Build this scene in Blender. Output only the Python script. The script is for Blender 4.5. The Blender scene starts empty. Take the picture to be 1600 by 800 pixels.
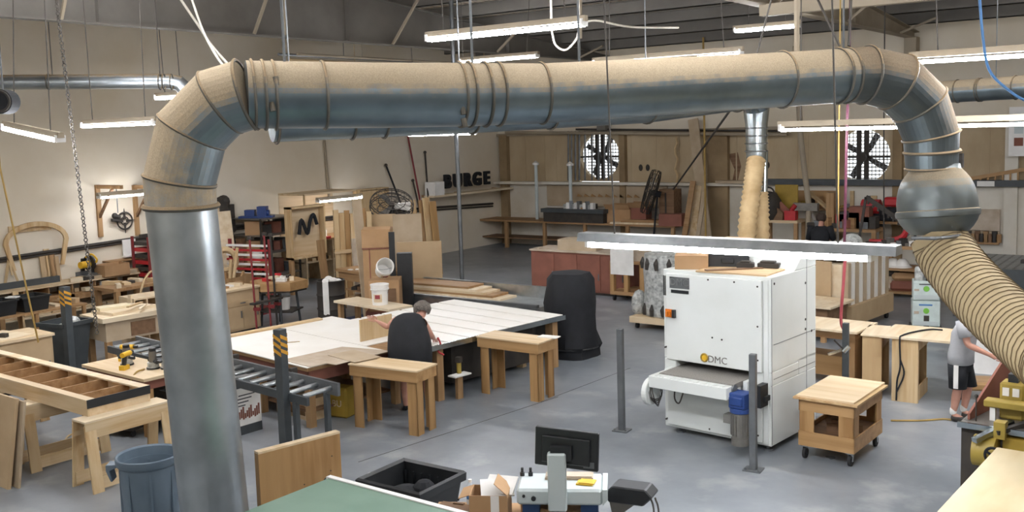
import bpy, bmesh, math, random
from mathutils import Vector, Matrix
random.seed(7)
SC = bpy.context.scene
COL = SC.collection
PI = math.pi
# ---------------------------------------------------------------- camera
F, CY, PITCH, ROLL, EYE, YAW = 1555.12, 363.96, .1039, -.03041, 3.869, math.radians(36)
_c, _s, _cr, _sr = math.cos(PITCH), math.sin(PITCH), math.cos(ROLL), math.sin(ROLL)
_R = Matrix.Rotation(YAW, 3, 'Z')
FWD = _R @ Vector((0, _c, -_s)); UP = _R @ Vector((0, _s, _c)); RT = _R @ Vector((1, 0, 0))
cam = bpy.data.cameras.new('camera'); cam_o = bpy.data.objects.new('camera', cam); COL.objects.link(cam_o)
rr = _cr*RT + _sr*UP; uu = -_sr*RT + _cr*UP
mw = Matrix((rr, uu, -FWD)).transposed().to_4x4(); mw.translation = Vector((0, 0, EYE))
cam_o.matrix_world = mw
cam.sensor_width = 36; cam.lens = F*36/1600; cam.shift_y = -(400-CY)/1600; cam.clip_end = 200
SC.camera = cam_o
# ---------------------------------------------------------------- world, exposure
wd = bpy.data.worlds.new('world'); SC.world = wd; wd.use_nodes = True
wd.node_tree.nodes['Background'].inputs[0].default_value = (.86, .93, 1, 1)
wd.node_tree.nodes['Background'].inputs[1].default_value = 2.2
vs = SC.view_settings; vs.view_transform = 'Standard'; vs.look = 'None'; vs.gamma = 1; vs.use_curve_mapping = False
vs.exposure = 0.6
TUBE = 80.0            # radiance of the lit fluorescent tubes, in seen and added fixtures alike
SC.cycles.use_denoising = True
SC.cycles.max_bounces = 8; SC.cycles.diffuse_bounces = 5; SC.cycles.glossy_bounces = 3
SC.cycles.sample_clamp_indirect = 6
# ---------------------------------------------------------------- surveying helpers
def _ray(px, py):
    a, b = px-800, py-CY
    return RT*((_cr*a+_sr*b)/F) - UP*((-_sr*a+_cr*b)/F) + FWD
E0 = Vector((0, 0, EYE))
def at(px, py, z=0.0): d = _ray(px, py); return E0 + d*((z-EYE)/d.z)
def dp(px, py, k): return E0 + _ray(px, py)*k
def onx(px, py, X): d = _ray(px, py); return E0 + d*(X/d.x)
def ony(px, py, Y): d = _ray(px, py); return E0 + d*(Y/d.y)
V = Vector
# ---------------------------------------------------------------- materials
def lin(h):
    h = h.lstrip('#'); o = []
    for i in (0, 2, 4):
        v = int(h[i:i+2], 16)/255; o.append(v/12.92 if v <= .04045 else ((v+.055)/1.055)**2.4)
    return (*o, 1)
def _new(name):
    m = bpy.data.materials.new(name); m.use_nodes = True
    return m, m.node_tree, m.node_tree.nodes['Principled BSDF']
def _mix(nt, a, b, fac):
    n = nt.nodes.new('ShaderNodeMix'); n.data_type = 'RGBA'
    for k, v in ((6, a), (7, b)):
        if isinstance(v, tuple): n.inputs[k].default_value = v
        else: nt.links.new(v, n.inputs[k])
    if isinstance(fac, float): n.inputs[0].default_value = fac
    else: nt.links.new(fac, n.inputs[0])
    return n.outputs[2]
def _noise(nt, scale, detail=4, stretch=(1, 1, 1), rnd=True, rough=.55, src='Object'):
    tc = nt.nodes.new('ShaderNodeTexCoord'); mp = nt.nodes.new('ShaderNodeMapping')
    mp.inputs['Scale'].default_value = stretch
    nt.links.new(tc.outputs[src], mp.inputs[0])
    if rnd:
        oi = nt.nodes.new('ShaderNodeObjectInfo'); vm = nt.nodes.new('ShaderNodeVectorMath'); vm.operation = 'SCALE'
        vm.inputs[0].default_value = (31, 17, 23); nt.links.new(oi.outputs['Random'], vm.inputs['Scale'])
        nt.links.new(vm.outputs[0], mp.inputs['Location'])
    n = nt.nodes.new('ShaderNodeTexNoise'); n.inputs['Scale'].default_value = scale
    n.inputs['Detail'].default_value = detail; n.inputs['Roughness'].default_value = rough
    nt.links.new(mp.outputs[0], n.inputs['Vector'])
    return n.outputs['Fac']
def _ramp(nt, fac, a=.4, b=.6):
    r = nt.nodes.new('ShaderNodeMapRange'); r.inputs[1].default_value = a; r.inputs[2].default_value = b
    nt.links.new(fac, r.inputs[0]); return r.outputs[0]
def plain(name, c, rough=.55, metal=0, c2=None, scale=6, lo=.35, hi=.7, spec=.5, bump=0, stretch=(1, 1, 1)):
    m, nt, b = _new(name)
    b.inputs['Roughness'].default_value = rough; b.inputs['Metallic'].default_value = metal
    b.inputs['Specular IOR Level'].default_value = spec
    f = _noise(nt, scale, stretch=stretch)
    c = lin(c); c2 = lin(c2) if c2 else tuple(min(1, v*.82) for v in c[:3])+(1,)
    nt.links.new(_mix(nt, c, c2, _ramp(nt, f, lo, hi)), b.inputs['Base Color'])
    if bump:
        bp = nt.nodes.new('ShaderNodeBump'); bp.inputs['Strength'].default_value = bump; bp.inputs['Distance'].default_value = .01
        nt.links.new(f, bp.inputs['Height']); nt.links.new(bp.outputs[0], b.inputs['Normal'])
    return m
def wood(name, c, c2, axis='X', scale=3.0, rough=.6, k=14):
    m, nt, b = _new(name); b.inputs['Roughness'].default_value = rough; b.inputs['Specular IOR Level'].default_value = .3
    st = {'X': (.35, k*.35, k*.35), 'Y': (k*.35, .35, k*.35), 'Z': (k*.35, k*.35, .35)}[axis]
    f = _noise(nt, scale, 5, st); g = _noise(nt, .9, 2, (1, 1, 1))
    col = _mix(nt, lin(c), lin(c2), _ramp(nt, f, .38, .66))
    col = _mix(nt, col, tuple(v*.86 for v in lin(c)[:3])+(1,), _ramp(nt, g, .45, .75))
    nt.links.new(col, b.inputs['Base Color'])
    return m
def dusty(name, c, dust, rough=.35, metal=.9, cut=.0, scale=9.0):
    """sheet metal with sawdust lying on what faces up"""
    m, nt, b = _new(name)
    g = nt.nodes.new('ShaderNodeNewGeometry'); sx = nt.nodes.new('ShaderNodeSeparateXYZ')
    nt.links.new(g.outputs['True Normal'], sx.inputs[0])
    n = _noise(nt, scale, 6, rnd=False); n2 = _noise(nt, 90, 3, rnd=False)
    ma = nt.nodes.new('ShaderNodeMath'); ma.operation = 'MULTIPLY_ADD'; ma.inputs[1].default_value = .5; nt.links.new(n, ma.inputs[0])
    nt.links.new(sx.outputs[2], ma.inputs[2])
    mb = nt.nodes.new('ShaderNodeMath'); mb.operation = 'MULTIPLY_ADD'; mb.inputs[1].default_value = .35; nt.links.new(n2, mb.inputs[0]); nt.links.new(ma.outputs[0], mb.inputs[2])
    fac = _ramp(nt, mb.outputs[0], cut+.34, cut+.62)
    dcol = _mix(nt, lin(dust), tuple(v*.72 for v in lin(dust)[:3])+(1,), _ramp(nt, n2, .35, .7))
    mcol = _mix(nt, lin(c), tuple(v*.75 for v in lin(c)[:3])+(1,), _ramp(nt, _noise(nt, 2.5, 3, rnd=False), .35, .65))
    nt.links.new(_mix(nt, mcol, dcol, fac), b.inputs['Base Color'])
    for inp, a, z in (('Metallic', metal, 0.0), ('Roughness', rough, .95)):
        r = nt.nodes.new('ShaderNodeMapRange'); r.inputs[3].default_value = a; r.inputs[4].default_value = z
        nt.links.new(fac, r.inputs[0]); nt.links.new(r.outputs[0], b.inputs[inp])
    return m
def glow(name, c, s):
    m, nt, b = _new(name); b.inputs['Base Color'].default_value = lin(c)
    b.inputs['Emission Color'].default_value = lin(c); b.inputs['Emission Strength'].default_value = s
    return m
def stained(name, base, dirt, s1, lo, hi, rough=.8, stretch=(1, 1, 1), spec=.3, bumps=0, c3=None):
    m, nt, b = _new(name); b.inputs['Roughness'].default_value = rough; b.inputs['Specular IOR Level'].default_value = spec
    f1 = _noise(nt, s1, 6, stretch, rnd=False, rough=.62)
    col = _mix(nt, lin(base), lin(dirt), _ramp(nt, f1, lo, hi))
    if c3: col = _mix(nt, col, lin(c3), _ramp(nt, _noise(nt, s1*3.1, 5, stretch, rnd=False), .55, .75))
    nt.links.new(col, b.inputs['Base Color'])
    if bumps:
        r = nt.nodes.new('ShaderNodeMapRange'); r.inputs[3].default_value = rough-.14; r.inputs[4].default_value = rough+.16
        nt.links.new(_noise(nt, 1.3, 4, rnd=False), r.inputs[0]); nt.links.new(r.outputs[0], b.inputs['Roughness'])
    return m
X = {}
X['floor'] = stained('painted_concrete', '#6d7378', '#92969a', .42, .36, .70, .33, spec=.5, bumps=1, c3='#a3a5a4')
X['cream'] = stained('cream_wall', '#ded5c4', '#d3c6ad', .35, .4, .75, .85)
X['whitewall'] = stained('white_block_wall', '#d9d4c8', '#bfb39c', .5, .45, .8, .85)
X['tanwall'] = stained('stained_wall', '#c0af92', '#9e8868', .55, .35, .8, .9, (1, 1, .45), c3='#b9a584')
X['pilaster'] = stained('brown_pilaster', '#a08a6a', '#7f6b50', .8, .3, .7, .9)  # mottled brown, darker in random blotches
X['roof'] = stained('roof_sheet', '#a89b89', '#b5a896', .6, .3, .7, .75, (1, .3, 1))
X['beam'] = stained('primed_steel', '#77736c', '#67635d', .8, .35, .7, .7)
X['beam2'] = stained('primed_steel_light', '#a79b87', '#8f8371', .8, .35, .7, .7)
X['duct'] = dusty('galvanised_duct_dusty', '#7f8d95', '#b7a68b', .36, .85, .07)
X['duct2'] = dusty('galvanised_duct', '#b4bcc0', '#c0ab8c', .36, .85, .62)
X['ductclean'] = plain('galvanised_clean', '#b9c2c6', .22, 1, '#9aa6ac', 3)
X['ductelbow'] = dusty('galvanised_elbow_dusty', '#8b979d', '#b9a78b', .4, .85, -.16)
X['ductball'] = dusty('ball_joint_metal', '#6f7574', '#8d806a', .42, .75, .40)
X['ductelbow_shaded'] = dusty('galvanised_elbow_shaded', '#646d70', '#8f7f69', .42, .8, .05)  # weaker light on the right elbow put into darker metal and dust tones
X['ring'] = dusty('duct_flange', '#6d6a62', '#a08b6d', .5, .6, .25)
X['hose'] = plain('hose_fabric', '#a09070', .75, 0, '#8e7e60', 4, spec=.2)
X['hosewire'] = plain('hose_wire', '#6d5d44', .8)
X['hose2'] = plain('tan_hose', '#bea57c', .75, 0, '#a58a60', 4)
X['ply'] = wood('plywood', '#c9ad86', '#b4936a', 'X', 2.2)
X['plyz'] = wood('plywood_upright', '#c6a87d', '#b08c60', 'Z', 2.2)
X['plylight'] = wood('birch_plywood', '#d8c3a2', '#c6ab84', 'X', 1.6)
X['pine'] = wood('pine', '#d4bd98', '#bb9a6c', 'X', 2.4)
X['piney'] = wood('pine_lengthways', '#d4bd98', '#bb9a6c', 'Y', 2.4)
X['pinez'] = wood('pine_upright', '#d0b78f', '#b59263', 'Z', 2.4)
X['pale'] = wood('pale_pine', '#e0d0b4', '#cfb894', 'Y', 1.6)
X['paley'] = wood('pale_sheet', '#e8dab8', '#d0b786', 'Y', 1.1, k=4)
X['mdf'] = plain('mdf', '#bba27f', .75, 0, '#ad9471', 2)
X['mdf2'] = plain('mdf_grey', '#b9a78e', .75, 0, '#a79479', 2)
X['amber'] = wood('shellacked_plywood', '#b08c60', '#967248', 'X', 2.0, .45)
X['amberz'] = wood('shellacked_plywood_upright', '#ae8a5d', '#906c43', 'Z', 2.0, .5)
X['darkwood'] = wood('old_dark_wood', '#80634a', '#664c36', 'X', 2.2)
X['midwood'] = wood('worn_bench_wood', '#a88660', '#8c6a45', 'X', 2.2)
X['midwoodz'] = wood('worn_leg_wood', '#a98862', '#8b6a45', 'Z', 2.2)
X['edge'] = wood('ply_edge', '#c49a66', '#8f6a40', 'X', 8)
X['card'] = plain('cardboard', '#b3906a', .8, 0, '#a17e58', 2)
X['cardred'] = plain('reddish_board', '#8a5848', .8, 0, '#75483a', 2)
X['white'] = plain('white_enamel', '#dcdfdb', .38, 0, '#d3d6d1', 1.2)
X['whitep'] = plain('white_plastic', '#eceae6', .4, 0, '#dddbd6', 3)
X['sheet'] = plain('white_laminate', '#eeebe4', .5, 0, '#e4dfd4', 1)
X['hardboard'] = plain('dusty_hardboard', '#a89680', .7, 0, '#c3b7a6', 2.5)
X['paper'] = plain('paper', '#e8e6e1', .8, 0, '#dad8d2', 4)
X['black'] = plain('black_plastic', '#1d1f21', .42, 0, '#26282a', 4)
X['blackc'] = plain('black_cloth', '#101216', .85, 0, '#191b20', 7)
X['dark'] = plain('dark_grime', '#2f2b27', .7, 0, '#3d3730', 5)
X['greypost'] = plain('dark_grey_paint', '#43484b', .5, 0, '#3a3f42', 5)
X['steel'] = plain('bare_steel', '#7d8082', .42, .7, '#6a6d6f', 5)
X['chrome'] = plain('chrome', '#c9ccce', .2, 1, '#b4b8ba', 5)
X['roller'] = plain('zinc_roller', '#b9bdbe', .3, .9, '#9a9fa1', 5)
X['rubber'] = plain('rubber', '#232323', .8)
X['belt'] = plain('rough_belt', '#7a7670', .85, 0, '#8f8b85', 60)
X['bin'] = plain('slate_blue_plastic', '#5f6f7d', .48, 0, '#6b7a87', 3)
X['blue'] = plain('blue_enamel', '#24407c', .45)
X['darkblue'] = plain('dark_blue_steel', '#23406b', .5)
X['greygreen'] = plain('light_grey_enamel', '#c3cccb', .45, 0, '#b9c3c2', 2)
X['green'] = plain('green_mat', '#6f8878', .5, 0, '#647e6e', 2)
X['lime'] = plain('lime_plastic', '#7cc04a', .5)
X['sysgrey'] = plain('pale_green_case', '#cfdcd8', .5)
X['yellow'] = plain('yellow_plastic', '#e3b52c', .5)
X['mustard'] = plain('mustard_enamel', '#a8913f', .5, 0, '#8d7832', 3)
X['mustard2'] = plain('deep_mustard', '#a3862f', .6)  # deeper mustard, one tone for rail, sack, picture and small bits
X['orange'] = plain('orange_plastic', '#dc7a1e', .5)
X['red'] = plain('red_enamel', '#b3262b', .5)
X['redwood'] = plain('dark_red_frame', '#7c2a2c', .6)
X['pink'] = plain('red_air_hose', '#9c4248', .55)
X['magenta'] = plain('maroon_air_hose', '#47142a', .5)
X['bluecord'] = plain('blue_cord', '#4f83bb', .55)
X['ycord'] = plain('yellow_cord', '#a98a48', .6)
X['tancord'] = plain('tan_cord', '#c7ad84', .7)
X['rope'] = plain('white_rope', '#d8d2c4', .8)
X['wire'] = plain('dark_wire', '#55504a', .6)
X['skin'] = plain('skin', '#c69480', .55, 0, '#b98672', 8)
X['grayhair'] = plain('grey_hair', '#6f675f', .7, 0, '#463f3a', 40)
X['brownhair'] = plain('brown_hair', '#3c2c22', .7, 0, '#2a1f19', 40)
X['greycloth'] = plain('grey_cotton', '#a9aaac', .85, 0, '#9c9d9f', 8)
X['cast'] = plain('cast_iron', '#8d8a84', .38, .6, '#77736c', 4)
X['stripe_y'] = plain('hazard_yellow', '#d49a2e', .6)
X['tube'] = glow('lit_tube', '#f7f9ff', TUBE); X['dimtube'] = glow('dim_lit_tube', '#f7f9ff', TUBE*.3)  # wall lamp tubes are weakened to avoid hot spots on the wall
X['bag'] = plain('clear_film', '#c8cac6', .3, 0, '#7d7f7c', 14)
X['bottle'] = plain('clear_bottle', '#d9e2e8', .15, 0, '#c3ced6', 6)
X['peg'] = plain('perforated_steel', '#8f908d', .6, .2, '#7d7e7b', 2)
# ---------------------------------------------------------------- mesh builder
class M:
    def __init__(s): s.b = bmesh.new(); s.T = Matrix()
    def tf(s, loc=(0, 0, 0), rz=0, rx=0, ry=0):
        s.T = Matrix.Translation(V(loc)) @ Matrix.Rotation(rz, 4, 'Z') @ Matrix.Rotation(ry, 4, 'Y') @ Matrix.Rotation(rx, 4, 'X'); return s
    def v(s, p): return s.b.verts.new(s.T @ V(p))
    def f(s, vs):
        try: return s.b.faces.new(vs)
        except ValueError: return None
    def box(s, x0, x1, y0, y1, z0, z1):
        v = [s.v((x, y, z)) for z in (z0, z1) for x, y in ((x0, y0), (x1, y0), (x1, y1), (x0, y1))]
        for q in ((3, 2, 1, 0), (4, 5, 6, 7), (0, 1, 5, 4), (1, 2, 6, 5), (2, 3, 7, 6), (3, 0, 4, 7)): s.f([v[i] for i in q])
        return s
    def cbox(s, c, d): return s.box(c[0]-d[0]/2, c[0]+d[0]/2, c[1]-d[1]/2, c[1]+d[1]/2, c[2]-d[2]/2, c[2]+d[2]/2)
    def prism(s, poly, a0, a1, ax='z'):
        fn = {'z': lambda p, a: (p[0], p[1], a), 'x': lambda p, a: (a, p[0], p[1]), 'y': lambda p, a: (p[0], a, p[1])}[ax]
        A = [s.v(fn(p, a0)) for p in poly]; B = [s.v(fn(p, a1)) for p in poly]
        s.f(A[::-1]); s.f(B); n = len(poly)
        for i in range(n): s.f([A[i], A[(i+1) % n], B[(i+1) % n], B[i]])
        return s
    def lathe(s, prof, n=20, a0=0, a1=2*PI):
        rings = []
        for r, z in prof:
            if r < 1e-5: rings.append([s.v((0, 0, z))])
            else: rings.append([s.v((r*math.cos(2*PI*k/n), r*math.sin(2*PI*k/n), z)) for k in range(n)])
        for a, b in zip(rings, rings[1:]):
            for k in range(n):
                j = (k+1) % n
                if len(a) == 1 and len(b) == 1: continue
                if len(a) == 1: s.f([a[0], b[j], b[k]])
                elif len(b) == 1: s.f([a[k], a[j], b[0]])
                else: s.f([a[k], a[j], b[j], b[k]])
        if len(rings[0]) > 1 and rings[0] is not rings[-1] : s._open = True
        return s
    def tube(s, pts, r, n=8, cap=True, miter=False):
        pts = [V(p) for p in pts]; L = len(pts)
        rad = r if isinstance(r, (list, tuple)) else [r]*L
        tans = []
        for i in range(L):
            a = (pts[i]-pts[i-1]).normalized() if i > 0 else None
            b = (pts[i+1]-pts[i]).normalized() if i < L-1 else None
            tans.append((a or b) if (a is None or b is None) else ((a+b).normalized() if (a+b).length > 1e-6 else a))
        t = tans[0]; u = t.orthogonal().normalized() if abs(t.z) > .95 else t.cross(V((0, 0, 1))).normalized()
        rings = []
        for i in range(L):
            t = tans[i]; u = (u-t*u.dot(t)); u = u.normalized() if u.length > 1e-6 else t.orthogonal().normalized(); w = t.cross(u)
            k = 1.0
            if miter and 0 < i < L-1: k = 1/max(.6, t.dot((pts[i+1]-pts[i]).normalized()))
            rings.append([s.v(pts[i]+(u*math.cos(2*PI*j/n)+w*math.sin(2*PI*j/n))*rad[i]*k) for j in range(n)])
        for a, b in zip(rings, rings[1:]):
            for j in range(n): s.f([a[j], a[(j+1) % n], b[(j+1) % n], b[j]])
        if cap: s.f(rings[0][::-1]); s.f(rings[-1])
        return s
    def cyl(s, p0, p1, r, n=14, r1=None): return s.tube([p0, p1], [r, r if r1 is None else r1], n)
    def ring(s, c, axis, R, r, n=28, m=6):
        axis = V(axis).normalized(); u = axis.orthogonal().normalized(); w = axis.cross(u); c = V(c); rings = []
        for i in range(n):
            d = u*math.cos(2*PI*i/n)+w*math.sin(2*PI*i/n)
            rings.append([s.v(c+d*(R+r*math.cos(2*PI*j/m))+axis*r*math.sin(2*PI*j/m)) for j in range(m)])
        for i in range(n):
            a, b = rings[i], rings[(i+1) % n]
            for j in range(m): s.f([a[j], b[j], b[(j+1) % m], a[(j+1) % m]])
        return s
    def ball(s, c, r, n=14, sx=1, sy=1, sz=1):
        old = s.T; s.T = old @ Matrix.Translation(V(c)) @ Matrix.Diagonal((sx, sy, sz, 1))
        k = max(6, n//2); s.lathe([(r*math.sin(PI*i/k), -r*math.cos(PI*i/k)) for i in range(k+1)], n); s.T = old; return s
    def loft(s, secs, n=22):
        rings = []
        for c, u, w in secs:
            c, u, w = V(c), V(u), V(w); rings.append([s.v(c+u*math.copysign(abs(math.cos(2*PI*k/n))**.85, math.cos(2*PI*k/n))+w*math.copysign(abs(math.sin(2*PI*k/n))**.85, math.sin(2*PI*k/n))) for k in range(n)])
        for a, b in zip(rings, rings[1:]):
            for k in range(n): s.f([a[k], a[(k+1) % n], b[(k+1) % n], b[k]])
        s.f(rings[0][::-1]); s.f(rings[-1]); return s
    def bar(s, p0, p1, a, b, up=(0, 0, 1)):
        """rectangular bar a (sideways) x b (upwards) between two points"""
        p0, p1 = V(p0), V(p1); t = (p1-p0).normalized(); up = V(up)
        if abs(t.dot(up.normalized())) > .97: up = V((0, 1, 0))
        u = t.cross(up).normalized(); w = u.cross(t)
        c = [(-a/2, -b/2), (a/2, -b/2), (a/2, b/2), (-a/2, b/2)]
        A = [s.v(p0+u*x+w*y) for x, y in c]; B = [s.v(p1+u*x+w*y) for x, y in c]
        s.f(A[::-1]); s.f(B)
        for i in range(4): s.f([A[i], A[(i+1) % 4], B[(i+1) % 4], B[i]])
        return s
    def plate_hole(s, hw, R, t, n=48):
        """square plate in the xz plane, half width hw, with a round hole"""
        F1 = []; F2 = []; G1 = []; G2 = []
        for k in range(n):
            a = 2*PI*(k+.5)/n; ca, sa = math.cos(a), math.sin(a); q = hw/max(abs(ca), abs(sa))
            F1.append(s.v((R*ca, 0, R*sa))); F2.append(s.v((q*ca, 0, q*sa))); G1.append(s.v((R*ca, t, R*sa))); G2.append(s.v((q*ca, t, q*sa)))
        for k in range(n):
            j = (k+1) % n
            s.f([F1[k], F1[j], F2[j], F2[k]]); s.f([G1[k], G2[k], G2[j], G1[j]]); s.f([F1[k], G1[k], G1[j], F1[j]]); s.f([F2[k], F2[j], G2[j], G2[k]])
        return s
    def obj(s, name, mat, parent=None, bevel=0, smooth=False, sharp=.6):
        me = bpy.data.meshes.new(name); bmesh.ops.recalc_face_normals(s.b, faces=s.b.faces[:])
        s.b.to_mesh(me); s.b.free(); me.materials.append(X[mat] if isinstance(mat, str) else mat)
        o = bpy.data.objects.new(name, me); COL.objects.link(o)
        if parent: o.parent = parent
        if smooth:
            me.polygons.foreach_set('use_smooth', [True]*len(me.polygons))
            me.set_sharp_from_angle(angle=sharp)
        if bevel:
            md = o.modifiers.new('bevel', 'BEVEL'); md.width = bevel; md.segments = 1; md.limit_method = 'ANGLE'
        return o
def tag(o, label, cat, group=None):
    o['label'] = label; o['category'] = cat
    if group: o['group'] = group
    return o
def T(name, label, cat, loc, rz=0, group=None):
    o = bpy.data.objects.new(name, None); COL.objects.link(o); o.location = V(loc); o.rotation_euler = (0, 0, rz)
    o.empty_display_size = .1
    return tag(o, label, cat, group)
def S(name, mat, m, label, cat, loc=(0, 0, 0), rz=0, group=None, bevel=0, smooth=False):
    o = m.obj(name, mat, None, bevel, smooth); o.location = V(loc); o.rotation_euler = (0, 0, rz)
    return tag(o, label, cat, group)
def struct(name, mat, m, parent=None, bevel=0, smooth=False):
    o = m.obj(name, mat, parent, bevel, smooth)
    if not parent: o['kind'] = 'structure'
    return o
def dup(root, loc, rz=0, label=None, group=None):
    r = root.copy(); COL.objects.link(r); r.location = V(loc); r.rotation_euler = (0, 0, rz)
    if label: r['label'] = label
    if group: r['group'] = group
    for ch in list(root.children):
        c = ch.copy(); COL.objects.link(c); c.parent = r
        for g in list(ch.children):
            d = g.copy(); COL.objects.link(d); d.parent = c
    return r
def text_mesh(name, txt, size, depth, mat, parent, loc, rot=(PI/2, 0, 0), bold=0):
    cu = bpy.data.curves.new(name, 'FONT'); cu.body = txt; cu.size = size; cu.extrude = depth; cu.align_x = 'CENTER'; cu.align_y = 'CENTER'; cu.offset = bold
    cu.resolution_u = 3
    t = bpy.data.objects.new('tmp', cu); COL.objects.link(t)
    dg = bpy.context.evaluated_depsgraph_get(); me = bpy.data.meshes.new_from_object(t.evaluated_get(dg))
    bpy.data.objects.remove(t); bpy.data.curves.remove(cu)
    me.materials.clear(); me.materials.append(X[mat]); o = bpy.data.objects.new(name, me); COL.objects.link(o)
    if parent: o.parent = parent
    o.location = V(loc); o.rotation_euler = rot
    return o
def arc(c, r, a0, a1, n, plane='xz'):
    o = []
    for i in range(n+1):
        a = a0+(a1-a0)*i/n; x, y = r*math.cos(a), r*math.sin(a)
        o.append(V(c)+(V((x, 0, y)) if plane == 'xz' else V((x, y, 0)) if plane == 'xy' else V((0, x, y))))
    return o
def spline(pts, n=8):
    pts = [V(p) for p in pts]; P = [pts[0]*2-pts[1]]+pts+[pts[-1]*2-pts[-2]]; out = []
    for i in range(1, len(P)-2):
        a, b, c, d = P[i-1:i+3]
        for k in range(n):
            t = k/n; out.append(.5*((2*b)+(c-a)*t+(2*a-5*b+4*c-d)*t*t+(3*b-a-3*c+d)*t**3))
    return out+[pts[-1]]
# ================================================================ SETTING
XL, YB, XR, YF = -20.3, 27.3, 8.0, -5.0
def zt(y): return 6.05+.083*(27.3-y)          # top of the rafters, underside of the purlins
struct('floor', 'floor', M().box(XL-.2, XR+.2, YF-.2, YB+.3, -.15, 0))
struct('wall_left', 'cream', M().box(XL-.2, XL, YF-.2, YB+.2, 0, zt(YF)+.3))
struct('wall_right', 'cream', M().box(XR, XR+.2, YF-.2, YB+.2, 0, zt(YF)+.3))
struct('wall_front', 'cream', M().box(XL, XR, YF-.2, YF, 0, zt(YF)+.3))
f1 = ony(937, 244, YB); f2 = ony(1348, 244, YB); FH = .8
Z1, Z2 = 2.1, 3.68
m = M(); m.box(XL, XR, YB, YB+.2, 0, Z1)
struct('wall_back', 'whitewall', m)
m = M(); m.box(XL, XR, YB, YB+.2, Z2, zt(YB)+.3); struct('wall_back_upper', 'cream', m)
m = M(); xs = [XL, f1.x-FH, f1.x+FH, f2.x-FH, f2.x+FH, XR]
for i in (0, 2, 4): m.box(xs[i], xs[i+1], YB+.04, YB+.2, Z1, Z2)
struct('wall_back_panels', 'tanwall', m)
m = M()                                               # vertical joints between the panels
for px in (820, 850, 868, 985, 1024, 1060, 1100, 1150, 1245, 1262, 1290, 1440, 1490, 1545):
    x = ony(px, 250, YB).x
    if all(abs(x-f.x) > FH for f in (f1, f2)): m.box(x-.02, x+.02, YB+.025, YB+.05, Z1, Z2)
struct('trim_1', 'tanwall', m)
for i, (px, w) in enumerate(((1124, .62), (975, .2), (1316, .2), (1404, .24), (790, .3), (1582, .3)), 2):
    x = ony(px, 250, YB).x
    struct('trim_%d' % i, 'pilaster' if i < 7 else 'whitewall', M().box(x-w/2, x+w/2, YB-.14, YB+.05, 0, Z2))
xe = ony(1180, 285, YB).x
struct('trim_8', 'whitewall', M().box(XL, xe, YB-.35, YB+.02, Z1-.06, Z1+.02))
struct('trim_9', 'greypost', M().box(xe, XR, YB-.25, YB+.02, Z1-.02, Z1+.14))
struct('trim_10', 'beam2', M().box(XL, XR, YB-.1, YB+.02, Z2-.05, Z2+.04))
# roof sheet, purlins, rafters
m = M(); n = 90; prof = []
x0 = XL-.2
for i in range(n):
    prof += [(x0+i*.315, .0), (x0+i*.315+.19, .0), (x0+i*.315+.22, .05), (x0+i*.315+.29, .05)]
A = [m.v((x, YF-.2, zt(YF-.2)+.30+h)) for x, h in prof]; B = [m.v((x, YB+.3, zt(YB+.3)+.30+h)) for x, h in prof]
for i in range(len(prof)-1): m.f([A[i], A[i+1], B[i+1], B[i]])
struct('ceiling', 'roof', m)
m = M()
y = -4.2
while y < YB:
    z = zt(y); m.box(XL, XR, y-.008, y+.008, z, z+.30); m.box(XL, XR, y-.008, y+.12, z, z+.02); m.box(XL, XR, y-.1, y+.006, z+.28, z+.297)
    y += 1.6
o = struct('purlin_row', 'beam', m)
for k, xr in enumerate((-16.0, -6.8, 2.4)):
    m = M(); zb = 5.9
    m.prism([(YF, zb), (YB, zb), (YB, zt(YB)), (YF, zt(YF))], xr-.006, xr+.006, 'x')
    m.box(xr-.13, xr+.13, YF, YB, zb-.015, zb+.01)
    m.prism([(YF, zt(YF)-.02), (YB, zt(YB)-.02), (YB, zt(YB)), (YF, zt(YF))], xr-.13, xr+.13, 'x')
    for yy in range(-2, 27, 6): m.box(xr-.11, xr+.11, yy-.005, yy+.005, zb, zt(yy))
    m.box(xr-.15, xr+.15, YB-.4, YB-.05, 0 if k == 2 else 3.75, 5.9)
    struct('rafter', 'beam2' if k else 'beam', m)
m = M()                                                # flange braces between rafters and purlins
for xr in (-16.0, -6.8, 2.4):
    for yy in (5.25, 9.3, 13.35, 17.4, 21.45, 25.5):
        for d in (-1, 1): m.bar((xr+d*.1, yy, 5.9), (xr+d*.95, yy, zt(yy)), .05, .05)
struct('flange_brace', 'beam2', m)
struct('tie_beam', 'beam2', M().box(-6.8, 2.4, 16.9, 17.1, 5.7, 5.9))
p_, q_ = at(560, 722), at(872, 620); struct('trim_11', 'dark', M().bar((p_.x, p_.y, .0005), (q_.x, q_.y, .0005), .012, .002))
p_, q_ = at(845, 628), at(985, 575); struct('trim_12', 'dark', M().bar((p_.x, p_.y, .0005), (q_.x, q_.y, .0005), .01, .002))
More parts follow.
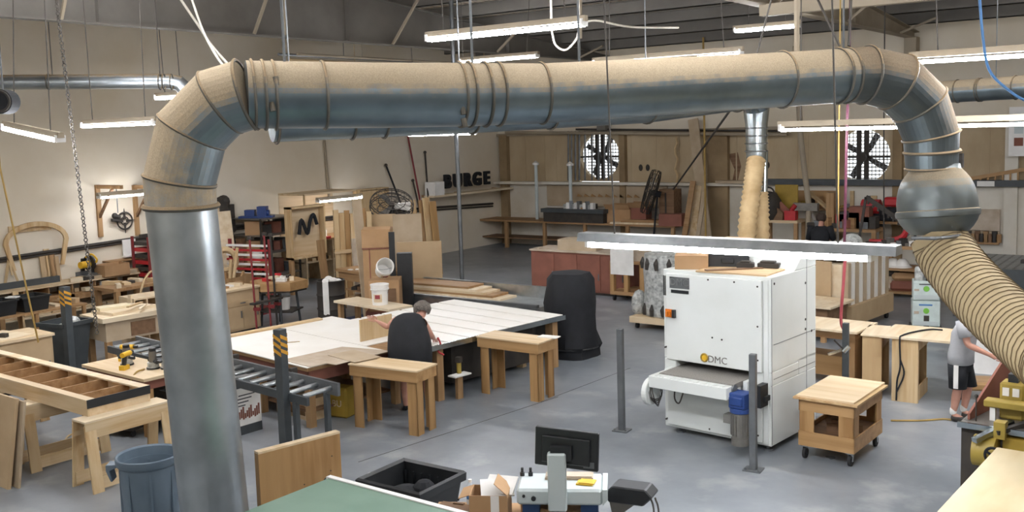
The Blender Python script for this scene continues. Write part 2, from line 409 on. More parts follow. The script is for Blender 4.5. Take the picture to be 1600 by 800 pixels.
# ---------------------------------------------------------------- exhaust fans in the back wall
def exhaust(c, label):
    t = T('exhaust_fan', label, 'fan', c, 0)
    M().plate_hole(FH, .72, .16).obj('shroud', 'tanwall', t)
    m = M()
    for k in range(4):
        m.tf((0, .2, 0), 0, 0, k*PI/2+.5); m.prism([(.08, -.05), (.3, -.09), (.66, -.10), (.68, .06), (.3, .05), (.08, .04)], -.012, .012, 'y')
    m.obj('blade', 'dark', t)
    M().cyl((0, .05, 0), (0, .27, 0), .1).obj('hub', 'dark', t)
    m = M()
    for x in (-.1, .1): m.box(x-.06, x+.06, .0, .04, -.74, .74)
    m.box(-.72, .72, .0, .04, -.05, .0); m.obj('motor_bracket', 'dark', t)
    M().cyl((0, -.16, -.03), (0, .06, -.03), .13).obj('motor', 'dark', t)
    m = M()
    for i in range(-7, 8):
        h = math.sqrt(max(0, .72**2-(i*.1)**2)); m.box(i*.1-.011, i*.1+.011, .14, .15, -h, h); m.box(-h, h, .14, .15, i*.1-.008, i*.1+.008)
    m.obj('guard_grid', 'steel', t)
    m = M()
    for i in range(-7, 8): m.tf((0, .5, i*.105), 0, .6, 0); m.box(-.75, .75, -.04, .04, -.006, .006)
    m.obj('louvre', 'whitep', t)
    return t
exhaust((f1.x, YB, f1.z), 'round exhaust fan in the back wall left of the long leaning board')
exhaust((f2.x, YB, f2.z), 'round exhaust fan in the back wall above the red machine, beside the big duct ball')
# cage of conduits in front of the left exhaust fan
m = M()
for px in (888, 893, 899, 905, 914, 925, 935, 944, 951): m.cyl(ony(px, 205, YB-.22), ony(px, 282, YB-.22), .03, 6)
tag(m.obj('conduit_bundle', 'steel', None), 'bundle of upright grey conduits crossing the left exhaust fan', 'conduit')
S('sprinkler_pipe', 'beam2', M().cyl(ony(790, 207, YB-.3), ony(1230, 210, YB-.3), .05), 'long pale pipe running along the top of the stained back wall panels', 'pipe')
S('upper_pipe', 'dark', M().cyl(ony(900, 202, YB-.25), ony(1230, 205, YB-.25), .03), 'thin dark pipe just above the pale pipe on the back wall', 'pipe')
m = M()
a = onx(0, 405, XL+.05)
for p, q in (((-40, 411), (240, 368)), ((240, 366), (640, 327)), ((640, 327), (770, 318))):
    m.cyl(onx(*p, XL+.06), onx(*q, XL+.06), .035, 8); m.cyl(onx(p[0], p[1]+4, XL+.05), onx(q[0], q[1]+4, XL+.05), .025, 8)
S('wall_conduit', 'dark', m, 'long dark pair of conduits along the cream left wall', 'conduit')
S('wall_pipe', 'beam2', M().cyl(onx(503, 175, XL+.06), onx(515, 318, XL+.06), .035, 8), 'thin upright grey pipe on the cream wall right of the green-topped frames', 'pipe')['label'] = 'thin upright grey pipe on the cream left wall above the white lit shelf'
# ================================================================ STRIP LIGHTS
def strip(name, p, L, rz, label, tilt=0, cab=None, trough=False, group=None, spread=None, power=1.0):
    t = T(name, label, 'light', p, rz); h = .07
    if tilt: t.rotation_euler = (0, tilt, rz)
    m = M()
    if trough: m.prism([(-.10, -.005), (.10, -.005), (.075, .07), (-.075, .07)], -.1, L+.22, 'x')
    else: m.prism([(-.045, .0), (.045, .0), (.035, h), (-.035, h)], -.05, L+.05, 'x')
    m.obj('housing', 'beam2' if not trough else 'roller', t)
    for y in (-.04, .04): M().cyl((0, y, -.045), (L, y, -.045), .019, 8).obj('tube', 'tube' if power > .9 else 'dimtube', t, smooth=True)
    for x in (-.03, L): M().box(x, x+.03, -.07, .07, -.06, .03).obj('lamp_holder', 'whitep', t)
    if cab is not None:
        for x in (.25, L-.25): M().cyl((x, 0, h), (x+random.uniform(-.15, .15), 0, cab), .008, 5).obj('hanging_cable', 'wire', t)
    return t
strip('strip_light', dp(671, 58, 13.5), 2.44, 0, 'lit strip light hanging highest, above the left half of the big duct', cab=2.1)
strip('strip_light', dp(931, 97, 15.9), 2.44, 0, 'lit strip light hanging just above the middle of the big duct', cab=2.2)
strip('strip_light', dp(1222, 198, 13), 3.3, 0, 'long lit strip light passing behind the right duct elbow', cab=3.2)
strip('strip_light', dp(1428, 91, 11), 2.44, 0, 'lit strip light at the upper right above the small right duct', cab=2.8)
strip('strip_light', dp(640, 209, 24.2), 2.0, 0, 'lit strip light under the big duct near the back corner', cab=3.2)
strip('strip_light', dp(924, 375, 9.3), 2.55, 0, 'lowest lit strip light in a galvanised trough above the white sander', cab=4.5, trough=True)
strip('strip_light', dp(132, 194, 17), 2.0, 0, 'lit strip light left of the left duct elbow, under the thin duct', cab=3.0)
strip('strip_light', dp(246, 151, 19.6), 1.0, 0, 'short lit strip light half hidden behind the left duct elbow', cab=2.6)
strip('strip_light', dp(722, 95, 22), 2.0, 0, 'distant lit strip light just peeping over the big duct', cab=1.6)
strip('strip_light', dp(1150, 46, 19), 1.22, 0, 'small distant lit strip light among the roof purlins', cab=1.3)
a, b = dp(10, 197, 14.0), dp(93, 215, 13.0); d = b-a
t = strip('strip_light', a, d.length, math.atan2(d.y, d.x), 'tilted short lit strip light at the far left edge', cab=3.0)
t.rotation_euler = (0, -math.asin(d.z/d.length), math.atan2(d.y, d.x))
a, b = onx(155, 306, XL+.75), onx(237, 298, XL+.75)
strip('strip_light', a, (b-a).length, PI/2, 'lit strip light on wooden wall brackets above the mitre saw bench', power=.6)
a, b = onx(497, 313, XL+1.0), onx(563, 305, XL+1.0)
strip('strip_light', a, (b-a).length, PI/2, 'lit strip light over the pale plywood shelf on the left wall', power=.6)
for i, (x, y, z, w) in enumerate(((-3.2, 1.2, 5.2, 'first'), (-9.5, .2, 5.2, 'second'), (-15, 2.4, 5.2, 'third'), (1.6, 5.2, 5.2, 'fourth'), (3.2, 13, 5.2, 'fifth'), (1.5, 20, 5.2, 'sixth'), (-2.6, 18, 6.6, 'seventh'), (-9.5, 3.6, 6.5, 'eighth'), (-15.0, 9.0, 6.9, 'ninth'),
        (-8.6, 5.6, 6.3, 'tenth'), (-5.6, 8.4, 6.3, 'eleventh'), (-3.4, 5.0, 6.3, 'twelfth'), (-12.5, 7.6, 6.3, 'thirteenth'), (-1.6, 10.5, 6.3, 'fourteenth'))):
    strip('strip_light', (x, y, z), 2.44, 0, 'added lit strip light out of view to brighten the hall, %s of the hall row' % w, cab=zt(y)-z, power=1.0)  # unseen fixtures added to brighten the hall and the duct tops
# ================================================================ DUCTS
main = T('dust_duct', 'big sawdust-covered galvanised dust duct spanning the hall from the left drop to the tan hose', 'duct', (0, 0, 0))
R1 = .285
Lb = dp(344, 860, 8.98); Lb.z = 0
drop = [Lb, dp(283, 322, 8.5)]
elb = [dp(283, 322, 8.5), dp(281, 282, 8.47), dp(300, 205, 8.42), dp(345, 160, 8.38), dp(385, 148, 8.38)]
run = [dp(385, 148, 8.38), dp(600, 149, 8.75), dp(730, 148, 9.0), dp(850, 146, 9.25), dp(1230, 124, 10.05), dp(1322, 118, 10.25)]
elr = [dp(1322, 118, 10.25), dp(1352, 117, 10.3), dp(1400, 128, 10.4), dp(1437, 163, 10.5), dp(1455, 212, 10.55), dp(1456, 262, 10.6)]
M().tube([drop[0], drop[1]], R1*1.03, 40).obj('drop_pipe', 'duct2', main, smooth=True)
M().tube([dp(283, 324, 8.5)]+elb[1:], R1*1.04, 40, miter=True).obj('left_elbow', 'ductelbow', main, smooth=True, sharp=.12)
M().tube(run, [R1, R1, R1, R1*.97, R1*.96, R1*.97], 40).obj('overhead_run', 'duct', main, smooth=True)
M().tube(elr, [R1*.98, R1*1.02, R1*1.05, R1*1.02, R1*.98, R1*.92], 40, miter=True).obj('right_elbow', 'ductelbow_shaded', main, smooth=True, sharp=.12)
def rings_on(pts, lst, R, rr, mat='ring', nm='flange_ring'):
    for (px, py, k, tgt) in lst:
        pass
def flange(p, ax, R, r=.014): return M().ring(p, ax, R, r, 32, 6).obj('flange_ring', 'ring', main, smooth=True)
for i in (0, 1, 2, 3, 4):
    a = elb[min(i+1, 4)]-elb[max(i-1, 0)]
    flange(elb[i], a, R1*1.05, .016 if i else .026)
for q in ((395, 148, 8.4), (412, 148.5, 8.42), (428, 149, 8.45), (505, 149, 8.58), (718, 148, 8.98), (733, 148, 9.0), (757, 147.5, 9.05), (778, 147, 9.1), (846, 146, 9.24), (1222, 124.5, 10.04), (1308, 119, 10.2), (1322, 118, 10.25)):
    flange(dp(*q), run[-1]-run[0], R1*(1.02 if q[0] < 800 else .985), .014)
for i in (1, 2, 3, 4, 5): flange(elr[i], elr[min(i+1, 5)]-elr[i-1], (R1*1.05, R1*1.09, R1*1.06, R1*1.02, R1*.94)[i-1], .014)
flange(dp(1456, 237, 10.58), elr[5]-elr[4], R1*.97, .02)
# take-off wye between the run and the second duct
M().tube([dp(745, 150, 9.05), dp(812, 150, 9.4), dp(860, 160, 10.2)], [R1*.9, R1*.85, R1*.7], 28).obj('branch_wye', 'duct', main, smooth=True)
ax = (dp(1463, 375, 10.6)-dp(1456, 262, 10.6)).normalized()
bc = dp(1464, 320, 10.6)
u0 = V((0, 0, -1))
m = M(); m.T = Matrix.Translation(bc) @ V((0, 0, 1)).rotation_difference(-ax).to_matrix().to_4x4()
m.lathe([(.255, .42), (.262, .37), (.305, .32), (.345, .26), (.375, .19), (.395, .11), (.405, .03), (.405, -.05), (.42, -.06), (.425, -.09), (.42, -.12), (.405, -.13), (.385, -.18), (.345, -.24), (.295, -.29), (.28, -.31)], 44)
m.obj('ball_joint', 'ductball', main, smooth=True)
hp = spline([dp(1464, 366, 10.58), dp(1479, 396, 10.5), dp(1508, 435, 10.1), dp(1552, 481, 9.5), dp(1602, 525, 8.9), dp(1652, 568, 8.3), dp(1712, 618, 7.7), V((.9, 7.3, 1.35)), V((2.6, 7.6, 1.2)), V((4.2, 8.6, 1.1))], 14)
RH = .315
M().tube(hp, [.28+.02*min(1, i/12) for i in range(len(hp))], 32).obj('flexible_hose', 'hose', main, smooth=True)
m = M(); hl = []
acc = [0]
for a, b in zip(hp, hp[1:]): acc.append(acc[-1]+(b-a).length)
tot = acc[-1]; u = None; j = 0; K = int(tot/.087)*20
for i in range(K+1):
    s_ = tot*i/K
    while j < len(acc)-2 and acc[j+1] < s_: j += 1
    tt = (s_-acc[j])/max(1e-6, acc[j+1]-acc[j]); p = hp[j].lerp(hp[j+1], tt); tg = (hp[min(j+2, len(hp)-1)]-hp[max(j-1, 0)]).normalized()
    if u is None: u = tg.orthogonal().normalized()
    u = (u-tg*u.dot(tg)).normalized(); w = tg.cross(u); a = 2*PI*i/20; rr_ = .285+.02*min(1, (j+tt)/12)
    hl.append(p+(u*math.cos(a)+w*math.sin(a))*rr_)
m.tube(hl, .007, 4).obj('hose_wire', 'hosewire', main)
M().tube([dp(1500, 240, 10.5), dp(1500, 262, 10.5)], .04, 8).obj('clamp', 'dark', main)
M().tube(spline([dp(1425, 372, 10.3), dp(1470, 372, 10.1), dp(1512, 366, 10.4)], 6), .02, 6).obj('hose_clamp', 'steel', main)
for q in ((430, 120), (424, 160), (722, 165), (724, 185)):
    M().cyl(dp(q[0], q[1], 8.2 if q[0] < 500 else 8.75), dp(q[0]+3, q[1]+14, 8.2 if q[0] < 500 else 8.75), .025, 8).obj('latch', 'ring', main)
# seam along the top of the run
M().tube([dp(460, 120, 8.33), dp(715, 124, 8.82)], .006, 5).obj('seam', 'ring', main)
for px, py, d in ((445, 105, 8.4), (738, 100, 9.0), (1318, 78, 10.2), (905, 98, 9.4)):
    p = dp(px, py, d); M().cyl(p, (p.x, p.y, zt(p.y)), .012, 6).obj('hanger_rod', 'steel', main)
# second duct behind
sec = T('second_duct', 'second long galvanised duct hung just behind and below the big one', 'duct', (0, 0, 0))
P0, P1, P2, P3 = dp(424, 190, 11.6), dp(720, 180, 12.6), dp(1010, 168, 14.2), dp(1165, 152, 16.0)
M().tube([P0, P1, P2, P3], [.24, .235, .22, .2], 28).obj('run_pipe', 'duct', sec, smooth=True)
for p, a, R_ in ((P0.lerp(P1, .02), P1-P0, .26), (P0.lerp(P1, .4), P1-P0, .25), (P0.lerp(P1, .57), P1-P0, .25), (P1.lerp(P2, .05), P2-P1, .245), (P1.lerp(P2, .45), P2-P1, .24), (P2, P3-P1, .23), (P2.lerp(P3, .9), P3-P2, .215)):
    M().ring(p, a, R_, .014, 24).obj('flange_ring', 'ring', sec, smooth=True)
ve = [P3, dp(1176, 153, 16.3), dp(1182, 170, 16.5), dp(1182, 196, 16.5), dp(1182, 250, 16.55)]
M().tube(ve, [.2, .2, .19, .18, .17], 24, miter=True).obj('drop_elbow', 'ductclean', sec, smooth=True, sharp=.2)
for y in (200, 212, 224, 236): M().ring(dp(1182, y, 16.5), (0, 0, 1), .185, .012, 20).obj('flange_ring', 'chrome', sec, smooth=True)
for p in (P0.lerp(P1, .1), P1, P2): M().cyl(p+V((0, 0, .22)), (p.x, p.y, zt(p.y)), .01, 5).obj('hanger_rod', 'steel', sec)
M().tube([dp(1195, 236, 16.5), dp(1194, 318, 16.5)], .055, 12).obj('side_pipe', 'ductclean', sec, smooth=True)
for sgn, pts in (('left', [(1182, 248, 16.45), (1176, 290, 16.3), (1168, 350, 16.2), (1165, 425, 16.1)]), ('right', [(1186, 300, 16.5), (1188, 340, 16.5), (1188, 425, 16.4)])):
    hp2 = spline([dp(*q) for q in pts], 14); rr2 = [.145*(1.1 if i % 2 else .9) for i in range(len(hp2))]
    M().tube(hp2, rr2, 20).obj('corrugated_hose', 'hose2', sec, smooth=True, sharp=2)
# thin duct upper left, duct upper right
thin = T('thin_duct', 'thin shiny galvanised duct at the upper left below the roof beam', 'duct', (0, 0, 0))
q = [dp(-60, 129, 18), dp(262, 127, 18.3), dp(280, 130, 18.35), dp(292, 142, 18.4), dp(298, 165, 18.4)]
M().tube(q, .135, 20, miter=True).obj('pipe', 'duct2', thin, smooth=True)
for x in (76, 250, 256, 268): M().ring(dp(x, 128, 18.1), q[1]-q[0], .14, .012, 20).obj('flange_ring', 'ring', thin, smooth=True)
for x in (82, 250): p = dp(x, 120, 18.1); M().cyl(p, (p.x, p.y, zt(p.y)), .01, 5).obj('hanger_rod', 'wire', thin)
rd = T('right_duct', 'galvanised duct at the upper right beyond the right elbow', 'duct', (0, 0, 0))
q = [dp(1440, 146, 18.5), dp(1680, 131, 16.5)]; q[1] = q[0]+(q[1]-q[0])*3.2
M().tube(q, .2, 20).obj('pipe', 'duct', rd, smooth=True)
for k in (.08, .125, .13, .2, .4, .6, .8): M().ring(q[0].lerp(q[1], k), q[1]-q[0], .205, .012, 20).obj('flange_ring', 'ring', rd, smooth=True)
p = q[0].lerp(q[1], .16); M().cyl(p+V((0, 0, .19)), (p.x, p.y, zt(p.y)), .01, 5).obj('hanger_rod', 'steel', rd)
# ================================================================ MACHINES AND TABLES ON THE FLOOR
# ---- wide belt sander
t = T('wide_belt_sander', 'tall white wide belt sander in the middle of the floor with a feed belt', 'machine', (-4.26, 10.85, 0), -.1007)
W, D = 1.46, 1.225
m = M(); m.box(-W, 0, .04, D, .08, .80); m.box(-W, 0, .75, D, .80, 1.0); m.box(-W, -1.29, .04, .75, .80, .96); m.box(-.23, 0, .04, .75, .8, .96); m.box(-W, 0, .04, D, .96, 2.08)
m.obj('body', 'white', t, bevel=.008)
m = M().box(-1.40, -.1, 0, .042, .955, 2.04); m.obj('front_door', 'white', t, bevel=.006)
M().box(-1.40, -.1, 0, .042, .12, .62).obj('lower_panel', 'white', t, bevel=.006)
M().box(-1.30, -.16, .03, .045, .622, .665).obj('slot', 'dark', t)
M().box(-.09, -.03, .025, .045, .1, 2.05).obj('corner_post', 'white', t, bevel=.004)
M().prism([(.62, 2.08), (.86, 2.26), (.9, 2.36), (D, 2.36), (D, 2.08)], -.72, 0, 'x').obj('rear_hood', 'white', t, bevel=.008)
m = M()
for z in (.87, 1.28): m.box(-.002, .003, .1, 1.2, z, z+.006)
for y in (.96,): m.box(-.002, .003, y, y+.006, .1, 2.3)
m.box(-.002, .004, .05, .056, .1, 2.06); m.obj('panel_gap', 'steel', t)
M().box(-W-.004, -W+.05, .04, .06, 1.75, 2.0).obj('hinge', 'black', t)
m = M().cyl((-1.35, -.045, 1.54), (-1.35, 0, 1.54), .035); m.box(-1.40, -1.30, -.02, 0, 1.49, 1.59); sw = m.obj('main_switch', 'orange', t)
M().box(-1.365, -1.335, -.075, -.04, 1.51, 1.57).obj('switch_knob', 'orange', sw)
M().box(-1.295, -1.255, -.04, 0, 1.49, 1.59).obj('switch_plate', 'black', t)
pl = M().box(-1.34, -1.06, -.006, 0, 1.86, 2.0).obj('name_plate', 'steel', t); pl['label'] = 'grey name plate with pale letters'
text_mesh('plate_lettering', 'DMC', .12, .002, 'roller', pl, (-1.2, -.008, 1.935))
M().box(-1.32, -1.07, -.007, -.003, 1.80, 1.84).obj('plate_strip', 'black', t)
m = M(); m.T = Matrix.Translation((-.86, -.004, 1.04)); m.ring((0, 0, 0), (0, 1, 0), .045, .012, 16, 4); m.obj('badge_ring', 'mustard2', t)
M().cyl((-.86, -.004, 1.04), (-.86, .002, 1.04), .036).obj('badge', 'yellow', t)
text_mesh('badge_lettering', 'DMC', .12, .002, 'cast', t, (-.68, -.004, 1.03))
fd = M(); fd.box(-1.36, -.30, -.47, -.12, .70, .845); fd.box(-1.36, -1.30, -.12, .04, .70, .86); fd.box(-.28, -.22, -.12, .04, .70, .86)
fdo = fd.obj('feed_table', 'white', t, bevel=.006)
m = M()
for i in range(9): m.box(-1.33+.112*i, -1.26+.112*i, -.46, -.38, .845, .855)
m.obj('finger_strip', 'white', fdo)
M().box(-1.29, -.29, -.33, .74, .80, .86).obj('conveyor_belt', 'belt', t)
M().cyl((-1.3, -.30, .80), (-.28, -.30, .80), .055, 16).obj('roller', 'steel', t, smooth=True)
m = M().cyl((-1.44, -.36, .62), (-1.37, -.36, .62), .17, 26); pw = m.obj('pulley_guard', 'white', t, bevel=.01)
m = M()
for k in range(5): m.ring((-1.36+.0*k, -.33, .62-.01*k), (1, .25*(k-2), .3), .10+.012*k, .007, 18, 4)
m.obj('wound_cable', 'dark', t)
M().tube(spline([(-1.2, -.12, .70), (-1.19, -.16, .52), (-1.14, -.14, .46), (-1.10, -.1, .60)], 6), .01, 6).obj('loose_cable', 'wire', t)
mt = M().tf((-.215, -.30, 0)); mt.box(-.10, .10, -.10, .10, .60, .78); mt.cyl((0, 0, .54), (0, 0, .6), .12, 20); mt.box(-.085, .085, -.12, -.09, .64, .74)
go = mt.obj('gearbox', 'blue', t, bevel=.01)
m = M().tf((-.215, -.30, 0)); m.cyl((0, 0, .24), (0, 0, .54), .10, 20)
for k in range(16):
    a = k*PI/8; m.bar((.1*math.cos(a), .1*math.sin(a), .28), (.1*math.cos(a), .1*math.sin(a), .52), .008, .03, (math.cos(a), math.sin(a), 0))
m.cyl((0, 0, .16), (0, 0, .24), .105, 20); m.box(-.19, -.09, -.06, .06, .40, .5); m.obj('motor', 'cast', t, smooth=True)
m = M().box(-.07, 0, -.22, -.04, .60, .86); m.box(-.03, .02, -.14, -.02, .66, .72); m.obj('side_bracket', 'black', t)
for x in (-1.3, -.1):
    for y in (.15, 1.1): M().cyl((x, y, 0), (x, y, .02), .06, 14).cyl((x, y, .02), (x, y, .09), .02, 8).obj('levelling_foot', 'steel', t)
m = M()
for (x, z) in ((-.8, 2.0), (-.45, 2.0), (-.15, 1.97), (-.75, 1.30), (-.62, 1.29), (-.15, 1.5), (-.15, .2), (-1.42, .18), (-1.42, 1.1), (-.15, 1.1), (-.8, .16)): m.cyl((x, -.004, z), (x, .03, z), .012, 8)
for (y, z) in ((.12, 2.0), (.93, 1.9), (.93, 1.45), (.93, 1.33), (1.1, 1.28)): m.cyl((-.02, y, z), (.004, y, z), .016, 8)
m.obj('screw', 'dark', t)
SAN = t
def san(x, y, z): return Matrix.Rotation(-.1007, 3, 'Z') @ V((x, y, 0)) + V((-4.26, 10.85, z))
# things lying on the sander
S('plywood_sheet', 'ply', M().box(-.45, .45, -.32, .32, 0, .018), 'thin plywood sheet lying across the top front of the white sander', 'sheet', san(-.55, .36, 2.081), -.02)
S('hardboard_strip', 'darkwood', M().box(-.35, .35, -.05, .05, 0, .012), 'narrow brown strip on the plywood sheet over the white sander', 'strip', san(-.62, .3, 2.10), .72)
b = T('cardboard_box', 'flat closed cardboard box on the left top corner of the white sander', 'box', san(-1.2, .30, 2.08), .35)
M().box(-.2, .2, -.15, .15, 0, .17).obj('carton', 'card', b, bevel=.004); M().prism([(-.15, .17), (0, .185), (.15, .17)], -.2, .2, 'x').obj('flap', 'card', b)
S('tool_case', 'black', M().box(-.26, .26, -.15, .15, 0, .17).box(-.25, .25, -.14, .14, .17, .19).box(-.08, .08, -.17, -.15, .06, .12), 'long black plastic case on top of the white sander behind the cardboard box', 'case', san(-.86, .62, 2.08), .28, bevel=.015)
S('glass_jar', 'bag', M().lathe([(0, 0), (.07, 0), (.075, .03), (.075, .16), (.06, .19), (.06, .22), (0, .22)], 16), 'clear jar on the sander top right of the long black case', 'jar', san(-.62, .78-.14, 2.08+.0), smooth=True)
S('sanding_block', 'dark', M().box(-.1, .1, -.05, .05, 0, .07).box(-.06, .06, -.04, .04, .07, .09), 'dark block on the sander top below the clear jar', 'block', san(-.56, .35+.13, 2.1), .1, bevel=.008)
S('offcut_pad', 'dark', M().box(-.13, .13, -.06, .06, 0, .06).box(-.1, .08, -.05, .05, .06, .085), 'flat dark pad on the sander top beside the tan hood', 'pad', san(-.33, .64, 2.1), .1, bevel=.008)
S('tan_carton', 'card', M().box(-.18, .18, -.12, .12, 0, .3).box(-.17, .17, -.11, .11, .3, .31), 'pale brown carton at the rear of the sander top, left of the white hood', 'carton', san(-1.0, 1.05, 2.08), 0, bevel=.004)
# ---- rolling cart
t = T('rolling_cart', 'low plywood cart on castors with a loose board on top, right of the white sander', 'cart', (-3.25, 10.82, 0), -.042)
w, d, h = .736, 1.05, .738
M().box(-w+.0, 0, 0, d, h-.03, h-.008).obj('top', 'plyz', t)
M().box(-w+.03, -.045, .03, d+.03, h-.006, h+.014).obj('loose_board', 'plylight', t)
m = M(); i = .05
m.box(-w+i, -i, i, i+.018, h-.17, h-.03); m.box(-w+i, -i, d-i-.018, d-i, h-.17, h-.03); m.box(-w+i, -w+i+.018, i, d-i, h-.17, h-.03); m.box(-i-.018, -i, i, d-i, h-.17, h-.03)
m.obj('apron', 'amber', t)
for sx in (0, 1):
    for sy in (0, 1):
        x = -w+i+.006 if sx == 0 else -i-.006; y = i+.006 if sy == 0 else d-i-.006
        ax, ay = (1 if sx == 0 else -1), (1 if sy == 0 else -1)
        m = M(); m.box(min(x, x+ax*.17), max(x, x+ax*.17), min(y, y+ay*.018), max(y, y+ay*.018), .17, h-.15); m.box(min(x, x+ax*.018), max(x, x+ax*.018), min(y, y+ay*.17), max(y, y+ay*.17), .17, h-.15)
        m.obj('leg', 'amberz', t)
        c = M().tf((x+ax*.05, y+ay*.05, 0)); c.cyl((-.016, 0, .062), (.016, 0, .062), .062, 18); co = c.obj('caster', 'rubber', t)
        c = M().tf((x+ax*.05, y+ay*.05, 0)); c.box(-.024, -.019, -.02, .025, .05, .15); c.box(.019, .024, -.02, .025, .05, .15); c.box(-.04, .04, -.045, .045, .145, .16); c.obj('caster_fork', 'chrome', co)
m = M(); m.box(-w+i, -i, i-.004, i+.014, .16, .33); m.box(-w+i, -i, d-i-.014, d-i+.004, .16, .33); m.box(-w+i-.004, -w+i+.014, i, d-i, .16, .33); m.box(-i-.014, -i+.004, i, d-i, .16, .33)
m.obj('lower_rail', 'amber', t)
M().box(-w+i+.02, -i-.02, i+.02, d-i-.02, .26, .28).obj('shelf', 'darkwood', t)
S('cart_offcut', 'darkwood', M().box(-.2, .2, -.12, .12, 0, .09).box(-.15, .1, -.1, .1, .09, .13), 'brown offcut lying on the lower shelf of the rolling cart', 'offcut', (-3.55, 11.35, .281), .3)
# ---- two stools
def stool(loc, rz, label):
    w, d, h = 1.102, .471, .86
    t = T('sawhorse_table', label, 'table', loc, rz, 'amber outfeed tables')
    M().box(-w, 0, 0, d, h-.02, h).obj('top', 'plylight', t)
    m = M(); m.box(-w+.01, -.01, .01, .03, h-.16, h-.02); m.box(-w+.01, -.01, d-.03, d-.01, h-.16, h-.02); m.box(-w+.01, -w+.03, .03, d-.03, h-.16, h-.02); m.box(-.03, -.01, .03, d-.03, h-.16, h-.02)
    m.obj('apron', 'amber', t)
    for sx in (0, 1):
        for sy in (0, 1):
            x = -w+.045 if sx == 0 else -.035; y = .032 if sy == 0 else d-.032; ax = 1 if sx == 0 else -1; ay = 1 if sy == 0 else -1
            m = M(); m.box(min(x, x+ax*.145), max(x, x+ax*.145), min(y, y+ay*.02), max(y, y+ay*.02), 0, h-.14); m.box(min(x, x+ax*.02), max(x, x+ax*.02), min(y, y+ay*.14), max(y, y+ay*.14), 0, h-.14)
            m.obj('leg', 'amberz', t)
    return t
stool((-8.27, 9.24, 0), .108, 'amber plywood table with board legs, nearest, in front of the person in black')
stool((-7.83, 11.32, 0), .005, 'amber plywood table with board legs standing in front of the black bag')
S('white_board', 'sheet', M().box(-.18, .12, -.08, .08, 0, .012), 'small white board lying on the far end of the table before the black bag', 'board', (-7.9, 11.75, .861), .1)
# ---- posts
def bollard(p, h, w, mat, label, base=True, stripes=False):
    t = T('steel_post', label, 'post', (p[0], p[1], 0), .1)
    M().box(-w/2, w/2, -w/2, w/2, .01, h).obj('post', mat, t, bevel=.005)
    M().box(-.1, .1, -.09, .09, 0, .014).obj('base_plate', mat, t)
    for s in (-1, 1): M().cyl((s*.075, -.06, .014), (s*.075, -.06, .03), .014, 6).obj('bolt', 'chrome', t)
    if stripes:
        m = M(); e = w/2+.002
        for k in range(4):
            z = h-.05-k*.085
            for (a, b) in (((-e, -e), (e, -e)), ((e, -e), (e, e)), ((-e, e), (-e, -e)), ((e, e), (-e, e))):
                if z-.10 < h-.36: continue
                q = [m.v((a[0], a[1], z)), m.v((b[0], b[1], z-.06)), m.v((b[0], b[1], z-.105)), m.v((a[0], a[1], z-.045))]; m.f(q)
        m.obj('hazard_stripe', 'stripe_y', t)
    return t
bollard((-6.2, 10.79), 1.32, .075, 'steel', 'bare grey steel post standing alone left of the white sander')
bollard((-4.22, 10.26), 1.32, .075, 'steel', 'bare grey steel post in front of the white sander motor')
bollard((-3.87, 12.4), 1.32, .075, 'greypost', 'grey steel post behind the rolling cart with a red air hose')
pb_ = at(448, 716, 0); bollard((pb_.x, pb_.y), dp(440, 510, (pb_-E0).dot(FWD)).z, .115, 'greypost', 'dark post with hazard stripes in front of the white sheets table', stripes=True)
bollard((-15.6, 8.83), 1.5, .125, 'greypost', 'dark post with hazard stripes at the far left by the benches', stripes=True)
# ---- sheet table
t = T('panel_table', 'large low worktable covered by white laminate sheets behind the roller conveyor', 'table', (-9.67, 8.68, 0), -.14)
m = M(); m.box(-2.75, -.02, .02, 1.72, .80, .85); m.obj('top', 'midwood', t)
m = M(); m.box(-2.7, -.06, .06, .09, .64, .80); m.box(-2.7, -.06, 1.66, 1.69, .64, .8); m.box(-.09, -.06, .06, 1.66, .64, .80); m.box(-2.7, -2.67, .06, 1.66, .64, .8); m.obj('apron', 'cardred', t)
for x in (-2.6, -1.35, -.18):
    for y in (.15, 1.6): M().box(x-.05, x+.05, y-.05, y+.05, 0, .8).obj('leg', 'midwoodz', t)
M().box(-2.6, -.3, .2, 1.6, .16, .19).obj('shelf', 'darkwood', t)
def ptb(x, y, z): return Matrix.Rotation(-.14, 3, 'Z') @ V((x, y, 0)) + V((-9.67, 8.68, z))
S('laminate_sheet', 'sheet', M().box(-2.8, 0, 0, 1.28, 0, .012), 'front white laminate sheet on the low worktable, beside the hazard post', 'sheet', ptb(0, 0, .851), -.14)
S('laminate_sheet', 'sheet', M().box(-2.78, -.45, 0, 1.1, 0, .012), 'back white laminate sheet on the low worktable, left of the person in black', 'sheet', ptb(.02, 1.295, .851), -.14)
S('hardboard_sheet', 'hardboard', M().prism([(-.62, .0), (.05, 0), (.05, .25), (.22, .28), (.16, 1.25), (-.62, 1.0)], 0, .007), 'dusty grey brown hardboard sheet on the front corner of the white sheets', 'sheet', ptb(-.02, .04, .864), -.14)
S('hardboard_sheet', 'mdf2', M().prism([(-.35, 0), (.3, 0), (.3, .42), (-.35, .42)], 0, .007), 'small pinkish hardboard offcut lapping over the amber table edge', 'sheet', ptb(.02, .55, .872), -.2)
up = S('upright_panel', 'pinez', M().box(-.012, .012, -.3, .3, 0, .32), 'short wooden board held upright on the white sheets by the person in black', 'board', ptb(-.72, 1.72, .864), -.12)
t = T('sliding_table', 'white slatted sliding table with dark slots right of the person in black', 'table', (-9.35, 10.35, 0), -.14)
m = M()
for k in range(7): m.box(-2.4, .2, .10+.43*k, .10+.43*k+.38, .80, .85)
m.obj('top', 'sheet', t, bevel=.006)
M().box(-2.4, .19, .10, 3.06, .76, .805).obj('slot_bed', 'dark', t)
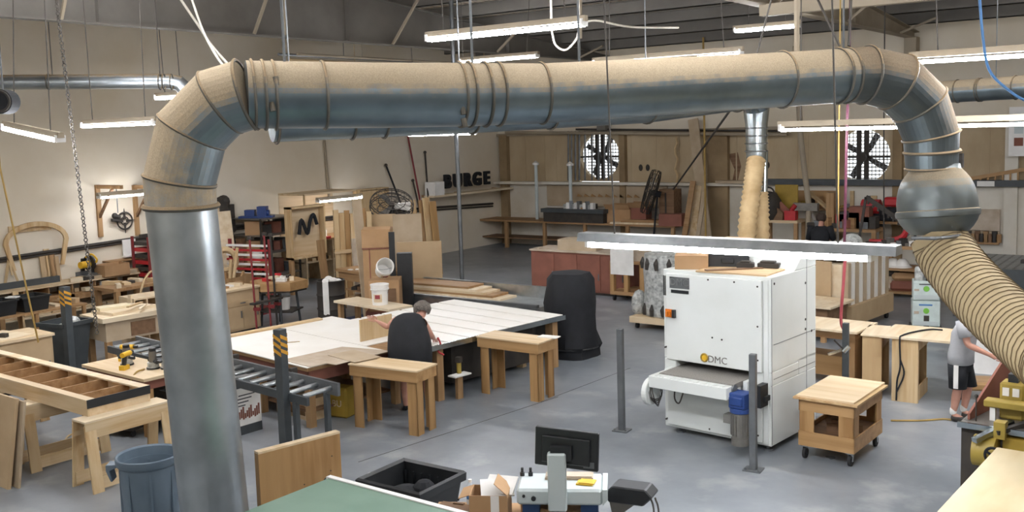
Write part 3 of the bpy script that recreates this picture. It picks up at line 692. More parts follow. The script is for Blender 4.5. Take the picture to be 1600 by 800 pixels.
M().box(.2, .235, .10, 3.08, .77, .845).obj('front_rail', 'ductclean', t)
for x in (-2.2, .08):
    for y in (.4, 2.9): M().box(x-.08, x+.08, y-.06, y+.06, 0, .76).obj('leg', 'midwoodz', t)
sh = M().box(.2, .36, .5, .82, .34, .36).obj('side_shelf', 'paper', t); M().box(.24, .3, .6, .7, 0, .34).obj('shelf_post', 'midwoodz', t)
M().box(-1.8, -.15, .9, 2.7, .1, .7).obj('cabinet', 'dark', t)
b = T('air_filter', 'brass and dark air fitting on the leg of the slatted table', 'fitting', (-9.02, 11.0, .361), .2)
M().cyl((0, 0, 0), (0, 0, .16), .035).obj('bowl', 'mustard', b); M().box(-.04, .04, -.04, .04, .16, .24).obj('head', 'dark', b)
# ---- roller conveyor
t = T('roller_conveyor', 'long grey roller conveyor passing behind the big duct on the left', 'conveyor', (-8.72, 7.82, 0), -.0)
L = 4.95
ang = math.atan2(.57, -L)
m = M(); m.bar((0, 0, .75), (-L, .57-.03, .75), .04, .1); m.obj('near_rail', 'greypost', t)
m = M(); m.bar((0, .5, .78), (-L, 1.02, .78), .04, .16); m.obj('far_rail', 'steel', t)
for k in range(18):
    f = (k+.5)/18; x = -L*f; y = .54*f
    M().cyl((x, y+.02, .785), (x, y+.49-.02*f, .785), .03, 10).obj('roller', 'roller', t, smooth=True)
for f in (.05, .5, .93):
    for yy in (0, .5): M().box(-L*f-.03, -L*f+.03, .54*f+yy-.03, .54*f+yy+.03, 0, .71).obj('leg', 'greypost', t)
for f in (.2, .47, .62):
    x = -L*f; M().box(x-.03, x+.03, .54*f+.5, .54*f+.6, .78, .9).obj('clamp', 'dark', t)
# ---- grey rubbish bin
t = T('rubbish_bin', 'large round slate blue plastic rubbish bin at the lower left', 'bin', at(232, 708, .8).xy.to_3d(), .7)
m = M(); m.lathe([(0, .02), (.235, .02), (.245, 0), (.25, .05), (.285, .70), (.275, .70), (.24, .06), (0, .05)], 40); m.obj('tub', 'bin', t, smooth=True)
m = M(); m.lathe([(.283, .70), (.30, .71), (.312, .73), (.315, .79), (.305, .80), (.288, .785), (.28, .70)], 40); m.obj('rim', 'bin', t, smooth=True)
for a in (0, PI):
    m = M().tf((0, 0, 0), a); m.prism([(.29, .72), (.40, .72), (.40, .66), (.36, .55), (.34, .55), (.36, .66), (.29, .69)], -.07, .07, 'y'); m.obj('handle', 'bin', t, bevel=.006)
m = M()
for k in range(8):
    m.tf((0, 0, 0), k*PI/4+.3); m.box(.262, .284, -.01, .01, .1, .66)
m.obj('rib', 'bin', t)
S('bin_rubbish', 'mdf2', M().ball((0, 0, 0), .2, 12, 1, 1, .4).ball((.06, .05, .05), .1, 8).box(-.1, .0, -.1, .05, .05, .1), 'crumpled scraps inside the slate blue bin', 'rubbish', at(232, 708, .8).xy.to_3d()+V((0, 0, .25)))
# ---- torsion box beam on trestles
t = T('ladder_beam', 'long open plywood beam with cross ribs resting on trestles at the left edge', 'beam', (-10.32, 6.0, .80), -.035)
m = M(); m.box(-4.4, 0, 0, .02, 0, .17); m.obj('near_side', 'pine', t)
M().box(-4.4, 0, .76, .78, 0, .17).obj('far_side', 'plylight', t)
m = M(); m.box(-4.4, -.0, -.005, .10, .17, .188); m.obj('near_flange', 'plylight', t); M().box(-4.4, -.0, .66, .785, .17, .188).obj('far_flange', 'pale', t)
for k in range(9): M().box(-.42-.48*k, -.40-.48*k, .02, .76, 0, .165).obj('rib', 'midwood', t)
M().box(-.02, 0, .02, .76, 0, .165).obj('end_board', 'plylight', t)
M().box(.0, .008, -.005, .785, .09, .19).obj('end_band', 'black', t)
M().box(-4.4, -.02, .02, .76, .0, .012).obj('bottom_skin', 'midwood', t)
def trestle(loc, rz, label, h=.8, w=1.0, spread=.1):
    t = T('trestle', label, 'trestle', loc, rz)
    M().box(-.14, .14, -w/2, w/2, h-.02, h).obj('top', 'pale', t); m = M()
    for s in (-1, 1): m.box(s*.13-.01, s*.13+.01, -w/2, w/2, h-.20, h-.02)
    m.obj('apron', 'piney', t)
    for s in (-1, 1):
        for q in (-1, 1):
            M().bar((s*.12, q*(w/2-.06), h-.05), (s*(.12+spread), q*(w/2-.06), 0), .13, .024, (1, 0, 0)).obj('leg', 'pinez', t)
        M().bar((s*(.105+spread*.85), -w/2+.02, .1), (s*(.105+spread*.85), w/2-.02, .1), .024, .14).obj('rail', 'piney', t)
    return t
trestle((-10.25, 6.38, 0), -.035, 'pine trestle carrying the right end of the ladder beam beside the bin', w=1.06)
trestle((-11.55, 6.35, 0), -.035, 'pine trestle under the ladder beam behind the leaning panel')
trestle((-13.6, 6.7, 0), -.035, 'pine trestle under the far left end of the ladder beam')
m = M(); m.tf((-11.05, 5.42, 0), PI-.035, -.0); m.T = m.T @ Matrix.Rotation(.17, 4, 'X'); m.box(0, 1.3, -.02, .02, 0, 1.02)
S('fibreboard_sheet', 'mdf', m, 'brown fibreboard panel leaning on the ladder beam at the lower left edge', 'panel')
m = M(); m.tf((-10.98, 5.50, 0), PI-.035, -.0); m.T = m.T @ Matrix.Rotation(.145, 4, 'X'); m.box(0, 1.25, -.014, .014, 0, .98)
S('fibreboard_sheet', 'mdf2', m, 'greyer panel sandwiched behind the brown fibreboard panel', 'panel')
# ---- plywood panel, green table
t = T('plywood_case', 'upright amber plywood case beside the foot of the left duct', 'case', (-7.08, 5.72, 0), -.22)
M().box(-.02, .0, 0, .86, 0, 1.0).obj('front_panel', 'amberz', t); M().box(-.075, .002, 0, .862, 1.0, 1.02).obj('top_edge', 'plylight', t); m = M(); m.box(-.075, -.02, .84, .86, 0, 1.0); m.box(-.075, -.02, 0, .02, 0, 1.0); m.box(-.075, -.06, .02, .84, 0, 1.0); m.obj('frame', 'midwoodz', t)
m = M()
for (y, z) in ((.45, .6), (.5, .56), (.72, .62), (.74, .66), (.76, .8), (.7, .55), (.35, .5), (.6, .42)): m.cyl((-.002, y, z), (.003, y, z), .007, 6)
m.obj('screw', 'dark', t)
t = T('green_table', 'green-topped machine table with a white edge strip at the bottom centre', 'table', (-6.27, 5.86, 0), -.02)
M().box(0, 2.3, -1.6, -.05, .84, .9).obj('top', 'green', t); M().box(-.03, 2.33, -.05, .0, .82, .91).obj('edge_strip', 'whitep', t)
m = M()
for x in (.06, 2.2):
    for y in (-1.5, -.1): m.box(x-.04, x+.04, y-.04, y+.04, 0, .84)
m.obj('leg_frame', 'greypost', t); M().cyl((-.03, -.02, .86), (-.07, -.02, .86), .025, 10).obj('end_knob', 'black', t)
# ---- black tote
t = T('plastic_tote', 'open rectangular black plastic tote behind the green table', 'tote', (-6.72, 7.36, 0), .02)
m = M(); w, d, h = .80, .70, .38
def frus(m, w0, d0, z0, w1, d1, z1):
    A = [m.v((sx*w0/2, sy*d0/2, z0)) for sx, sy in ((-1, -1), (1, -1), (1, 1), (-1, 1))]; B = [m.v((sx*w1/2, sy*d1/2, z1)) for sx, sy in ((-1, -1), (1, -1), (1, 1), (-1, 1))]
    for i in range(4): m.f([A[i], A[(i+1) % 4], B[(i+1) % 4], B[i]])
    return A, B
A, _ = frus(m, w*.85, d*.85, 0, w*.97, d*.97, h-.08); m.f(A); A, _ = frus(m, w*.83, d*.83, .012, w*.94, d*.94, h-.02); m.f(A); m.obj('tub', 'black', t)
m = M(); A, B = frus(m, w*1.06, d*1.06, h-.1, w*1.07, d*1.07, h-.02); _, C = frus(m, w*1.07, d*1.07, h-.02, w*1.02, d*1.02, h); frus(m, w*1.02, d*1.02, h, w*.92, d*.92, h-.02); m.obj('rim', 'black', t)
m = M()
for s in (-1, 1): m.box(-.1, .1, s*d*.535-.01, s*d*.535+.01, h-.12, h-.03)
m.obj('grip', 'black', t)
m = M()
for s in (-1, 1):
    for k in range(7): m.box(-.33+.11*k-.006, -.33+.11*k+.006, s*.29-.012, s*.29+.012, .03, h-.1)
m.obj('rib', 'black', t)
S('waste_film', 'blackc', M().ball((-.05, 0, .1), .2, 12, 1.3, 1, .6).ball((.1, .08, .16), .13, 10), 'crumpled dark waste inside the black tote', 'rubbish', (-6.72, 7.36, .03))
S('label_holder', 'whitep', M().box(-.05, .05, -.03, .03, 0, .05).cyl((0, -.04, .03), (0, -.03, .03), .02), 'small white block beside the black tote at the green table edge', 'block', at(577, 752, 0)+V((-.05, .1, 0)), .2)
S('floor_tool', 'dark', M().box(-.1, .1, -.012, .012, 0, .02).box(-.03, .1, -.02, .02, 0, .024), 'small dark tool lying on the floor between tote and cardboard box', 'tool', at(703, 781, 0), .5)
# ---- control console
cb = at(884, 745, .95)
t = T('control_console', 'light grey operator console seen from behind with a black monitor', 'console', (cb.x, cb.y-.1, 0), .52)
M().box(-.34, .36, -.2, .2, .81, .945).obj('desk', 'greygreen', t, bevel=.02)
M().prism([(.36, .945), (.40, .945), (.40, .86), (.36, .81)], -.2, .2, 'y').obj('desk_end', 'greygreen', t)
M().box(-.075, .075, -.29, -.2, .79, 1.27).obj('column', 'greygreen', t, bevel=.012)
m = M(); m.box(-.30, -.16, -.14, .1, 0, .81); m.box(.18, .32, -.14, .1, 0, .81); m.obj('leg', 'darkblue', t)
M().box(-.5, .4, -.05, .05, .0, .05).obj('foot', 'darkblue', t)
mo = M().tf((.08, -.17, 1.28), -.22); mo.T = mo.T @ Matrix.Rotation(.05, 4, 'Y'); mo.box(-.265, .265, -.02, .02, -.16, .16); mo.box(-.2, .2, -.045, -.02, -.12, .1)
mono = mo.obj('monitor', 'black', t, bevel=.006)
q = M().tf((.08, -.17, 1.28), -.22); q.box(.14, .23, -.024, -.0205, -.145, -.095); q.obj('rating_label', 'steel', mono)
M().box(-.05, .12, -.26, -.2, 1.2, 1.32).obj('monitor_bracket', 'black', t)
m = M(); m.cyl((-.2, -.215, .87), (-.2, -.2, .87), .02); m.cyl((-.28, -.215, .89), (-.28, -.2, .89), .012); m.obj('button', 'black', t)
def con(x, y, z): return Matrix.Rotation(.52, 3, 'Z') @ V((x, y, 0)) + V((cb.x, cb.y-.1, z))
S('sticky_note', 'yellow', M().box(-.07, .07, -.05, .05, 0, .012).box(-.05, .08, -.04, .06, .012, .02), 'yellow sticky notes on the grey console desk', 'notes', con(.22, -.06, .946), .3)['label'] = 'yellow sticky note pad on the grey console desk'
S('keyboard', 'hardboard', M().box(-.2, .2, -.07, .07, 0, .02).box(-.19, .19, -.06, .06, .02, .028), 'brown keyboard on the grey console desk behind the column', 'keyboard', con(.08, .09, .946), .52)
b = T('label_printer', 'small black handheld printer hanging at the right end of the grey console', 'printer', con(.60, -.05, .80), .2)
M().prism([(-.18, .0), (.12, .0), (.2, .08), (.14, .14), (-.14, .14), (-.18, .1)], -.1, .1, 'y').obj('body', 'black', b, bevel=.01); M().prism([(-.18, .0), (.05, .0), (-.05, -.08), (-.15, -.14)], -.06, .06, 'y').obj('bracket', 'cast', b)
for x in (.16, .2): M().tube(spline([(x, -.02, .06), (x+.03, -.02, -.1), (x+.02, 0, -.8)], 5), .008, 5).obj('cord', 'wire', b)
S('paper_stack', 'paper', M().tf((0, 0, 0), .2, .45).box(-.14, .14, -.1, .1, 0, .012).tf((.03, .02, .02), -.2, .5).box(-.13, .13, -.1, .1, 0, .01), 'white papers propped against the left end of the grey console', 'papers', con(-.53, .05, .86), .5)
for i, x in enumerate((-.62, -.55)):
    S('rubber_stamp', 'black', M().cyl((0, 0, 0), (0, 0, .03), .02).cyl((0, 0, .03), (0, 0, .07), .012), ('left', 'right')[i]+' of two small black knobs beside the papers on the console', 'knob', con(x+.3, .12, .946))
pk_ = at(757, 806, .64)
t = T('packing_table', 'low brown packing bench under the open cardboard box', 'bench', (pk_.x, pk_.y, 0), .5)
M().box(-.45, .32, -.3, .3, .60, .64).obj('top', 'card', t); m = M()
for x in (-.4, .27):
    for y in (-.25, .23): m.box(x-.03, x+.03, y-.03, y+.03, 0, .6)
m.obj('leg_frame', 'midwoodz', t)
def pkt(x, y, z): return Matrix.Rotation(.5, 3, 'Z') @ V((x, y, 0)) + V((pk_.x, pk_.y, z))
b = T('cardboard_box', 'open cardboard box with a raised flap at the bottom centre', 'box', pkt(.06, -.02, .641), .5)
m = M(); m.box(-.16, .16, -.13, -.125, 0, .23); m.box(-.16, .16, .125, .13, 0, .23); m.box(-.16, -.155, -.125, .125, 0, .23); m.box(.155, .16, -.125, .125, 0, .23); m.box(-.16, .16, -.13, .13, 0, .006); m.obj('carton', 'card', b)
m = M(); m.bar((.16, 0, .23), (.05, 0, .33), .25, .005, (1, 0, 1)); m.obj('flap', 'card', b); M().bar((-.16, 0, .23), (-.25, 0, .2), .25, .005).obj('flap', 'card', b)
fl = M().box(.02, .09, -.134, -.131, .02, .23).obj('paper_label', 'paper', b)
b = T('water_bottle', 'small clear water bottle with a blue label beside the open cardboard box', 'bottle', pkt(-.16, .26, .641), 0)
M().lathe([(0, 0), (.033, 0), (.036, .02), (.036, .14), (.02, .18), (.014, .2), (0, .2)], 16).obj('bottle', 'bottle', b, smooth=True); M().lathe([(0, .195), (.016, .195), (.016, .22), (0, .22)], 12).obj('cap', 'whitep', b); m = M(); m.lathe([(.0365, .05), (.0372, .06), (.0372, .11), (.0365, .12)], 16); m.obj('label', 'bluecord', b, smooth=True)
S('clipboard', 'darkwood', M().box(-.16, .16, -.1, .1, 0, .02).box(-.05, .05, .07, .1, .02, .03), 'dark brown board on the packing bench beside the water bottle', 'board', pkt(-.28, .12, .641), .2)
S('flat_carton', 'card', M().box(-.2, .25, -.2, .2, 0, .1).box(-.18, .1, -.18, .18, .1, .11), 'flat brown carton on the floor stand between open box and console', 'carton', pkt(.58, .12, .62), -.1)
S('padded_envelope', 'hardboard', M().prism([(-.16, -.1), (.16, -.08), (.14, .12), (-.14, .1)], 0, .1), 'grey lump of packing by the console papers', 'packing', pkt(.56, .14, .731), .4, bevel=.03)
# ================================================================ LEFT SIDE BENCHES AND LEFT WALL
def gp(px, d): p = dp(px, 400, d); return V((p.x, p.y, 0))
def zz(px, py, d): return dp(px, py, d).z
def hd(px, py, z, dx=0, dy=0): p = at(px, py, z); return V((p.x+dx, p.y+dy, z))
def onw(px, py, off=.03): return onx(px, py, XL+off)          # a point just off the left wall
def lay(name, mat, dims, label, cat, p, rz=0, group=None, bevel=0):
    a, b, c = dims
    return S(name, mat, M().box(-a/2, a/2, -b/2, b/2, 0, c), label, cat, p, rz, group, bevel)
def offcuts(group, label, mats, spots, base=None):
    for i, (p, d, rz) in enumerate(spots):
        lay('wood_offcut', mats[i % len(mats)], d, label, 'offcut', p, rz, group)
# ---- long bench on the left wall
t = T('wall_bench', 'long wooden bench with open cubbies along the cream left wall under the mitre saw', 'bench', (-19.98, 8.2, 0))
L = 4.7
M().box(-.30, .34, 0, L, .92, .95).obj('top', 'plylight', t)
m = M(); m.box(-.30, .30, 0, L, .70, .72)
for k in range(10): m.box(-.30, .30, k*.52-.01 if k else 0, k*.52+.01, .72, .92)
m.obj('cubby', 'midwood', t)
M().box(.27, .31, 0, L, .58, .70).obj('apron', 'midwood', t); M().box(-.3, .26, .1, L-.1, .32, .35).obj('shelf', 'pale', t)
for y in (.06, 1.6, 3.1, L-.06):
    for x in (-.25, .26): M().box(x-.05, x+.05, y-.05, y+.05, 0, .70).obj('leg', 'midwoodz', t)
M().box(-.12, -.04, 0, 3.05, .95, 1.08).obj('fence', 'greypost', t)
wbx = lambda px, py: hd(px, py, .951)
def wall_bench_at(px, dx=0): p = onx(px, 430, -19.9+dx); return V((-19.9+dx, p.y, .951))
t = T('mitre_saw', 'black and yellow mitre saw on the long wall bench', 'saw', wall_bench_at(140), PI/2+.2)
M().box(-.24, .24, -.16, .16, 0, .08).obj('base', 'cast', t, bevel=.01); M().cyl((0, .0, .08), (0, .0, .1), .16, 24).obj('turntable', 'steel', t)
m = M(); m.cyl((.03, .03, .32), (.07, .03, .32), .17, 26); m.obj('blade_guard', 'black', t); m = M(); m.cyl((.075, .03, .30), (.08, .03, .30), .15, 26); m.obj('blade', 'steel', t)
M().cyl((-.2, .03, .30), (.03, .03, .30), .075, 16).obj('motor', 'yellow', t); M().tube(spline([(-.02, .05, .45), (0, -.1, .52), (.02, -.22, .42), (.02, -.2, .34)], 5), .022, 8).obj('handle', 'yellow', t)
M().bar((0, .2, .08), (0, .16, .42), .08, .05).obj('pivot_arm', 'black', t)
M().box(-.28, .28, .08, .1, .08, .16).obj('fence', 'steel', t)
b = T('cardboard_box', 'open brown cardboard box on the wall bench right of the mitre saw', 'box', wall_bench_at(176, .12), PI/2)
m = M(); m.box(-.3, .3, -.2, -.19, 0, .26); m.box(-.3, .3, .19, .2, 0, .26); m.box(-.3, -.29, -.19, .19, 0, .26); m.box(.29, .3, -.19, .19, 0, .26); m.box(-.3, .3, -.2, .2, 0, .01); m.obj('carton', 'card', b); M().bar((0, .2, .26), (0, .33, .2), .6, .008).obj('flap', 'card', b)
offcuts('offcuts on the wall bench', 'small offcut lying on the long bench along the left wall', ['pale', 'pine', 'dark', 'mdf2', 'midwood'],
        [(wall_bench_at(px, random.uniform(-.05, .2)), (random.uniform(.1, .3), random.uniform(.08, .5), random.uniform(.02, .09)), random.uniform(-.3, .3)) for px in (118, 124, 131, 152, 158, 164, 171, 190, 196, 203)])
offcuts('scraps in the wall bench cubbies', 'scrap block lying inside a cubby of the long wall bench', ['midwood', 'dark', 'pale', 'mdf', 'paper'],
        [(V((-19.80+random.uniform(-.1, .12), 8.46+.52*(k//2)+random.uniform(-.12, .12), .721)), (random.uniform(.08, .18), random.uniform(.06, .2), random.uniform(.05, .15)), random.uniform(-.2, .2)) for k in range(0, 18)])
offcuts('boards on the wall bench lower shelf', 'flat board stacked on the lower shelf of the wall bench', ['pale', 'pine', 'plylight'],
        [(V((-19.96, 8.7+.62*(k % 7), .351+.03*(k//7))), (.4, .6, .026), random.uniform(-.08, .08)) for k in range(14)])
# ---- things on the left wall
def archm():
    m = M(); o = []; i_ = []
    for k in range(15):
        a = PI*k/14; o.append((.70*math.cos(a), .50+.42*math.sin(a))); i_.append((.60*math.cos(a), .50+.32*math.sin(a)))
    poly = [(.62, -.1)]+[(x, z) for x, z in o]+[(-.62, -.1), (-.55, -.1)]+[(x, z) for x, z in i_[::-1]]+[(.55, -.1)]
    F_ = [m.v((y, x, z)) for y in (0, .05) for x, z in []]
    A = [m.v((0, x, z)) for x, z in o]; B = [m.v((0, x, z)) for x, z in i_]; A2 = [m.v((.05, x, z)) for x, z in o]; B2 = [m.v((.05, x, z)) for x, z in i_]
    for k in range(14):
        for q in ((A[k], A[k+1], B[k+1], B[k]), (A2[k], B2[k], B2[k+1], A2[k+1]), (A[k], A2[k], A2[k+1], A[k+1]), (B[k], B[k+1], B2[k+1], B2[k])): m.f(list(q))
    for s in (-1, 1): m.prism([(s*.70, .50), (s*.60, .50), (s*.48, -.05), (s*.56, -.05)], 0, .05, 'x')
    return m
p = onw(55, 392)
S('arch_frame', 'pinez', archm(), 'bent wooden arch hanging on the cream left wall above the wall bench', 'frame', (XL+.09, p.y, p.z-.30))
p = onw(47, 357); S('wall_board', 'pine', M().box(0, .04, -.45, .45, -.06, .08), 'short board fixed on the left wall behind the top of the wooden arch', 'board', (XL+.005, p.y, p.z))
for i, (px, w, h, w_) in enumerate(((67, .14, .62, 'leftmost'), (74, .12, .70, 'second'), (80, .16, .60, 'third'), (87, .12, .52, 'rightmost'))):
    S('short_board', ('mdf', 'pinez', 'midwoodz', 'mdf')[i], M().tf((0, 0, 0), 0, 0, -.12).box(0, .03, -w/2, w/2, 0, h), '%s of the short boards leaning on the left wall behind the bench fence' % w_, 'board', (-20.2, onw(px, 420).y, .952))
m = M(); a = onw(14, 403, .08); m.bar(a, onw(8, 445, .2), .05, .03); m.bar(a, onw(30, 445, .2), .05, .03); m.bar(onw(13, 402, .08), onw(19, 430, .2), .03, .03)
S('folding_stand', 'tancord', m, 'pinkish folding stand leaning on the left wall at the picture edge', 'stand')
c = onw(195, 345, .05); t = T('compass_ornament', 'dark round compass ornament on the left wall under the bracket lamp', 'ornament', c)
m = M(); m.ring((0, 0, 0), (1, 0, 0), .19, .02, 24, 6); m.ring((0, 0, 0), (1, 0, 0), .09, .015, 18, 6); m.obj('rim', 'dark', t)
m = M()
for k in range(4):
    m.tf((0, 0, 0), 0, k*PI/2); m.prism([(-.035, .04), (0, .28), (.035, .04)], -.01, .01, 'x')
m.obj('point', 'dark', t)
for i, px in enumerate((151, 209)):
    t = T('lamp_bracket', 'wooden wall bracket holding the %s end of the lamp over the mitre saw' % ('left', 'right')[i], 'bracket', onw(px, 296, 0))
    M().box(.0, .06, -.05, .05, -1.05, .10).obj('upright', 'midwoodz', t); M().box(0, .95, -.04, .04, .02, .10).obj('arm', 'midwood', t); M().bar((.04, 0, -.62), (.6, 0, .02), .05, .05).obj('brace', 'darkwood', t)
    M().cyl((.75, 0, -.5), (.75, 0, .02), .01, 6).obj('hook', 'steel', t)
p = onw(198, 386); S('white_plaque', 'whitep', M().box(0, .03, -.16, .16, -.18, .18).box(.03, .16, -.2, .2, -.2, -.17), 'white slatted plaque on the left wall under the compass ornament', 'plaque', (XL+.11, p.y, p.z))
p = onw(205, 404); t = T('wall_shelf', 'small brown wall shelf right of the white plaque', 'shelf', (XL, p.y, p.z)); M().box(0, .3, -.7, .7, 0, .03).obj('board', 'midwood', t); m = M()
for y in (-.5, .5): m.prism([(.0, 0), (.25, 0), (0, -.2)], y-.015, y+.015, 'y')
m.obj('bracket', 'dark', t)
p = onw(192, 336); S('wall_figure', 'dark', M().box(0, .08, -.1, .1, 0, .06).ball((.06, -.03, .12), .07, 8).ball((.06, .06, .09), .05, 8), 'small dark figure on the conduit below the compass ornament', 'ornament', (XL+.08, onw(192, 370).y-.2, onw(192, 330).z-.2))
# ---- tall red tool rack near the left duct
t = T('clamp_rack', 'rack of red tool trays standing just left of the big duct drop', 'rack', (-19.55, 13.3, 0), 0)
m = M(); [m.box(x-.025, x+.025, y-.025, y+.025, 0, 1.75) for x in (-.3, .3) for y in (-.4, .4)]; m.obj('frame', 'redwood', t)
for k in range(6): M().box(-.3, .33, -.38, .38, .85+.14*k, .93+.14*k).obj('tray', ('red', 'dark')[k % 2], t)
offcuts('bits on the red tool rack', 'small dark tool bit lying on top of the red rack left of the duct', ['dark', 'greypost'], [(V((-19.6+.15*k, 13.05+.2*k, 1.711)), (.12, .2, .08), .3*k) for k in range(3)])
t = T('tool_bench', 'brown workbench under the red tool rack and clamps', 'bench', (-18.7, 12.3, 0)); M().box(-.4, .4, -.9, .9, .82, .88).obj('top', 'midwood', t)
for x in (-.34, .34):
    for y in (-.8, .8): M().box(x-.05, x+.05, y-.05, y+.05, 0, .82).obj('leg', 'midwoodz', t)
M().box(-.36, .36, -.8, .8, .25, .29).obj('shelf', 'darkwood', t)
offcuts('clutter on the tool bench', 'loose wooden piece on the brown workbench left of the duct', ['pale', 'tancord', 'pine', 'dark'], [(V((-18.7+random.uniform(-.25, .25), 11.6+.17*k, .881)), (random.uniform(.1, .4), random.uniform(.06, .16), random.uniform(.03, .12)), random.uniform(-.6, .6)) for k in range(9)])
# ---- middle row, left to right
def chest(name, label, cat, loc, rz, w, d, h, topm, bodym, doors=0, drawers=0, over=.03):
    t = T(name, label, cat, loc, rz)
    M().box(-w/2, w/2, -d/2, d/2, .06, h-.04).obj('body', bodym, t); M().box(-w/2-over, w/2+over, -d/2-over, d/2+over, h-.04, h).obj('top', topm, t)
    M().box(-w/2+.03, w/2-.03, -d/2+.04, d/2-.04, 0, .06).obj('plinth', 'dark', t)
    for k in range(doors):
        a = -w/2+.03+(w-.06)*k/doors; q = M().box(a+.01, a+(w-.06)/doors-.01, -d/2-.016, -d/2, .1, h-.08 if not drawers else h*.6).obj('door', bodym, t)
        M().box(a+(w-.06)/doors-.06, a+(w-.06)/doors-.04, -d/2-.035, -d/2-.016, h*.35, h*.5).obj('handle', 'steel', q)
    for k in range(drawers):
        q = M().box(-w/2+.04, w/2-.04, -d/2-.016, -d/2, h*.62+k*.12, h*.62+k*.12+.1).obj('drawer', bodym, t)
        M().box(-.06, .06, -d/2-.03, -d/2-.016, h*.62+k*.12+.04, h*.62+k*.12+.06).obj('handle', 'steel', q)
    return t
p = at(25, 525, .9)
chest('base_cabinet', 'tan plywood base cabinet with a pale top at the left edge behind the ladder beam', 'cabinet', (p.x-.35, p.y-.3, 0), PI/2-.05, 1.7, .8, .86, 'plylight', 'mdf', 2)
S('loose_panel', 'pale', M().box(-.4, .4, -.6, .6, 0, .02), 'pale loose panel lying on the tan base cabinet at the left edge', 'panel', (p.x-.35, p.y-.35, .861), .1)
S('loose_panel', 'sheet', M().box(-.25, .25, -.5, .3, 0, .012), 'white strip panel on top of the pale panel at the left edge', 'panel', (p.x-.4, p.y-.5, .882), .25)
lay('tape_block', 'dark', (.12, .08, .06), 'small dark block on the pale panel at the left edge', 'block', (p.x-.18, p.y-.1, .882), .4)
p = at(86, 596, 0)
t = T('waste_bin', 'tall dark grey waste bin behind the striped post at the far left', 'bin', (-15.98, 9.0, 0), .2)
m = M(); A, B = frus(m, .42, .42, 0, .58, .58, .86); m.f(A); frus(m, .56, .56, .8, .40, .40, .03); m.obj('tub', 'greypost', t); m = M(); frus(m, .62, .62, .80, .64, .64, .87); frus(m, .64, .64, .87, .56, .56, .87); m.obj('rim', 'greypost', t)
S('waste_bag', 'bag', M().ball((0, 0, .1), .18, 12, 1, 1, .6).ball((.1, .1, .2), .12, 8), 'crumpled clear bag inside the tall dark grey bin at the far left', 'bag', (-15.98, 9.0, .62))
t = T('workbench', 'carved dark workbench with a pale slab top right of the far left striped post', 'bench', (-15.75, 10.0, 0), -.1)
M().box(-.42, .42, -.62, .62, .80, .88).obj('top', 'pale', t); M().box(-.36, .36, -.55, .55, .46, .8).obj('body', 'mdf2', t)
m = M(); [M().box(x-.05, x+.05, y-.05, y+.05, 0, .46).obj('leg', 'midwoodz', t) for x in (-.32, .32) for y in (-.5, .5)]; M().box(.30, .36, -.5, .5, .06, .26).obj('lower_board', 'amber', t)
M().box(.36, .375, -.1, .35, .5, .74).obj('door', 'darkwood', t)
S('slab', 'pale', M().prism([(-.3, -.4), (.3, -.45), (.32, .5), (-.28, .45)], 0, .05), 'thick pale slab lying on the carved dark workbench', 'slab', (-15.85, 10.0, .881), .15)
lay('slab', 'paley', (.3, .55, .05), 'smaller pale slab stacked on the thick slab of the carved bench', 'slab', (-15.95, 9.9, .932), -.25)
offcuts('strips on the carved bench', 'thin strip lying across the slabs on the carved workbench', ['tancord', 'pale'], [(V((-15.6+.08*k, 10.1+.1*k, .983 if k == 0 else .932)), (.05, .5, .025), .5+.3*k) for k in range(2)])
S('brown_chair_back', 'pinez', M().bar((0, 0, 0), (-.25, 0, .95), .12, .03), 'pale plank leaning upright at the far left behind the tan cabinet', 'plank', at(35, 520, .2)+V((-.3, .2, -.2)))
offcuts('planks leaning at the far left', 'narrow plank leaning behind the tan base cabinet at the far left', ['pinez', 'midwoodz'], [(V((-17.4, 8.25+.22*k, 0)), (.09, .03, 1.05+.1*k), .4) for k in range(2)])
t = T('crate_shelf', 'low brown shelf unit with black crates between wall bench and tan cabinet', 'shelf', (-18.3, 9.6, 0), 0)
M().box(-.35, .35, -1.0, 1.0, .72, .76).obj('top', 'midwood', t); M().box(-.35, .35, -1.0, 1.0, .2, .23).obj('shelf', 'midwood', t)
m = M(); [m.box(x-.03, x+.03, y-.03, y+.03, 0, .72) for x in (-.3, .3) for y in (-.95, 0, .95)]; m.obj('frame', 'midwoodz', t)
for i, y in enumerate((9.0, 9.62)):
    b = T('storage_crate', ('left', 'right')[i]+' of two black storage crates on top of the brown shelf at the far left', 'crate', (-18.25, y, .762), .05)
    m = M(); A, B = frus(m, .44, .46, 0, .5, .54, .28); m.f(A); A, _ = frus(m, .42, .44, .02, .46, .5, .27); m.f(A); m.obj('tub', 'black', b); m = M(); frus(m, .54, .58, .25, .54, .58, .28); frus(m, .54, .58, .28, .46, .5, .28); m.obj('rim', 'black', b)
lay('paper_scrap', 'paper', (.2, .16, .02), 'crumpled white paper on the rim of the black storage crates', 'paper', (-18.25, 9.31, 1.043), .6)
offcuts('wood on the brown shelf', 'rough wood piece on the brown shelf unit at the far left', ['pale', 'midwood', 'mdf'], [(V((-18.3, 10.1+.16*k, .761)), (.4, .13, .04+.03*k), .2*k) for k in range(3)])
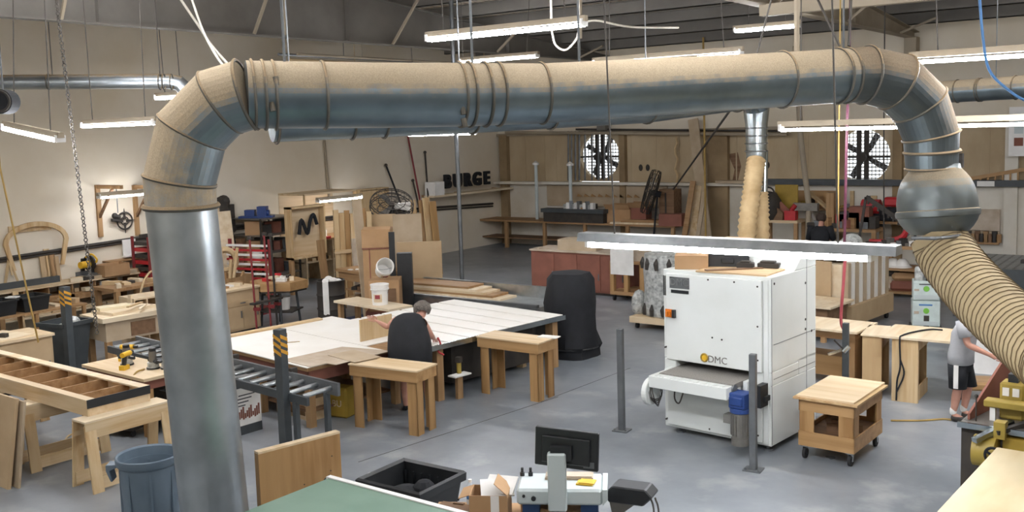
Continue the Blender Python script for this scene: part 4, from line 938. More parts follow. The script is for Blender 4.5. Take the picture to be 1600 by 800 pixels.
# ribbed pale carcass and drawers left and right of the duct
t = T('carcass', 'unfinished pale carcass with upright ribs just left of the big duct', 'cabinet', (-16.55, 11.35, 0), -.12)
M().box(-.3, .3, -.75, .75, .93, .96).obj('top', 'plylight', t); M().box(-.3, -.28, -.75, .75, .0, .93).obj('back', 'plylight', t); M().box(-.3, .3, -.75, .75, .0, .03).obj('bottom', 'plylight', t); M().box(-.28, .3, -.75, .75, .42, .44).obj('rail', 'plylight', t)
for k in range(7): M().box(-.28, .3, -.75+.247*k-.0, -.73+.247*k, .03, .93).obj('rib', 'plylight', t)
m = M(); m.bar((.42, -.98, 0), (.34, -.84, 1.05), .12, .03); S('plank', 'plylight', m, 'pale plank leaning on the left end of the ribbed carcass', 'plank', (-16.55, 11.35, 0), -.12)
chest('drawer_bench', 'long tan bench with drawers just right of the big duct', 'bench', (-16.2, 12.62, 0), PI/2-.02, .85, .75, .9, 'plylight', 'mdf', 2, 1)
offcuts('offcuts on the drawer bench', 'small pale offcut on the long bench right of the duct', ['pale', 'midwood', 'paper'], [(V((-16.2+random.uniform(-.2, .2), 12.25+.17*k, .901)), (random.uniform(.1, .3), random.uniform(.06, .14), random.uniform(.02, .06)), random.uniform(-.5, .5)) for k in range(5)])
t = T('white_cable', 'tan cable loop arching over the ribbed carcass', 'cable', (-17.4, 11.9, 0)); M().tube(spline([(0, -.62, -.0), (0, -.6, .3), (.05, -.5, .95), (.05, -.3, 1.25), (.05, 0, 1.3), (.05, .3, 1.2), (.05, .5, .6)], 6), .022, 6).obj('loop', 'tancord', t)
# pipe clamps standing upright
t = T('clamp_stand', 'dark pipe clamps standing upright right of the big duct', 'clamps', (-15.35, 12.55, 0), .1)
for k, (x, y, h) in enumerate(((0, 0, 1.95), (.05, .34, 2.0), (-.05, .62, 1.95))):
    q = M().cyl((x, y, 0), (x-.06, y, h), .02, 8).obj('pipe', 'redwood' if k < 2 else 'dark', t); M().box(x-.1, x, y-.02, y+.02, h-.06, h).obj('jaw', 'dark', q); M().box(x-.04, x+.1, y-.03, y+.03, .5, .56).obj('slide', 'redwood', q)
M().box(-.06, .06, -.1, .7, .62, .66).obj('cross_tray', 'dark', t)
# hex topped assembly stand
t = T('assembly_stand', 'thick wooden top on a dark steel stand in front of the clamp rack', 'table', (-15.8, 13.55, 0), .45)
pts = [(.5*math.cos(a)*1.2, .5*math.sin(a)) for a in [k*PI/3+.2 for k in range(6)]]
M().prism(pts, .76, .93).obj('top', 'amber', t); M().prism([(x*.95, y*.95) for x, y in pts], .72, .76).obj('under_tray', 'dark', t)
[M().cyl((.4*math.cos(k*PI/2+.4), .36*math.sin(k*PI/2+.4), 0), (.34*math.cos(k*PI/2+.4), .3*math.sin(k*PI/2+.4), .72), .025).obj('leg', 'greypost', t) for k in range(4)]; M().box(-.38, .38, -.3, .3, .3, .33).obj('shelf', 'dark', t)
for k, (dx, dy) in enumerate(((-.2, .0), (.12, .02))): S('plastic_pail', ('cast', 'paper')[k], M().lathe([(0, 0), (.1, 0), (.125, .26), (.115, .26), (.09, .02), (0, .02)], 18), ('dark grey', 'pale')[k]+' pail on the shelf under the thick wooden stand top', 'pail', (-15.8+dx, 13.55+dy, .331), smooth=True)
offcuts('rags and parts on the stand', 'coloured rag or part heaped on the thick wooden stand top', ['paper', 'red', 'pale', 'dark', 'tancord', 'paper'], [(V((-15.8+.36*math.cos(k*2.4)*(.3+.07*k), 13.55+.3*math.sin(k*2.4)*(.3+.07*k), .931+(.05 if k < 4 else 0))), (random.uniform(.1, .22), random.uniform(.06, .14), random.uniform(.04, .1)), k*.7) for k in range(9)])
# drum
t = T('steel_drum', 'black steel drum with a white cloth hanging over its side', 'drum', (-15.08, 14.3, 0), 0)
pr = [(0, 0), (.285, 0), (.295, .01), (.285, .03)]
for z in (.29, .58): pr += [(.285, z-.03), (.30, z), (.285, z+.03)]
pr += [(.285, .85), (.297, .87), (.285, .88), (.27, .88), (.27, .3), (0, .28)]
M().lathe(pr, 32).obj('drum_body', 'dark', t, smooth=True)
c0 = M(); fw = V((.588, -.809, 0)); sd = V((.809, .588, 0))
cl = M(); pts = [(-.02, .90), (.27, .905), (.302, .87), (.306, .6), (.302, .3), (.304, .2)]
A = []
for r, z in pts: A.append([cl.v(fw*r+sd*(w_-.05)+V((0, 0, z+.012*math.sin(w_*60)))) for w_ in (-.06, -.02, .02, .06)])
for a_, b_ in zip(A, A[1:]):
    for k in range(3): cl.f([a_[k], a_[k+1], b_[k+1], b_[k]])
o = S('white_cloth', 'paper', cl, 'white cloth draped over the front of the black drum', 'cloth', (-15.08, 14.3, .002)); md = o.modifiers.new('thick', 'SOLIDIFY'); md.thickness = .006; md.offset = 1
S('rag_heap', 'paper', M().ball((0, 0, .05), .16, 12, 1.2, 1, .5).ball((.12, .08, .04), .1, 8, 1, 1, .6).ball((-.1, .05, .05), .1, 8), 'heap of white rags in the top of the black drum', 'rags', (-15.08, 14.3, .80))
# bench with glue bottles
t = T('side_bench', 'worn brown bench with white bits on top right of the black drum', 'bench', (-15.3, 15.75, 0), -.2)
M().box(-.75, .75, -.45, .45, .84, .90).obj('top', 'midwood', t); M().box(-.7, .7, -.4, .4, .66, .84).obj('apron', 'midwood', t)
for x in (-.65, .65):
    for y in (-.36, .36): M().box(x-.06, x+.06, y-.06, y+.06, 0, .66).obj('leg', 'midwoodz', t)
M().box(-.66, .66, -.36, .36, .2, .23).obj('shelf', 'midwood', t); M().box(-.64, .64, -.34, .34, .42, .44).obj('shelf', 'midwood', t)
offcuts('white bits on the worn bench', 'small pale bit scattered on the worn bench right of the drum', ['paper', 'whitep', 'dark', 'paper'], [(V((-15.6+.11*k, 15.6+random.uniform(-.2, .2), .901)), (random.uniform(.06, .14), random.uniform(.04, .1), random.uniform(.02, .07)), k*.6) for k in range(9)])
S('drill', 'black', M().cyl((-.14, 0, .16), (.14, 0, .16), .04, 12).box(-.12, -.05, -.03, .03, 0, .15).box(-.16, -.0, -.04, .04, 0, .04), 'black power tool on the worn bench beside the grey panel', 'drill', (-14.95, 15.9, .901), .4)
offcuts('timber under the worn bench', 'timber piece stored on a shelf under the worn bench', ['pine', 'midwood', 'dark', 'darkwood'], [(V((-15.7+.17*(k % 6), 15.75, .231 if k < 6 else .441)), (.13, .5, .07+.02*(k % 3)), .05*k) for k in range(12)])
S('blue_tarp', 'darkblue', M().prism([(-.6, -.3), (.55, -.35), (.6, .3), (-.5, .35)], 0, .02), 'dark blue mat on the floor under the worn bench edge', 'mat', (-14.5, 14.95, 0), .1)
# grey stone-like slab, boards, carton tower
def lean(name, mat, label, cat, px, d, y0, y1, wpx, thick=.03, yaw=PI/2, tilt=.1, face=1):
    p = gp(px, d); z0 = max(0, zz(px, y1, d)); z1 = zz(px, y0, d); w = wpx*d/1555/abs(math.cos(yaw-YAW))
    m = M().tf((0, 0, 0), 0, -tilt); m.box(-w/2, w/2, -thick/2, thick/2, 0, (z1-z0)/math.cos(tilt))
    return S(name, mat, m, label, cat, (p.x, p.y, z0), yaw)
lean('slate_slab', 'hardboard', 'dusty grey panel standing behind the worn bench, left of the tall carton', 'panel', 562, 22.9, 372, 480, 15, .05, PI/2-.2, .05)
t = T('plank_stack', 'stack of pale planks standing upright beside the lit shelf', 'planks', gp(553, 23.4), PI/2-.55)
h = zz(548, 326, 23.4)
for k in range(7): M().box(-.45+.13*k, -.33+.13*k, -.06+.012*(k % 3), .0+.012*(k % 2), .0, h*(1-.012*(k*3 % 5))).obj('plank', ('pinez', 'pinez', 'amberz')[k % 3], t)
M().box(-.47, .48, -.09, -.06, h*.52, h*.56).obj('batten', 'pine', t)
def box_at(name, mat, label, cat, px, d, ytop, wpx, dep, ybot=None, rz=0, extra=None):
    p = gp(px, d); z1 = zz(px, ytop, d); z0 = 0 if ybot is None else max(0, zz(px, ybot, d)); w = wpx*d/1555
    t = T(name, label, cat, (p.x, p.y, z0), rz); h = z1-z0
    M().box(-w/2, w/2, -dep/2, dep/2, 0, h).obj('carton', mat, t, bevel=.006)
    return t, w, h
t, w, h = box_at('tall_carton', 'card', 'tall brown cardboard carton standing behind the white pails', 'carton', 592, 19.5, 385, 44, .5, rz=YAW)
M().box(-w/2+.12, -w/2+.14, -.256, -.25, 0, h).obj('seam', 'cardred', t); M().box(-w/2-.01, w/2+.01, -.27, .25, h-.02, h+.0).obj('lid_edge', 'cardred', t)
p = gp(592, 19.5); S('carton', 'card', M().box(-.29, .27, -.24, .2, 0, .36).prism([(-.24, .36), (-.1, .40), (.2, .36)], -.27, .27, 'x'), 'shorter cardboard carton sitting on the tall carton behind the pails', 'carton', (p.x, p.y, h+.001), YAW, bevel=.006)
p = gp(612, 19.3); z = zz(612, 450, 19.3)
lean('black_strap_panel', 'black', 'black folded board hanging right of the tall carton', 'board', 613, 18.9, 362, 500, 9, .05, YAW, 0)
S('black_box', 'black', M().box(-.14, .14, -.1, .1, 0, .28+zz(624, 420, 18.75)), 'small black box at the foot of the black folded board', 'box', (gp(632, 18.9).x, gp(632, 18.9).y, 0), YAW)
for nm, mt, lb, a in (('mdf_sheet', 'mdf', 'large tan sheet standing on the grey saw bed right of the tall carton', (655, 20.5, 378, 500, 70, .08, YAW, .05)),
                      ('mdf_sheet', 'mdf2', 'pale tan sheet tilted behind the large tan sheet', (640, 22.0, 335, 500, 44, .03, YAW+.2, .12)),
                      ('mdf_sheet', 'mdf', 'brown sheet standing behind the carton tower', (597, 23.6, 335, 500, 44, .03, YAW, .1)),
                      ('grey_board', 'mdf2', 'narrow curved grey board leaning left of the carton tower', (572, 20.2, 312, 540, 13, .03, PI/2-.3, .12))):
    lean(nm, mt, lb, 'sheet', *a)
# grey machine bed with stacked boards
p = gp(650, 19.6); t = T('panel_saw', 'long grey panel saw bed behind the pails, reaching right', 'machine', (p.x, p.y, 0), 0)
M().box(-.3, 3.2, -.5, .5, .48, .74).obj('bed', 'roller', t); M().box(-.2, 3.1, -.4, .4, 0, .48).obj('base', 'dark', t); M().box(-.3, 3.2, -.5, -.42, .74, .79).obj('front_rail', 'steel', t); M().box(-.2, 3.0, .42, .5, .74, .95).obj('fence', 'roller', t)
for k in range(5): S('stacked_board', ('pale', 'midwood', 'plylight')[k % 3], M().box(-.25, 2.2-.2*k, -.22, .3, 0, .04), ('bottom', 'second', 'third', 'fourth', 'top')[k]+' board of the stack on the grey panel saw bed', 'board', (p.x, p.y, .741+.041*k), .01*k)
# white pails
def pail(loc, label, rz=0, tilt=0, onrim=False):
    t = T('white_pail', label, 'pail', loc, rz)
    m = M(); m.lathe([(0, 0), (.135, 0), (.15, .30), (.142, .30), (.128, .01), (0, .01)], 28); m.obj('bucket', 'whitep', t, smooth=True)
    m = M(); m.lathe([(.15, .26), (.165, .265), (.165, .285), (.15, .29)], 28); m.lathe([(.15, .33), (.165, .335), (.168, .365), (.1, .375), (0, .37)], 28) if not onrim else None; m.lathe([(.149, .29), (.16, .30), (.16, .335), (.149, .34)], 28); m.obj('rim', 'whitep', t, smooth=True)
    m = M()
    for a in range(5): m.bar((.143*math.cos(-1.9+.2*a), .143*math.sin(-1.9+.2*a), .06), (.151*math.cos(-1.9+.2*a), .151*math.sin(-1.9+.2*a), .20), .035, .008, (math.cos(-1.9+.2*a), math.sin(-1.9+.2*a), 0))
    m.obj('label', 'pale', t); m = M(); m.bar((.152*math.cos(-1.5), .152*math.sin(-1.5), .12), (.153*math.cos(-1.5), .153*math.sin(-1.5), .19), .09, .006, (0, -1, 0)); m.obj('print', 'pink', t)
    m = M(); m.tube(arc((0, 0, .27), .16, PI, 2*PI, 10, 'xz'), .004, 5); m.obj('bail', 'steel', t)
    if tilt: t.rotation_euler = (tilt, 0, rz)
    return t
pp = hd(590, 490, .874, .05, .0)
t = T('packing_shelf', 'low bench under the white pails at the far edge of the sheets', 'bench', (-12.65, 12.9, 0), -.14); M().box(-.5, 1.1, -.4, .12, .82, .86).obj('top', 'pale', t); m = M(); [m.box(x-.04, x+.04, y-.04, y+.04, 0, .82) for x in (-.4, 1.0) for y in (-.32, .06)]; m.obj('leg_frame', 'midwoodz', t)
pail((-12.12, 12.66, .861), 'upright lidded white pail on the bench at the far edge of the white sheets', .4)
b = T('cardboard_box', 'brown cardboard box with a cut-out under the tilted white pail', 'box', (-12.72, 13.45, 0), YAW); M().box(-.28, .28, -.25, .25, .60, 1.18).obj('carton', 'card', b, bevel=.006); M().box(.0, .22, -.262, -.25, .78, 1.02).obj('cut_out', 'darkwood', b); M().box(-.35, .4, -.3, .3, 0, .6).obj('base_crate', 'cardred', b)
pail((-12.66, 13.32, 1.33), 'white pail lying tipped over on the cardboard box', .95, 1.15, True)
# wall side racks behind, right of the duct
t = T('steel_rack', 'dark steel shelving with a blue tool on top at the left wall', 'rack', gp(425, 25.0)+V((-.2, 0, 0)), 0)
hh = zz(425, 338, 25.0)
m = M(); [m.box(x-.02, x+.02, y-.02, y+.02, 0, hh) for x in (-.55, .55) for y in (-.6, .6)]; m.obj('frame', 'dark', t)
for f in (.25, .55, .78, 1.0): M().box(-.56, .56, -.62, .62, hh*f-.03, hh*f).obj('shelf', 'cast', t)
rp = gp(425, 25.0)+V((-.2, 0, 0))
S('blue_tool', 'blue', M().box(-.3, -.05, -.1, .1, 0, .2).box(.02, .25, -.12, .12, .05, .28).cyl((0, 0, .12), (.3, 0, .12), .07).box(-.45, .4, -.12, .12, 0, .05), 'blue bench tool on top of the dark steel shelving', 'tool', rp+V((.1, -.3, hh+.001)), .6)
offcuts('boxes on the steel rack', 'brown or dark box on a shelf of the dark steel rack', ['card', 'dark', 'cardred', 'greypost'], [(rp+V((.1+.0*k, -.45+.3*(k % 4), hh*(.25, .55, .78)[k//4]+.001)), (.4, .24, .22+.06*(k % 3)), .1*k) for k in range(12)])
t = T('clamp_shelf', 'rack of red bar clamps behind the clamp stand', 'rack', gp(391, 22.2), .2)
hc = zz(386, 372, 22.4)
m = M(); [m.box(x-.03, x+.03, -.03, .03, 0, hc) for x in (-.55, .55)]; m.box(-.6, .6, -.4, .4, 0, .05); m.obj('frame', 'redwood', t)
for k in range(8): M().box(-.55, .55, -.14, -.08, hc*.45+k*hc*.065, hc*.45+k*hc*.065+.045).obj('clamp_bar', ('red', 'paper')[k % 2], t)
t = T('wood_bin', 'heaped bin of turned sticks and rope beside the big duct', 'bin', gp(350, 21.6), .2); m = M(); A, B = frus(m, .8, .6, 0, .95, .75, .9); m.f(A); m.obj('tub', 'midwoodz', t)
for k in range(9): M().cyl((-.3+.08*k, -.1, .6), (-.45+.11*k, .1*math.sin(k), 1.25+.3*math.sin(k*2.1)), .035, 8).obj('stick', ('tancord', 'pinez', 'midwoodz')[k % 3], t)
p = gp(345, 25.5); S('rope_coil', 'tancord', M().ring((0, 0, 0), (.8, -.6, 0), .26, .05, 22, 6).ring((.03, 0, .02), (.8, -.5, .1), .22, .05, 22, 6).ring((0, .02, -.03), (.7, -.6, .1), .24, .05, 22, 6), 'tan rope coil in the wood bin beside the duct', 'rope', (gp(350, 21.6).x, gp(350, 21.6).y, 1.22))
# things near the wall above the rack
for i, (px, y0, y1, w, mt, lb) in enumerate(((348, 318, 420, 12, 'mdf2', 'wide grey board leaning on the left wall beside the big duct'), (362, 330, 430, 16, 'pale', 'pale board leaning on the left wall beside the big duct'), (508, 375, 470, 9, 'midwoodz', 'tall slanted plank in front of the greenish frame'))):
    lean('timber_plank', mt, lb, 'board', px, 22.6 if i < 2 else 23.5, y0, 500, w, .03, PI/2, .1)
p = onw(345, 328, .25); S('wall_bag', 'dark', M().ball((0, 0, 0), .28, 12, .6, .8, 1.2).ball((0, .1, .2), .16, 10), 'dark bundle hanging on the left wall above the duct flange line', 'bundle', p)
p = onw(361, 338, .1); S('hanging_tool', 'dark', M().box(-.05, .05, -.08, .08, -.3, .3).ball((0, 0, -.3), .12, 8), 'dark tool hanging on the left wall right of the dark bundle', 'tool', p)
print('DBG', onw(470, 362, .35), s0, s1) if 0 else None
t = T('display_box', 'shallow greenish frame with a dark cable coil left of the lit shelf', 'frame', (0, 0, 0), PI/2-.0)
fr0 = onx(474, 362, -18.6); t.location = (fr0.x, fr0.y, 0); z0, z1 = onx(474, 402, -18.6).z, onx(474, 321, -18.6).z; wy = .52
M().box(-wy, wy, -.02, .02, z0, z1).obj('panel', 'plylight', t); m = M(); m.box(-wy-.05, wy+.05, -.2, .02, z1-.05, z1); m.box(-wy-.05, wy+.05, -.2, .02, z0, z0+.05); m.box(-wy-.05, -wy, -.2, .02, z0, z1); m.box(wy, wy+.05, -.2, .02, z0, z1); m.obj('rim', 'pinez', t)
m = M(); [M().box(x-.05, x+.05, -.15, -.05, 0, z0).obj('leg', 'midwoodz', t) for x in (-wy, wy)]
S('cable_coil', 'blackc', M().tube(spline([(-.3, 0, -.1), (-.2, 0, .25), (-.03, 0, -.1), (.08, 0, .2), (.2, 0, .35), (.3, 0, .1)], 6), .045, 7), 'thick black cable hanging in the greenish frame', 'cable', (fr0.x+.12, fr0.y+.05, (z0+z1)/2+.05), PI/2)
# lit plywood shelf
s0, s1 = onx(485, 318, XL+1.1), onx(560, 318, XL+1.1)
t = T('lit_shelf', 'pale plywood wall shelf lit by its own strip light', 'shelf', (XL, (s0.y+s1.y)/2, 0), PI/2); hw_ = (s1.y-s0.y)/2+.1
zt_, zb_ = 2.35, .85
M().box(-hw_, hw_, -.02, -.0, zb_, zt_).obj('back', 'plylight', t); M().box(-hw_, hw_, -.98, 0, zt_-.03, zt_+.02).obj('canopy', 'plylight', t); M().box(-hw_, hw_, -1.0, 0, 1.10, 1.15).obj('counter', 'midwood', t)
m = M(); [M().box(x-.02, x+.02, -.95, 0, 0, 1.1).obj('side', 'plylight', t) for x in (-hw_+.02, 0, hw_-.02)]; M().box(-hw_, hw_, -.9, 0, .55, .58).obj('shelf', 'plylight', t)
m = M(); [m.box(x-.02, x+.02, -.98, -.94, 1.15, zt_) for x in (-hw_+.02, hw_-.02)]; m.obj('post', 'pinez', t)
for i, (dx, mt, nm) in enumerate(((-.5, 'blackc', 'black'), (-.3, 'blue', 'blue'), (-.12, 'yellow', 'yellow'), (.05, 'whitep', 'white'))):
    b = T('glue_bottle', '%s bottle on the counter of the lit plywood shelf' % nm, 'bottle', (XL+.6, t.location.y+dx, 1.151)); M().lathe([(0, 0), (.06, 0), (.06, .16), (.03, .2), (0, .2)], 12).obj('bottle', mt, b, smooth=True); M().cyl((0, 0, .2), (0, 0, .25), .02, 8).obj('cap', 'red' if i == 2 else 'dark', b)
lay('red_clamp', 'red', (.1, .3, .06), 'red clamp under the counter edge of the lit shelf', 'clamp', (XL+1.06, t.location.y-.35, 1.151), .1)
offcuts('boards inside the lit shelf', 'short board stored under the counter of the lit plywood shelf', ['pine', 'midwood', 'dark'], [(V((XL+.55, t.location.y-.6+.2*k, .581)), (.6, .14, .08+.05*(k % 3)), 0) for k in range(7)])
p = onw(585, 315, .35); S('back_crate', 'pinez', M().box(-.02, .02, -.55, .55, -.55, .35).box(-.25, .02, -.55, .55, .33, .38).box(-.25, .02, -.6, -.55, -.55, .38).box(-.25, .02, .55, .6, -.55, .38), 'pale open crate on the left wall right of the lit shelf', 'crate', p)
# pedestal fan with a dark cage, poles against the wall
def drum_fan(c, label, ax, R, pole_to):
    t = T('drum_fan', label, 'fan', (c.x, c.y, 0)); a = V(ax).normalized(); o = V((0, 0, c.z))
    m = M(); [m.ring(o+a*z, a, R*r_, .012, 30, 5) for z, r_ in ((-.12, .97), (-.06, 1.0), (.06, 1.0), (.12, .97), (.14, .62), (-.14, .62), (.15, .3))]; u = a.orthogonal().normalized(); w = a.cross(u)
    for k in range(20):
        d = u*math.cos(k*PI/10)+w*math.sin(k*PI/10); m.tube([o+a*.15+d*R*.1, o+a*.14+d*R*.62, o+a*.1+d*R, o-a*.1+d*R, o-a*.14+d*R*.62, o-a*.15+d*R*.1], .006, 4)
    m.obj('cage', 'dark', t)
    m = M()
    for k in range(3):
        d = u*math.cos(k*2.1)+w*math.sin(k*2.1); e = a.cross(d); q = [o+d*.06-e*.06-a*.03, o+d*R*.85-e*.15-a*.04, o+d*R*.88+e*.13+a*.04, o+d*.06+e*.06+a*.03]; m.f([m.v(x) for x in q]); m.f([m.v(x-a*.006) for x in q[::-1]])
    m.obj('blade', 'cast', t); M().cyl(o-a*.05, o+a*.05, .07).obj('hub', 'dark', t); M().cyl(o-a*.3, o-a*.05, .09).obj('motor', 'blackc', t)
    m = M(); m.cyl(o-a*.2, V(pole_to)+V((0, 0, c.z)) if pole_to else V((0, 0, 0)), .03)
    if not pole_to: m.lathe([(0, 0), (.3, 0), (.28, .04), (.04, .06)], 20)
    m.obj('stand', 'blackc', t); return t
drum_fan(dp(612, 321, 25.2), 'large dark cage fan on a stand tilted upward right of the lit shelf', (.45, -.35, .8), .55, None)
for i, (x0, y0, x1, y1, mt, lb) in enumerate(((603, 258, 634, 338, 'blackc', 'black pole leaning on the left wall above the cage fan'), (636, 206, 656, 312, 'redwood', 'tall thin dark red pole leaning on the left wall, the highest'), (645, 282, 652, 312, 'dark', 'short dark pole beside the tall red pole'), (664, 238, 669, 308, 'dark', 'dark pole leaning on the left wall right of the tall red pole'))):
    a, b = onw(x0, y0, .12), onw(x1, y1, .45); t = T('long_pole', lb, 'pole', (b.x, b.y, 0)); e = b+(b-a)*((b.z)/(a.z-b.z)); M().cyl(a-V((b.x, b.y, 0)), e-V((b.x, b.y, 0)), .028, 8).obj('shaft', mt, t); M().ball(a-V((b.x, b.y, 0)), .05, 8).obj('tip', 'red' if i == 1 else 'dark', t)
for i, (px, y0, y1, w, mt) in enumerate(((655, 312, 400, 7, 'pinez'), (668, 312, 390, 6, 'midwoodz'), (676, 308, 390, 9, 'pinez'), (686, 314, 380, 8, 'amberz'))):
    lean('timber_plank', mt, ('first', 'second', 'third', 'fourth')[i]+' from the left of the timber boards under the black sign letters', 'board', px, 27, y0, 480, w, .04, PI/2, .08)
# sign letters on the left wall near the corner
t = T('sign_letters', 'black sign letters high on a shelf near the back corner', 'sign', onw(696, 285, .5))
dirv = (onw(760, 272, .5)-onw(696, 285, .5)); LL = dirv.length
lw = LL/4.2
for k, ch in enumerate('BURGE'): text_mesh('letter', ch, .58, .05, 'blackc', t, (0, .1+k*lw, .0), (PI/2, 0, PI/2), .02)
M().box(-.2, .2, -.8, LL+1.2, -.42, -.36).obj('shelf', 'pale', t); M().box(-.2, .2, -.75, -.3, -.36, .05).obj('white_block', 'whitep', t); m = M(); [m.box(-.46, -.2, y-.03, y+.03, -.42, -.36) for y in (-.6, 1, 3)]; m.obj('bracket', 'midwood', t)
# ================================================================ BACK WALL AND RIGHT SIDE
def yb(px, py, off=.0): return ony(px, py, YB-off)
# long counter at the back wall
x0, x1 = yb(690, 380, .7).x, yb(1066, 380, .7).x
t = T('wall_counter', 'long dusty counter along the back wall under the left exhaust fan', 'counter', ((x0+x1)/2, YB-.75, 0)); hw_ = (x1-x0)/2
M().box(-hw_, hw_, -.42, .55, .86, .92).obj('top', 'midwood', t); m = M()
M().box(-hw_, hw_, -.3, .5, .3, .34).obj('shelf', 'darkwood', t)
for k in range(7): x = -hw_+.1+(2*hw_-.2)*k/6; M().box(x-.05, x+.05, -.38, -.28, 0, .86).obj('leg', 'midwoodz', t)
def ctr(px, dy=0, z=.921): return V((yb(px, 360, .75+dy).x, YB-.75-dy, z))
for i, (px, w, d, h, lb) in enumerate(((972, .85, .5, .42, 'wide open cardboard box on the back counter below the cage fan'), (1001, .55, .45, .48, 'reddish cardboard box just right of the wide open box'))):
    b = T('cardboard_box', lb, 'box', ctr(px, -.05*i), .1*i); M().box(-w/2, w/2, -d/2, d/2, 0, h).obj('carton', 'card' if i == 0 else 'cardred', b)
    M().bar((0, -d/2, h), (0, -d/2-.12, h+.16), w, .012).obj('flap', 'card', b); M().bar((0, d/2, h), (0, d/2-.1, h+.16), w, .012).obj('flap', 'card', b)
b = T('brown_cabinet', 'tall brown wooden box on the back counter right of the wall fan', 'box', ctr(1048, .05)); M().box(-.24, .24, -.25, .25, 0, 1.05).obj('body', 'darkwood', b); M().box(-.05, .0, -.262, -.25, .25, .95).obj('slot', 'dark', b)
lay('pale_board', 'pale', (2.4, .5, .05), 'long pale board lying along the back counter front', 'board', ctr(1015, .15), .06)
lay('brown_board', 'midwood', (1.9, .4, .08), 'long brown board stacked on the pale board of the back counter', 'board', ctr(1020, .12, .972), .1)
lay('carton_flat', 'cardred', (.7, .5, .35), 'dark brown low box on the back counter left of the leaning boards', 'box', ctr(1052, .3), .1)
offcuts('clutter on the back counter', 'small workshop clutter on the back counter left of the cardboard boxes', ['dark', 'bag', 'greypost', 'midwood', 'cast', 'paper'],
        [(ctr(880+3.8*k, random.uniform(-.2, .25)), (random.uniform(.15, .4), random.uniform(.15, .35), random.uniform(.15, .6)), k*.4) for k in range(18)])
m = M()
for k in range(3): m.cyl((0, 0, 0), (0, 0, .0001), .01)
t = T('tool_trough', 'dark steel trough with small parts at the left end of the back counter', 'trough', ctr(905, .35), 0); M().box(-1.3, 1.0, -.2, .2, .30, .42).obj('tray', 'greypost', t); M().box(-1.25, .95, -.12, .12, 0, .30).obj('base', 'dark', t)
offcuts('parts in the trough', 'small pale part standing in the dark steel trough', ['bag', 'whitep', 'steel'], [(ctr(885+4.2*k, .35, 1.342), (.12, .12, .14+.05*(k % 3)), .3*k) for k in range(11)])
p = yb(925, 315, .2); S('long_sign_board', 'mdf2', M().box(-2.2, 2.2, -.02, .02, -.32, .35), 'long dusty board hung under the white ledge left of the wall fan', 'board', (p.x+.4, YB-.06, p.z+.15))
S('steel_bar', 'greypost', M().box(-1.5, 1.5, -.08, .08, -.06, .06), 'dark grey bar lying on top of shelves under the dusty board', 'bar', (yb(915, 335, .3).x, YB-.14, yb(915, 335, .1).z))
m = M()
for k in range(9): m.prism([(-.0+.26*k, 0), (.05+.26*k, .09), (.2+.26*k, 0)], -.02, .02, 'y')
S('handsaw_row', 'amber', m, 'row of small orange-brown handles on the dusty board above the counter', 'tools', (yb(902, 305, .1).x, YB-.12, yb(902, 307, .1).z))
for i, px in enumerate((893, 722, 840)):
    t = T('capped_pipe', ('rightmost', 'leftmost', 'middle')[i]+' white capped pipe rising from the back counter', 'pipe', ctr(px, -.1)); h = zz(px, 262, 30)-.92; M().cyl((0, 0, 0), (0, 0, h), .055, 12).obj('pipe', 'greygreen', t); M().lathe([(0, h), (.11, h), (.11, h+.06), (0, h+.14)], 14).obj('cap', 'whitep', t)
dfp = yb(1017, 300, 1.3); drum_fan(dfp, 'dark round cage fan tilted downward before the back wall ledge', (-.9, -.35, .28), .66, None)
for i, (x0, y0, x1, y1, w, mt, lb) in enumerate(((1083, 186, 1104, 372, .32, 'mdf2', 'very long grey board leaning from floor to the ledge beside the dark pilaster'), (1092, 285, 1082, 372, .22, 'piney', 'shorter pale board leaning left of the very long board'), (1083, 283, 1069, 372, .16, 'midwood', 'narrow brown board leaning left of the pale leaning board'), (1101, 300, 1090, 372, .12, 'mdf2', 'thin grey strip between the leaning boards'))):
    a, b = yb(x0, y0, .4+.2*i), yb(x1, y1, .8+.2*i); e = b+(b-a)*(b.z/(a.z-b.z)); t = V((e.x, e.y, 0)); m = M().bar(a-t, V((0, 0, 0)), w, .05, (0, 1, 0)); S('leaning_timber', mt, m, lb, 'board', t)
a, b = yb(1100, 182, 1.2), yb(1103, 400, 1.2); S('gas_pipe', 'ycord', M().cyl((a.x, a.y, a.z+2.2), (b.x, b.y, 0), .03, 8), 'thin orange upright pipe beside the long leaning board', 'pipe')
S('hanging_chain', 'tancord', M().tube([yb(1056, 215, .15)+V((.05*math.sin(k*1.9), 0, -.16*k)) for k in range(11)], .035, 5), 'tan loose chain hanging on the back wall panel between fan and leaning board', 'chain')
for i, (px, py) in enumerate(((1001, 262), (1012, 262), (1199, 258))): p = yb(px, py, -.02); S('wall_stain_plug', 'dark', M().ball((0, 0, 0), .07, 8, 1, .6, 1.5), ('left', 'middle', 'right')[i]+' of the dark plugs in the stained back wall panels', 'plug', p)
p = yb(1148, 265, -.035); S('wall_patch', 'darkwood', M().prism([(-.2, .45), (.1, .5), (.2, .1), (.05, -.5), (-.1, -.45), (0, 0)], -.006, .0, 'y'), 'brown worn patch on the back wall panel left of the shiny drop pipe', 'patch', (p.x, YB+.035, p.z))
xs0, xs1 = yb(1122, 285, .3).x, yb(1185, 285, .3).x
S('ledge_board', 'mdf2', M().box(xs0, xs1, YB-.5, YB-.16, Z1+.03, Z1+.10), 'loose grey board on the ledge left of the shiny drop pipe', 'board')
